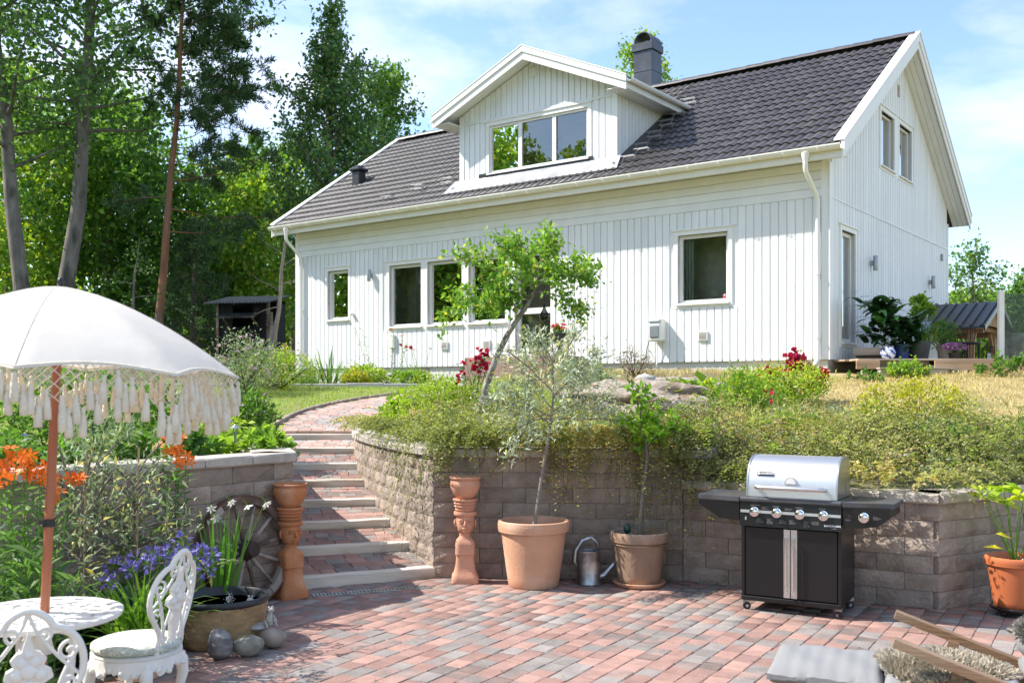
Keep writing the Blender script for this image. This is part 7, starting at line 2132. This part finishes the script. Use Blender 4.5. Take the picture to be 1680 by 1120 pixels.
for k, (u, Y, rr_, lm_, lab) in enumerate(((712, 10.0, (.30, .25, .16), lf_cot, 'arching cotoneaster mound above the stair wall'), (800, 9.3, (.36, .25, .16), lf_cot, 'cotoneaster mound behind the right head pedestal'), (1000, 9.4, (.4, .3, .15), lf_lawn, 'green weedy mound between the olive and citrus trees'), (1150, 9.2, (.42, .3, .18), lf_cot, 'cotoneaster mound left of the grill lid'), (1290, 9.6, (.45, .3, .2), lf_lawn, 'grassy green mound behind the grill lid'), (1405, 9.2, (.4, .3, .17), lf_cot, 'cotoneaster mound right of the grill lid'), (1540, 8.9, (.4, .3, .16), lf_mid, 'leafy green mound near the pale disc lamp'))):
    bush('low_shrub', lab, gz_(u, Y), rr_, 1500, .045, lm_, 2300 + k * 4, .45, stems=40, group=SB)
# rambling roses
def rose(name, label, base, tips, seed, n=5, sz=.032):
    o = plant(name, label, base, 'rose', 'red roses on the slope'); L = Leaves(seed); g = L.rng; S = Leaves(seed + 2)
    B = np.array(base)
    for ti, t in enumerate(tips):
        F = Leaves(seed * 31 + ti)
        T = np.array(t) - B; mid = T * .55 + g.normal(size=3) * .05 + np.array([0, 0, .06])
        S.stems(np.array([[0, 0, 0], mid]), np.array([mid, T]), .005, rnd=.4)
        P = T + g.normal(size=(n, 3)) * np.array([.045, .045, .035]); F.flower(P, sz, 7, D=(0, -.6, .5), cup=.5, aspect=.9); F.flower(P, sz * .6, 5, D=(0, -.6, .6), cup=.9, aspect=.9); F.build('flower', fl_rose, o)
        q = np.linspace(.25, 1, 16)[:, None]; L.leaf(mid * np.minimum(1, q / .55) * (q <= .55) + (mid + (T - mid) * (q - .55) / .45) * (q > .55) + g.normal(size=(16, 3)) * .04, .05, .6)
    L.build('foliage', lf_mid, o); S.build('stem', bark_leaf, o)
rose('rose_bush', 'arching red rose beside the leaning apple trunk', gz_(775, 12.8), [at(u, v, 12.6) for u, v in ((762, 596), (780, 584), (797, 577), (800, 598), (768, 608), (753, 619), (785, 607), (795, 590))], 261, 4, .040)
rose('rose_bush', 'red rose with a tall flower head near the right house corner', gz_(1300, 13.4), [at(u, v, 13.2) for u, v in ((1304, 584), (1300, 596), (1308, 603), (1296, 592), (1312, 588), (1302, 610), (1250, 616), (1262, 613), (1246, 622), (1258, 622), (1275, 610), (1330, 609), (1353, 614), (1348, 618), (1335, 622), (1340, 632))], 265, 8, .050)
rose('rose_bush', 'low red rose in the weeds in front of the daisies', gz_(1250, 12.0), [at(u, v, 11.8) for u, v in ((1256, 656), (1268, 640), (1180, 680))], 269, 3)
# flower bed along the house
BP = 'bed plants along the house front'
bush('mallow', 'tall pink-flowered mallow left of the house corner', gz_(400, 18.0), (.62, .5, .55), 2600, .06, lf_sage, 271, .4, stems=60, group=BP, flowers=(fl_pink, 80, .045, 5, .05))
bush('mallow', 'pink mallow spreading in front of the house corner', gz_(455, 19.0), (.75, .5, .38), 2600, .06, lf_lime, 275, .4, stems=60, group=BP, flowers=(fl_pink, 60, .045, 5, .05))
bush('mallow_bush', 'bushy green plant at the lawn edge behind the left wall', gz_(405, 11.6), (.30, .28, .27), 2400, .065, lf_mid, 279, .35, group=BP, flowers=(fl_pink, 12, .035, 5, .15), stems=30)
bush('perennial', 'yellow-green mounded perennial in the bed under the windows', gz_(598, 21.0), (.55, .4, .22), 2400, .07, lf_lime, 283, .4, group=BP, stems=30, flowers=(fl_mauve, 90, .02, 4, .25))
bush('perennial', 'yellow daylily-leaved clump in the middle of the bed', gz_(585, 20.5), (.25, .25, .16), 500, .09, lf_yellow, 287, .25, group=BP)
bush('perennial', 'green clump at the right end of the bed', gz_(672, 20.8), (.45, .4, .18), 1800, .07, lf_bright, 291, .4, group=BP)
bush('perennial', 'small green plant at the bed\'s left end by the downpipe', gz_(500, 20.7), (.32, .25, .16), 600, .07, lf_mid, 295, .3, group=BP)
def upright(name, label, p, stems, h, seed, lm=lf_sage, fm=None, size=.09, lean=.15, fn=1):
    o = plant(name, label, p, 'flower', BP); L = Leaves(seed); g = L.rng; S = Leaves(seed + 1); F = Leaves(seed + 2)
    for k in range(stems):
        b_ = g.normal(size=3) * np.array([.09, .05, 0]); T = b_ + np.array([g.normal() * lean, g.normal() * lean, h * g.uniform(.7, 1.1)])
        S.stems(b_[None], T[None], .006, rnd=.6); q = np.linspace(.12, .98, 26)[:, None]; P = b_ + (T - b_) * q; a = np.arange(26) * 2.4
        L.leaf(P, size, .2, D=np.stack([np.cos(a), np.sin(a), np.full(26, .55)], -1), dj=.15)
        if fm is not None: F = Leaves(seed * 31 + k); F.flower(T[None] + g.normal(size=(fn, 3)) * .03, .05, 7); F.build('flower', fm, o)
    L.build('foliage', lm, o); S.build('stem', lf_strap, o)
upright('lily', 'tall leaning leafy stem in the bed left of the meter box', gz_(612, 21.2), 2, 1.25, 301, lf_sage, None, lean=.25)
upright('lily', 'orange-flowered tall leafy lily in the bed below the meter box', gz_(647, 21.0), 3, 1.15, 305, lf_mid, fl_orange)
upright('echinacea', 'thin red-flowered stems in the bed left of the path', gz_(690, 21.2), 4, .95, 309, lf_mid, fl_rose, .05)
def strap_clump(name, label, p, n, ln, w, seed, lm=lf_strap, spread=.08, dj=.28, bend=.3, cat='plant', group=None, seg=5):
    o = plant(name, label, p, cat, group); L = Leaves(seed); g = L.rng
    P = np.stack([g.normal(0, spread, n), g.normal(0, spread, n), np.zeros(n)], -1); D = np.concatenate([P[:, :2] * 4, np.ones((n, 1))], 1)
    L.blade(P, ln, w, D, dj, bend, seg); L.build('foliage', lm, o); return o
strap_clump('iris', 'upright iris leaves in the bed near the narrow window', gz_(540, 20.7), 26, .75, .045, 311, dj=.16, bend=.12, group=BP)
strap_clump('iris', 'thin pale iris leaves in the bed at the house corner', gz_(513, 20.6), 22, .5, .035, 313, lf_sage, dj=.25, group=BP)

# ------------------------------------------------------------------ small trees on the slope and in pots
def small_tree(name, label, base, pts, radii, limbs, lm, n, size, aspect, seed, bark, twigs=5, tl=.5, spread=.05, cat='tree', up=.2, dirw=.6):
    return tree(name, label, base, pts, radii, limbs, lm, n, size, bark, seed, twigs, tl, spread, aspect, cat, None, up, .8, dirw, .55, 8)
ab = gz_(786, 12.0); rel = lambda u, v, dy=0.0, Y=12.0, b=ab: tuple(at(u, v, Y + dy) - b)
apts = [(0, 0, 0), rel(790, 665), rel(800, 625), rel(815, 585), rel(833, 548), rel(850, 522), rel(866, 500), rel(880, 470), rel(885, 430)]
abark = mat('apple_bark', (.20, .165, .13), .95, .3, 14, .8, 50, col2=(.34, .33, .29), c2scale=5)
al = [(.80, PI * 1.05, .80, .35, .35), (.86, PI * .97, .85, .45, .3), (.80, PI * .9, .92, .10, .05), (.90, 2.2, .60, .8, 0), (.88, -.1, .62, .25, .2), (.84, .15, .60, .05, .25), (.92, .5, .5, .6, .1), (.97, 1.6, .5, 1.2, 0), (.95, -1.3, .55, .6, .1), (.9, -.8, .6, .35, .2), (.99, 0, .35, 1.1, 0), (.93, 3.6, .55, .5, .1), (.86, -2.4, .5, .3, .1), (.78, 3.0, .25, .1, 0), (.70, 3.3, .22, .3, 0)]
small_tree('apple_tree', 'leaning young apple tree with bright green crown in front of the house', ab, apts, [.046, .042, .039, .036, .033, .030, .025, .016, .006], [(f, a, l * 1.18, r, s) for f, a, l, r, s in al], lf_apple, 3900, .072, .55, 401, abark, 7, .45, .055)
ob = p1 + Vector((0, 0, .46)); Yo = p1.y; orel = lambda u, v: tuple(at(u, v, Yo) - ob)
opts = [(0, 0, 0), orel(884, 815), orel(889, 780), orel(894, 750), orel(899, 720), orel(903, 695), orel(906, 670), orel(908, 640), orel(905, 605)]
ol = [(.62, 3.0, .42, .55, .1), (.64, .1, .55, .25, .25), (.68, 3.4, .50, .35, .15), (.70, -.6, .50, .35, .2), (.72, .9, .45, .6, .1), (.75, 2.3, .48, .6, .1), (.80, -1.6, .4, .5, .2), (.82, .2, .45, .75, .1), (.86, 3.2, .42, .8, .1), (.90, 1.5, .35, .9, 0), (.95, -.4, .35, 1.0, 0), (.98, 2.8, .3, 1.1, 0), (.66, -2.4, .45, .1, .3), (.7, 2.8, .45, -.05, .25)]
small_tree('olive_tree', 'silvery olive tree growing in the large pale pot', ob, opts, [.017, .015, .014, .014, .013, .012, .009, .006, .003], [(f, a, l * 1.25, r, s) for f, a, l, r, s in ol], lf_olive, 4600, .054, .24, 411, mat('olive_bark', (.24, .21, .18), .9, .2, 20, .5, 60), 8, .5, .035)
cb = p2 + Vector((0, 0, .38)); Yc = p2.y; crel = lambda u, v: tuple(at(u, v, Yc) - cb)
cpts = [(0, 0, 0), crel(1051, 850), crel(1054, 810), crel(1058, 780), crel(1062, 750), crel(1060, 730), crel(1054, 705), crel(1050, 680), crel(1055, 650)]
cl_ = [(.55, 2.9, .15, .5, 0), (.6, .2, .16, .6, 0), (.66, -1.5, .16, .5, 0), (.7, 1.8, .15, .7, 0), (.75, 3.2, .18, .7, 0), (.8, .0, .16, .8, 0), (.86, -2, .15, .8, 0), (.92, 1, .14, 1, 0), (.97, 3, .12, 1.1, 0), (.62, .1, .36, .45, -.1)]
small_tree('citrus_tree', 'small bright green citrus tree in the weathered pot', cb, cpts, [.019, .017, .016, .015, .014, .012, .009, .006, .003], cl_, lf_citrus, 360, .075, .5, 421, bark_grey, 5, .55, .03)
# plant in the orange pot
o = plant('pot_plant', 'yellow-green large-leaved plant in the orange pot at the right edge', pr_ + Vector((0, 0, .36)), 'plant'); L = Leaves(431); g = L.rng; S = Leaves(432)
for k in range(9):
    T = np.array([g.normal(0, .13) - .02, g.normal(0, .1), g.uniform(.25, .55)]); S.stems(np.array([[0, 0, 0]]), T[None], .006, rnd=.7)
    a = g.uniform(0, 6.28, 6); L.leaf(np.repeat(T[None] * .97, 6, 0), .13, .42, D=np.stack([np.cos(a), np.sin(a), np.full(6, .25)], -1), dj=.2, up=1)
L.leaf(np.array([[-.10, -.05, .12], [-.06, -.08, .2], [.05, -.1, .16]]), .13, .8, D=np.array([-.6, -.4, .1]), dj=.3, up=1.5, rnd=.95)
L.build('foliage', leafmat('leaf_gold', (.16, .30, .02), (.40, .46, .04), (.60, .48, .03), trans=.4), o); S.build('stem', lf_strap, o)

# ------------------------------------------------------------------ plants in the lower left corner
sp_ = gnd(238, 1062); ag = empty('flower_pot', (-2.10, 5.62, 0), 0, 'terracotta pot of agapanthus behind the cushioned chair', 'pot')
MB().lathe(pot_profile(.16, .11, .24, .02, .05), 36).build('body', terra_pale, ag, smooth=40); soil_disc(.13, .2, ag)
o = strap_clump('agapanthus', 'strap-leaved agapanthus with blue flower heads in the pot by the tub', Vector((-2.10, 5.62, .2)), 130, .42, .020, 441, spread=.06, dj=.35, bend=.75, cat='plant')
F = Leaves(443); S = Leaves(444); g = F.rng
for u, v, Y in ((200, 925, 5.9), (225, 918, 5.7), (250, 910, 5.6), (262, 915, 5.8), (278, 905, 5.7), (215, 935, 5.5), (185, 930, 5.8), (240, 925, 5.5), (298, 886, 5.6), (330, 905, 5.7), (345, 912, 5.8), (338, 935, 5.7), (290, 920, 5.6), (178, 958, 5.5), (320, 915, 5.9)):
    T = np.array(at(u, v, Y) - Vector((-2.10, 5.62, .2))); n = 20; d = unit(g.normal(size=(n, 3)) + np.array([0, 0, .3]))
    S.stems(np.zeros((1, 3)) + g.normal(size=(1, 3)) * .02, T[None], .004, rnd=.4); S.stems(np.repeat(T[None], n, 0), T + d * .035, .001, rnd=.4)
    F = Leaves(int(u * 7 + v))
    for k in range(2): F.leaf(T + d * .03, .034, .34, D=d, dj=.22)
    F.build('flower', fl_blue, o)
S.build('stem', lf_strap, o)
gl = strap_clump('gladiolus', 'tall sword-leaved gladiolus with white flowers behind the tub', Vector((-2.00, 6.86, .12)), 30, .58, .030, 451, leafmat('leaf_sword', (.05, .14, .02), (.14, .28, .05), trans=.35), spread=.06, dj=.08, bend=.07)
F = Leaves(453); S = Leaves(454); b_ = np.array([-2.0, 6.86, .12])
for u, v in ((345, 832), (355, 848), (378, 822), (405, 828), (436, 824)):
    T = np.array(at(u, v, 6.85)) - b_; S.stems(np.zeros((1, 3)), T[None] + np.array([[0, 0, .02]]), .004, rnd=.5); S.stems(T[None] + np.array([[-.03, 0, .04]]), T[None], .003, rnd=.8); F = Leaves(u); F.flower(T[None], .040, 6, D=(.4, -.5, -.6), dj=.3, cup=.5, aspect=.4); F.build('flower', fl_white, gl)
S.build('stem', lf_strap, gl)
gp = empty('flower_pot', (-2.00, 6.86, 0), 0, 'dark pot of gladiolus hidden behind the water tub', 'pot'); MB().lathe([(.10, 0), (.135, .14), (.14, .15), (.125, .15), (.12, .12), (.0001, .11)], 24).build('body', black_plastic, gp, smooth=40)
# olive bushes trained on canes in front of the left wall
for k, (u, Y, s, lab) in enumerate(((128, 6.0, 471, 'young olive with silvery leaves on a cane, right of the parasol pole'), (215, 6.35, 475, 'young olive on a cane between the parasol and the cart wheel'))):
    p = gnd(0, 700); x = (u - 840) / FPX * Y; b_ = Vector((x, Y, 0))
    pts = stem_line((.02, .02, 1.05), n=9, seed=s, wob=.012)
    limbs = limbset(s + 1, 22, .45, 1.0, .42, (.3, 1.1), .15, prof=lambda t: 1 - .35 * t)
    o = small_tree('potted_olive', lab, b_, pts, taper(.013, .004), limbs, leafmat('leaf_olive_bush' + str(k), (.12, .17, .09), (.30, .35, .21), (.48, .40, .10), trans=.3, tcol=(1.2, 1.2, .8)), 650, .062, .26, s + 3, bark_grey, 5, .5, .05, cat='shrub')
    MB().tube([(.03, -.01, 0), (.05, 0, 1.25)], .007, 6).build('cane', mat('bamboo_cane' + str(k), (.38, .28, .16), .7), o)
    op = empty('flower_pot', b_, 0, ['dark pot of the olive nearest the parasol pole', 'dark pot of the olive nearer the cart wheel'][k], 'pot'); MB().lathe([(.12, 0), (.15, .25), (.155, .26), (.14, .26), (.135, .2), (.0001, .2)], 24).build('body', black_plastic, op, smooth=40)
# lilies
def lilies(name, label, base, heads, seed, h0=.5, n_stem=8):
    o = plant(name, label, base, 'lily', 'orange lilies in the left corner'); F = Leaves(seed); L = Leaves(seed + 1); S = Leaves(seed + 2); g = F.rng; B = np.array(base)
    for hd in heads:
        T = np.array(hd) - B; b_ = np.array([T[0] * .5, T[1] * .5, 0]) + g.normal(size=3) * np.array([.05, .05, 0]); S.stems(b_[None], T[None], .005, rnd=.3)
        q = np.linspace(.05, .9, 40)[:, None]; a = np.arange(40) * 2.4; L.leaf(b_ + (T - b_) * q, .10, .16, D=np.stack([np.cos(a), np.sin(a), np.full(40, .35)], -1), dj=.15)
        F = Leaves(int(abs(T[0]) * 9973 + T[2] * 7919)); F.flower(T[None] + g.normal(size=(3, 3)) * .028, .052, 6, D=(.1, -.7, .2), dj=.5, cup=.15, aspect=.42); F.build('flower', fl_orange, o)
    L.build('foliage', lf_dark, o); S.build('stem', lf_strap, o)
Yl = 5.3
lilies('lily', 'clump of orange lilies behind the parasol pole at the left edge', Vector(((40 - 840) / FPX * Yl, Yl, 0)), [at(u, v, Yl + dy) for u, v, dy in ((5, 790, 0), (15, 760, .2), (28, 742, 0), (38, 748, .1), (45, 765, 0), (58, 775, .2), (70, 770, 0), (88, 780, .1), (95, 800, 0), (22, 775, .1), (0, 775, .1), (65, 790, .1), (118, 784, .2))], 481)
Yl = 7.0
lilies('lily', 'few orange lilies in front of the wall cap left of the stairs', Vector(((285 - 840) / FPX * Yl, Yl, 0)), [at(u, v, Yl) for u, v in ((266, 722), (290, 718), (288, 742), (305, 755), (295, 745))], 485)
upright('lily_foliage', 'dense leafy lily stems at the far left below the orange flowers', Vector((-2.62, 5.15, 0)), 26, .82, 491, lf_dark, None, .13, .16)
upright('lily_foliage', 'leafy green stems in front of the wall between the olives and the wheel', Vector((-2.48, 6.72, 0)), 8, .95, 495, lf_dark, None, .11, .10)
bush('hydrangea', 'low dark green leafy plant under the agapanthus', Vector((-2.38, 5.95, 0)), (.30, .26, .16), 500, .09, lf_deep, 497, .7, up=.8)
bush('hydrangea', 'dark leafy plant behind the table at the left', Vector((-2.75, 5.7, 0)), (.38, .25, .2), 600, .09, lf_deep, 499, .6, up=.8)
# bed behind the left wall
LB = 'plants in the bed behind the left wall'
bush('cranesbill', 'dark green cranesbill with blue flowers left behind the wall', Vector((-3.45, 6.9, .98)), (.42, .4, .16), 1500, .06, lf_mid, 501, .7, up=1, group=LB, flowers=(fl_blue, 9, .022, 5, .06))
bush('strawberry_plant', 'bright green low leafy patch behind the cap stones', Vector((-2.30, 8.9, 1.0)), (.32, .5, .12), 1000, .075, lf_bright, 505, .8, up=1.2, group=LB)
bush('strawberry_plant', 'green leafy patch in the middle of the left bed', Vector((-2.75, 8.0, 1.0)), (.42, .5, .14), 1300, .075, lf_mid, 509, .8, up=1.2, group=LB)
bush('flowering_shrub', 'yellow-green shrub in the left bed below the parasol fringe', Vector((-2.95, 9.6, 1.0)), (.35, .4, .22), 1100, .07, lf_lime, 513, .6, group=LB)
bush('lavender', 'silvery fine-leaved plant behind the left wall near the fringe', Vector((-3.2, 7.7, 1.0)), (.30, .3, .22), 1400, .055, lf_sage, 517, .2, group=LB)
strap_clump('daylily', 'arching daylily leaves at the left edge under the parasol', Vector((-4.3, 7.6, .98)), 130, .55, .02, 521, spread=.16, bend=.6, group=LB)
bush('dark_shrub', 'dark green shrub under the parasol at the left edge', Vector((-4.3, 9.6, 1.0)), (.6, .5, .42), 1800, .08, lf_mid, 525, .5, group=LB)
bush('dark_shrub', 'leafy shrub on the lawn behind the parasol pole', Vector((-4.0, 11.5, 1.0)), (.5, .5, .32), 1700, .08, lf_mid, 529, .5, group=LB)
# tall sprig above the parasol
upright('willowherb', 'tall grey-leaved stalk rising just behind the parasol top', Vector((-5.05, 12.0, 1.0)), 3, 1.75, 533, lf_sage, None, .13, .08)
# ------------------------------------------------------------------ plants on the deck
def big_leaf(name, label, p, n, h, ln, w, seed, lm=lf_deep, spread=.2):
    o = plant(name, label, p, 'plant', 'pot plants on the deck'); L = Leaves(seed); g = L.rng
    t = g.random(n); P = np.stack([g.normal(0, spread * .35, n), g.normal(0, spread * .35, n), h * (.15 + .8 * t)], -1); a = g.uniform(0, 6.28, n)
    L.blade(P, ln, w, np.stack([np.cos(a), np.sin(a), np.full(n, .55)], -1), .25, .9, 5); L.build('foliage', lm, o)
    S = Leaves(seed + 1); S.stems(np.zeros((3, 3)), np.array([[0, 0, h], [.08, .02, h * .8], [-.09, .03, h * .75]]), .012, rnd=.5); S.build('stem', lf_strap, o)
pq = at(1450, 588, 17.45); big_leaf('dracaena', 'large dark glossy plant against the gable, left of the deck table', (pq.x, pq.y, DZ + .1), 130, .98, .50, .15, 541, spread=.35)
pq = at(1487, 588, 17.5); big_leaf('dracaena', 'shorter dark glossy plant right of the large one', (pq.x, pq.y, DZ + .1), 90, .62, .48, .13, 545, spread=.35)
pq = at(1520, 588, 17.6); strap_clump('spider_plant', 'arching pale-edged spider plant in the wide dark pot', Vector((pq.x, pq.y, DZ + .32)), 60, .5, .022, 549, lf_strap, bend=.9, dj=.4, group='pot plants on the deck')
pq = at(1512, 588, 18.9); bush('fern_plant', 'bright bushy plant in a pot on the deck table', Vector((pq.x, pq.y, DZ + .80)), (.20, .18, .22), 420, .09, lf_bright, 553, .8, cat='plant', group='pot plants on the deck', up=.8)
tp2 = empty('flower_pot', (pq.x, pq.y, DZ + .751), 0, 'grey pot of the bushy plant on the deck table', 'pot'); MB().lathe([(.09, 0), (.13, .2), (.12, .2), (.11, .16), (.0001, .15)], 20).build('body', lamp_grey, tp2, smooth=40)
pq = at(1540, 588, 18.2); bush('trailing_plant', 'feathery plant below the deck table', Vector((pq.x, pq.y, DZ + .25)), (.30, .2, .26), 700, .07, lf_mid, 557, .3, cat='plant', group='pot plants on the deck')
pq = at(1566, 588, 17.0); bush('pink_flowers', 'mound of pink-violet flowers on the deck', Vector((pq.x, pq.y, DZ + .10)), (.22, .12, .07), 120, .04, lf_mid, 561, cat='plant', group='pot plants on the deck', flowers=(leafmat('petal_violet', (.40, .14, .42), (.60, .30, .58), trans=.2, tcol=(1, 1, 1)), 150, .028, 5, .05))
pq = at(1672, 588, 17.6); strap_clump('orchid', 'strap-leaved plant in the zinc planter at the right edge', Vector((pq.x, pq.y, DZ + .45)), 24, .35, .04, 565, bend=.6, group='pot plants on the deck')
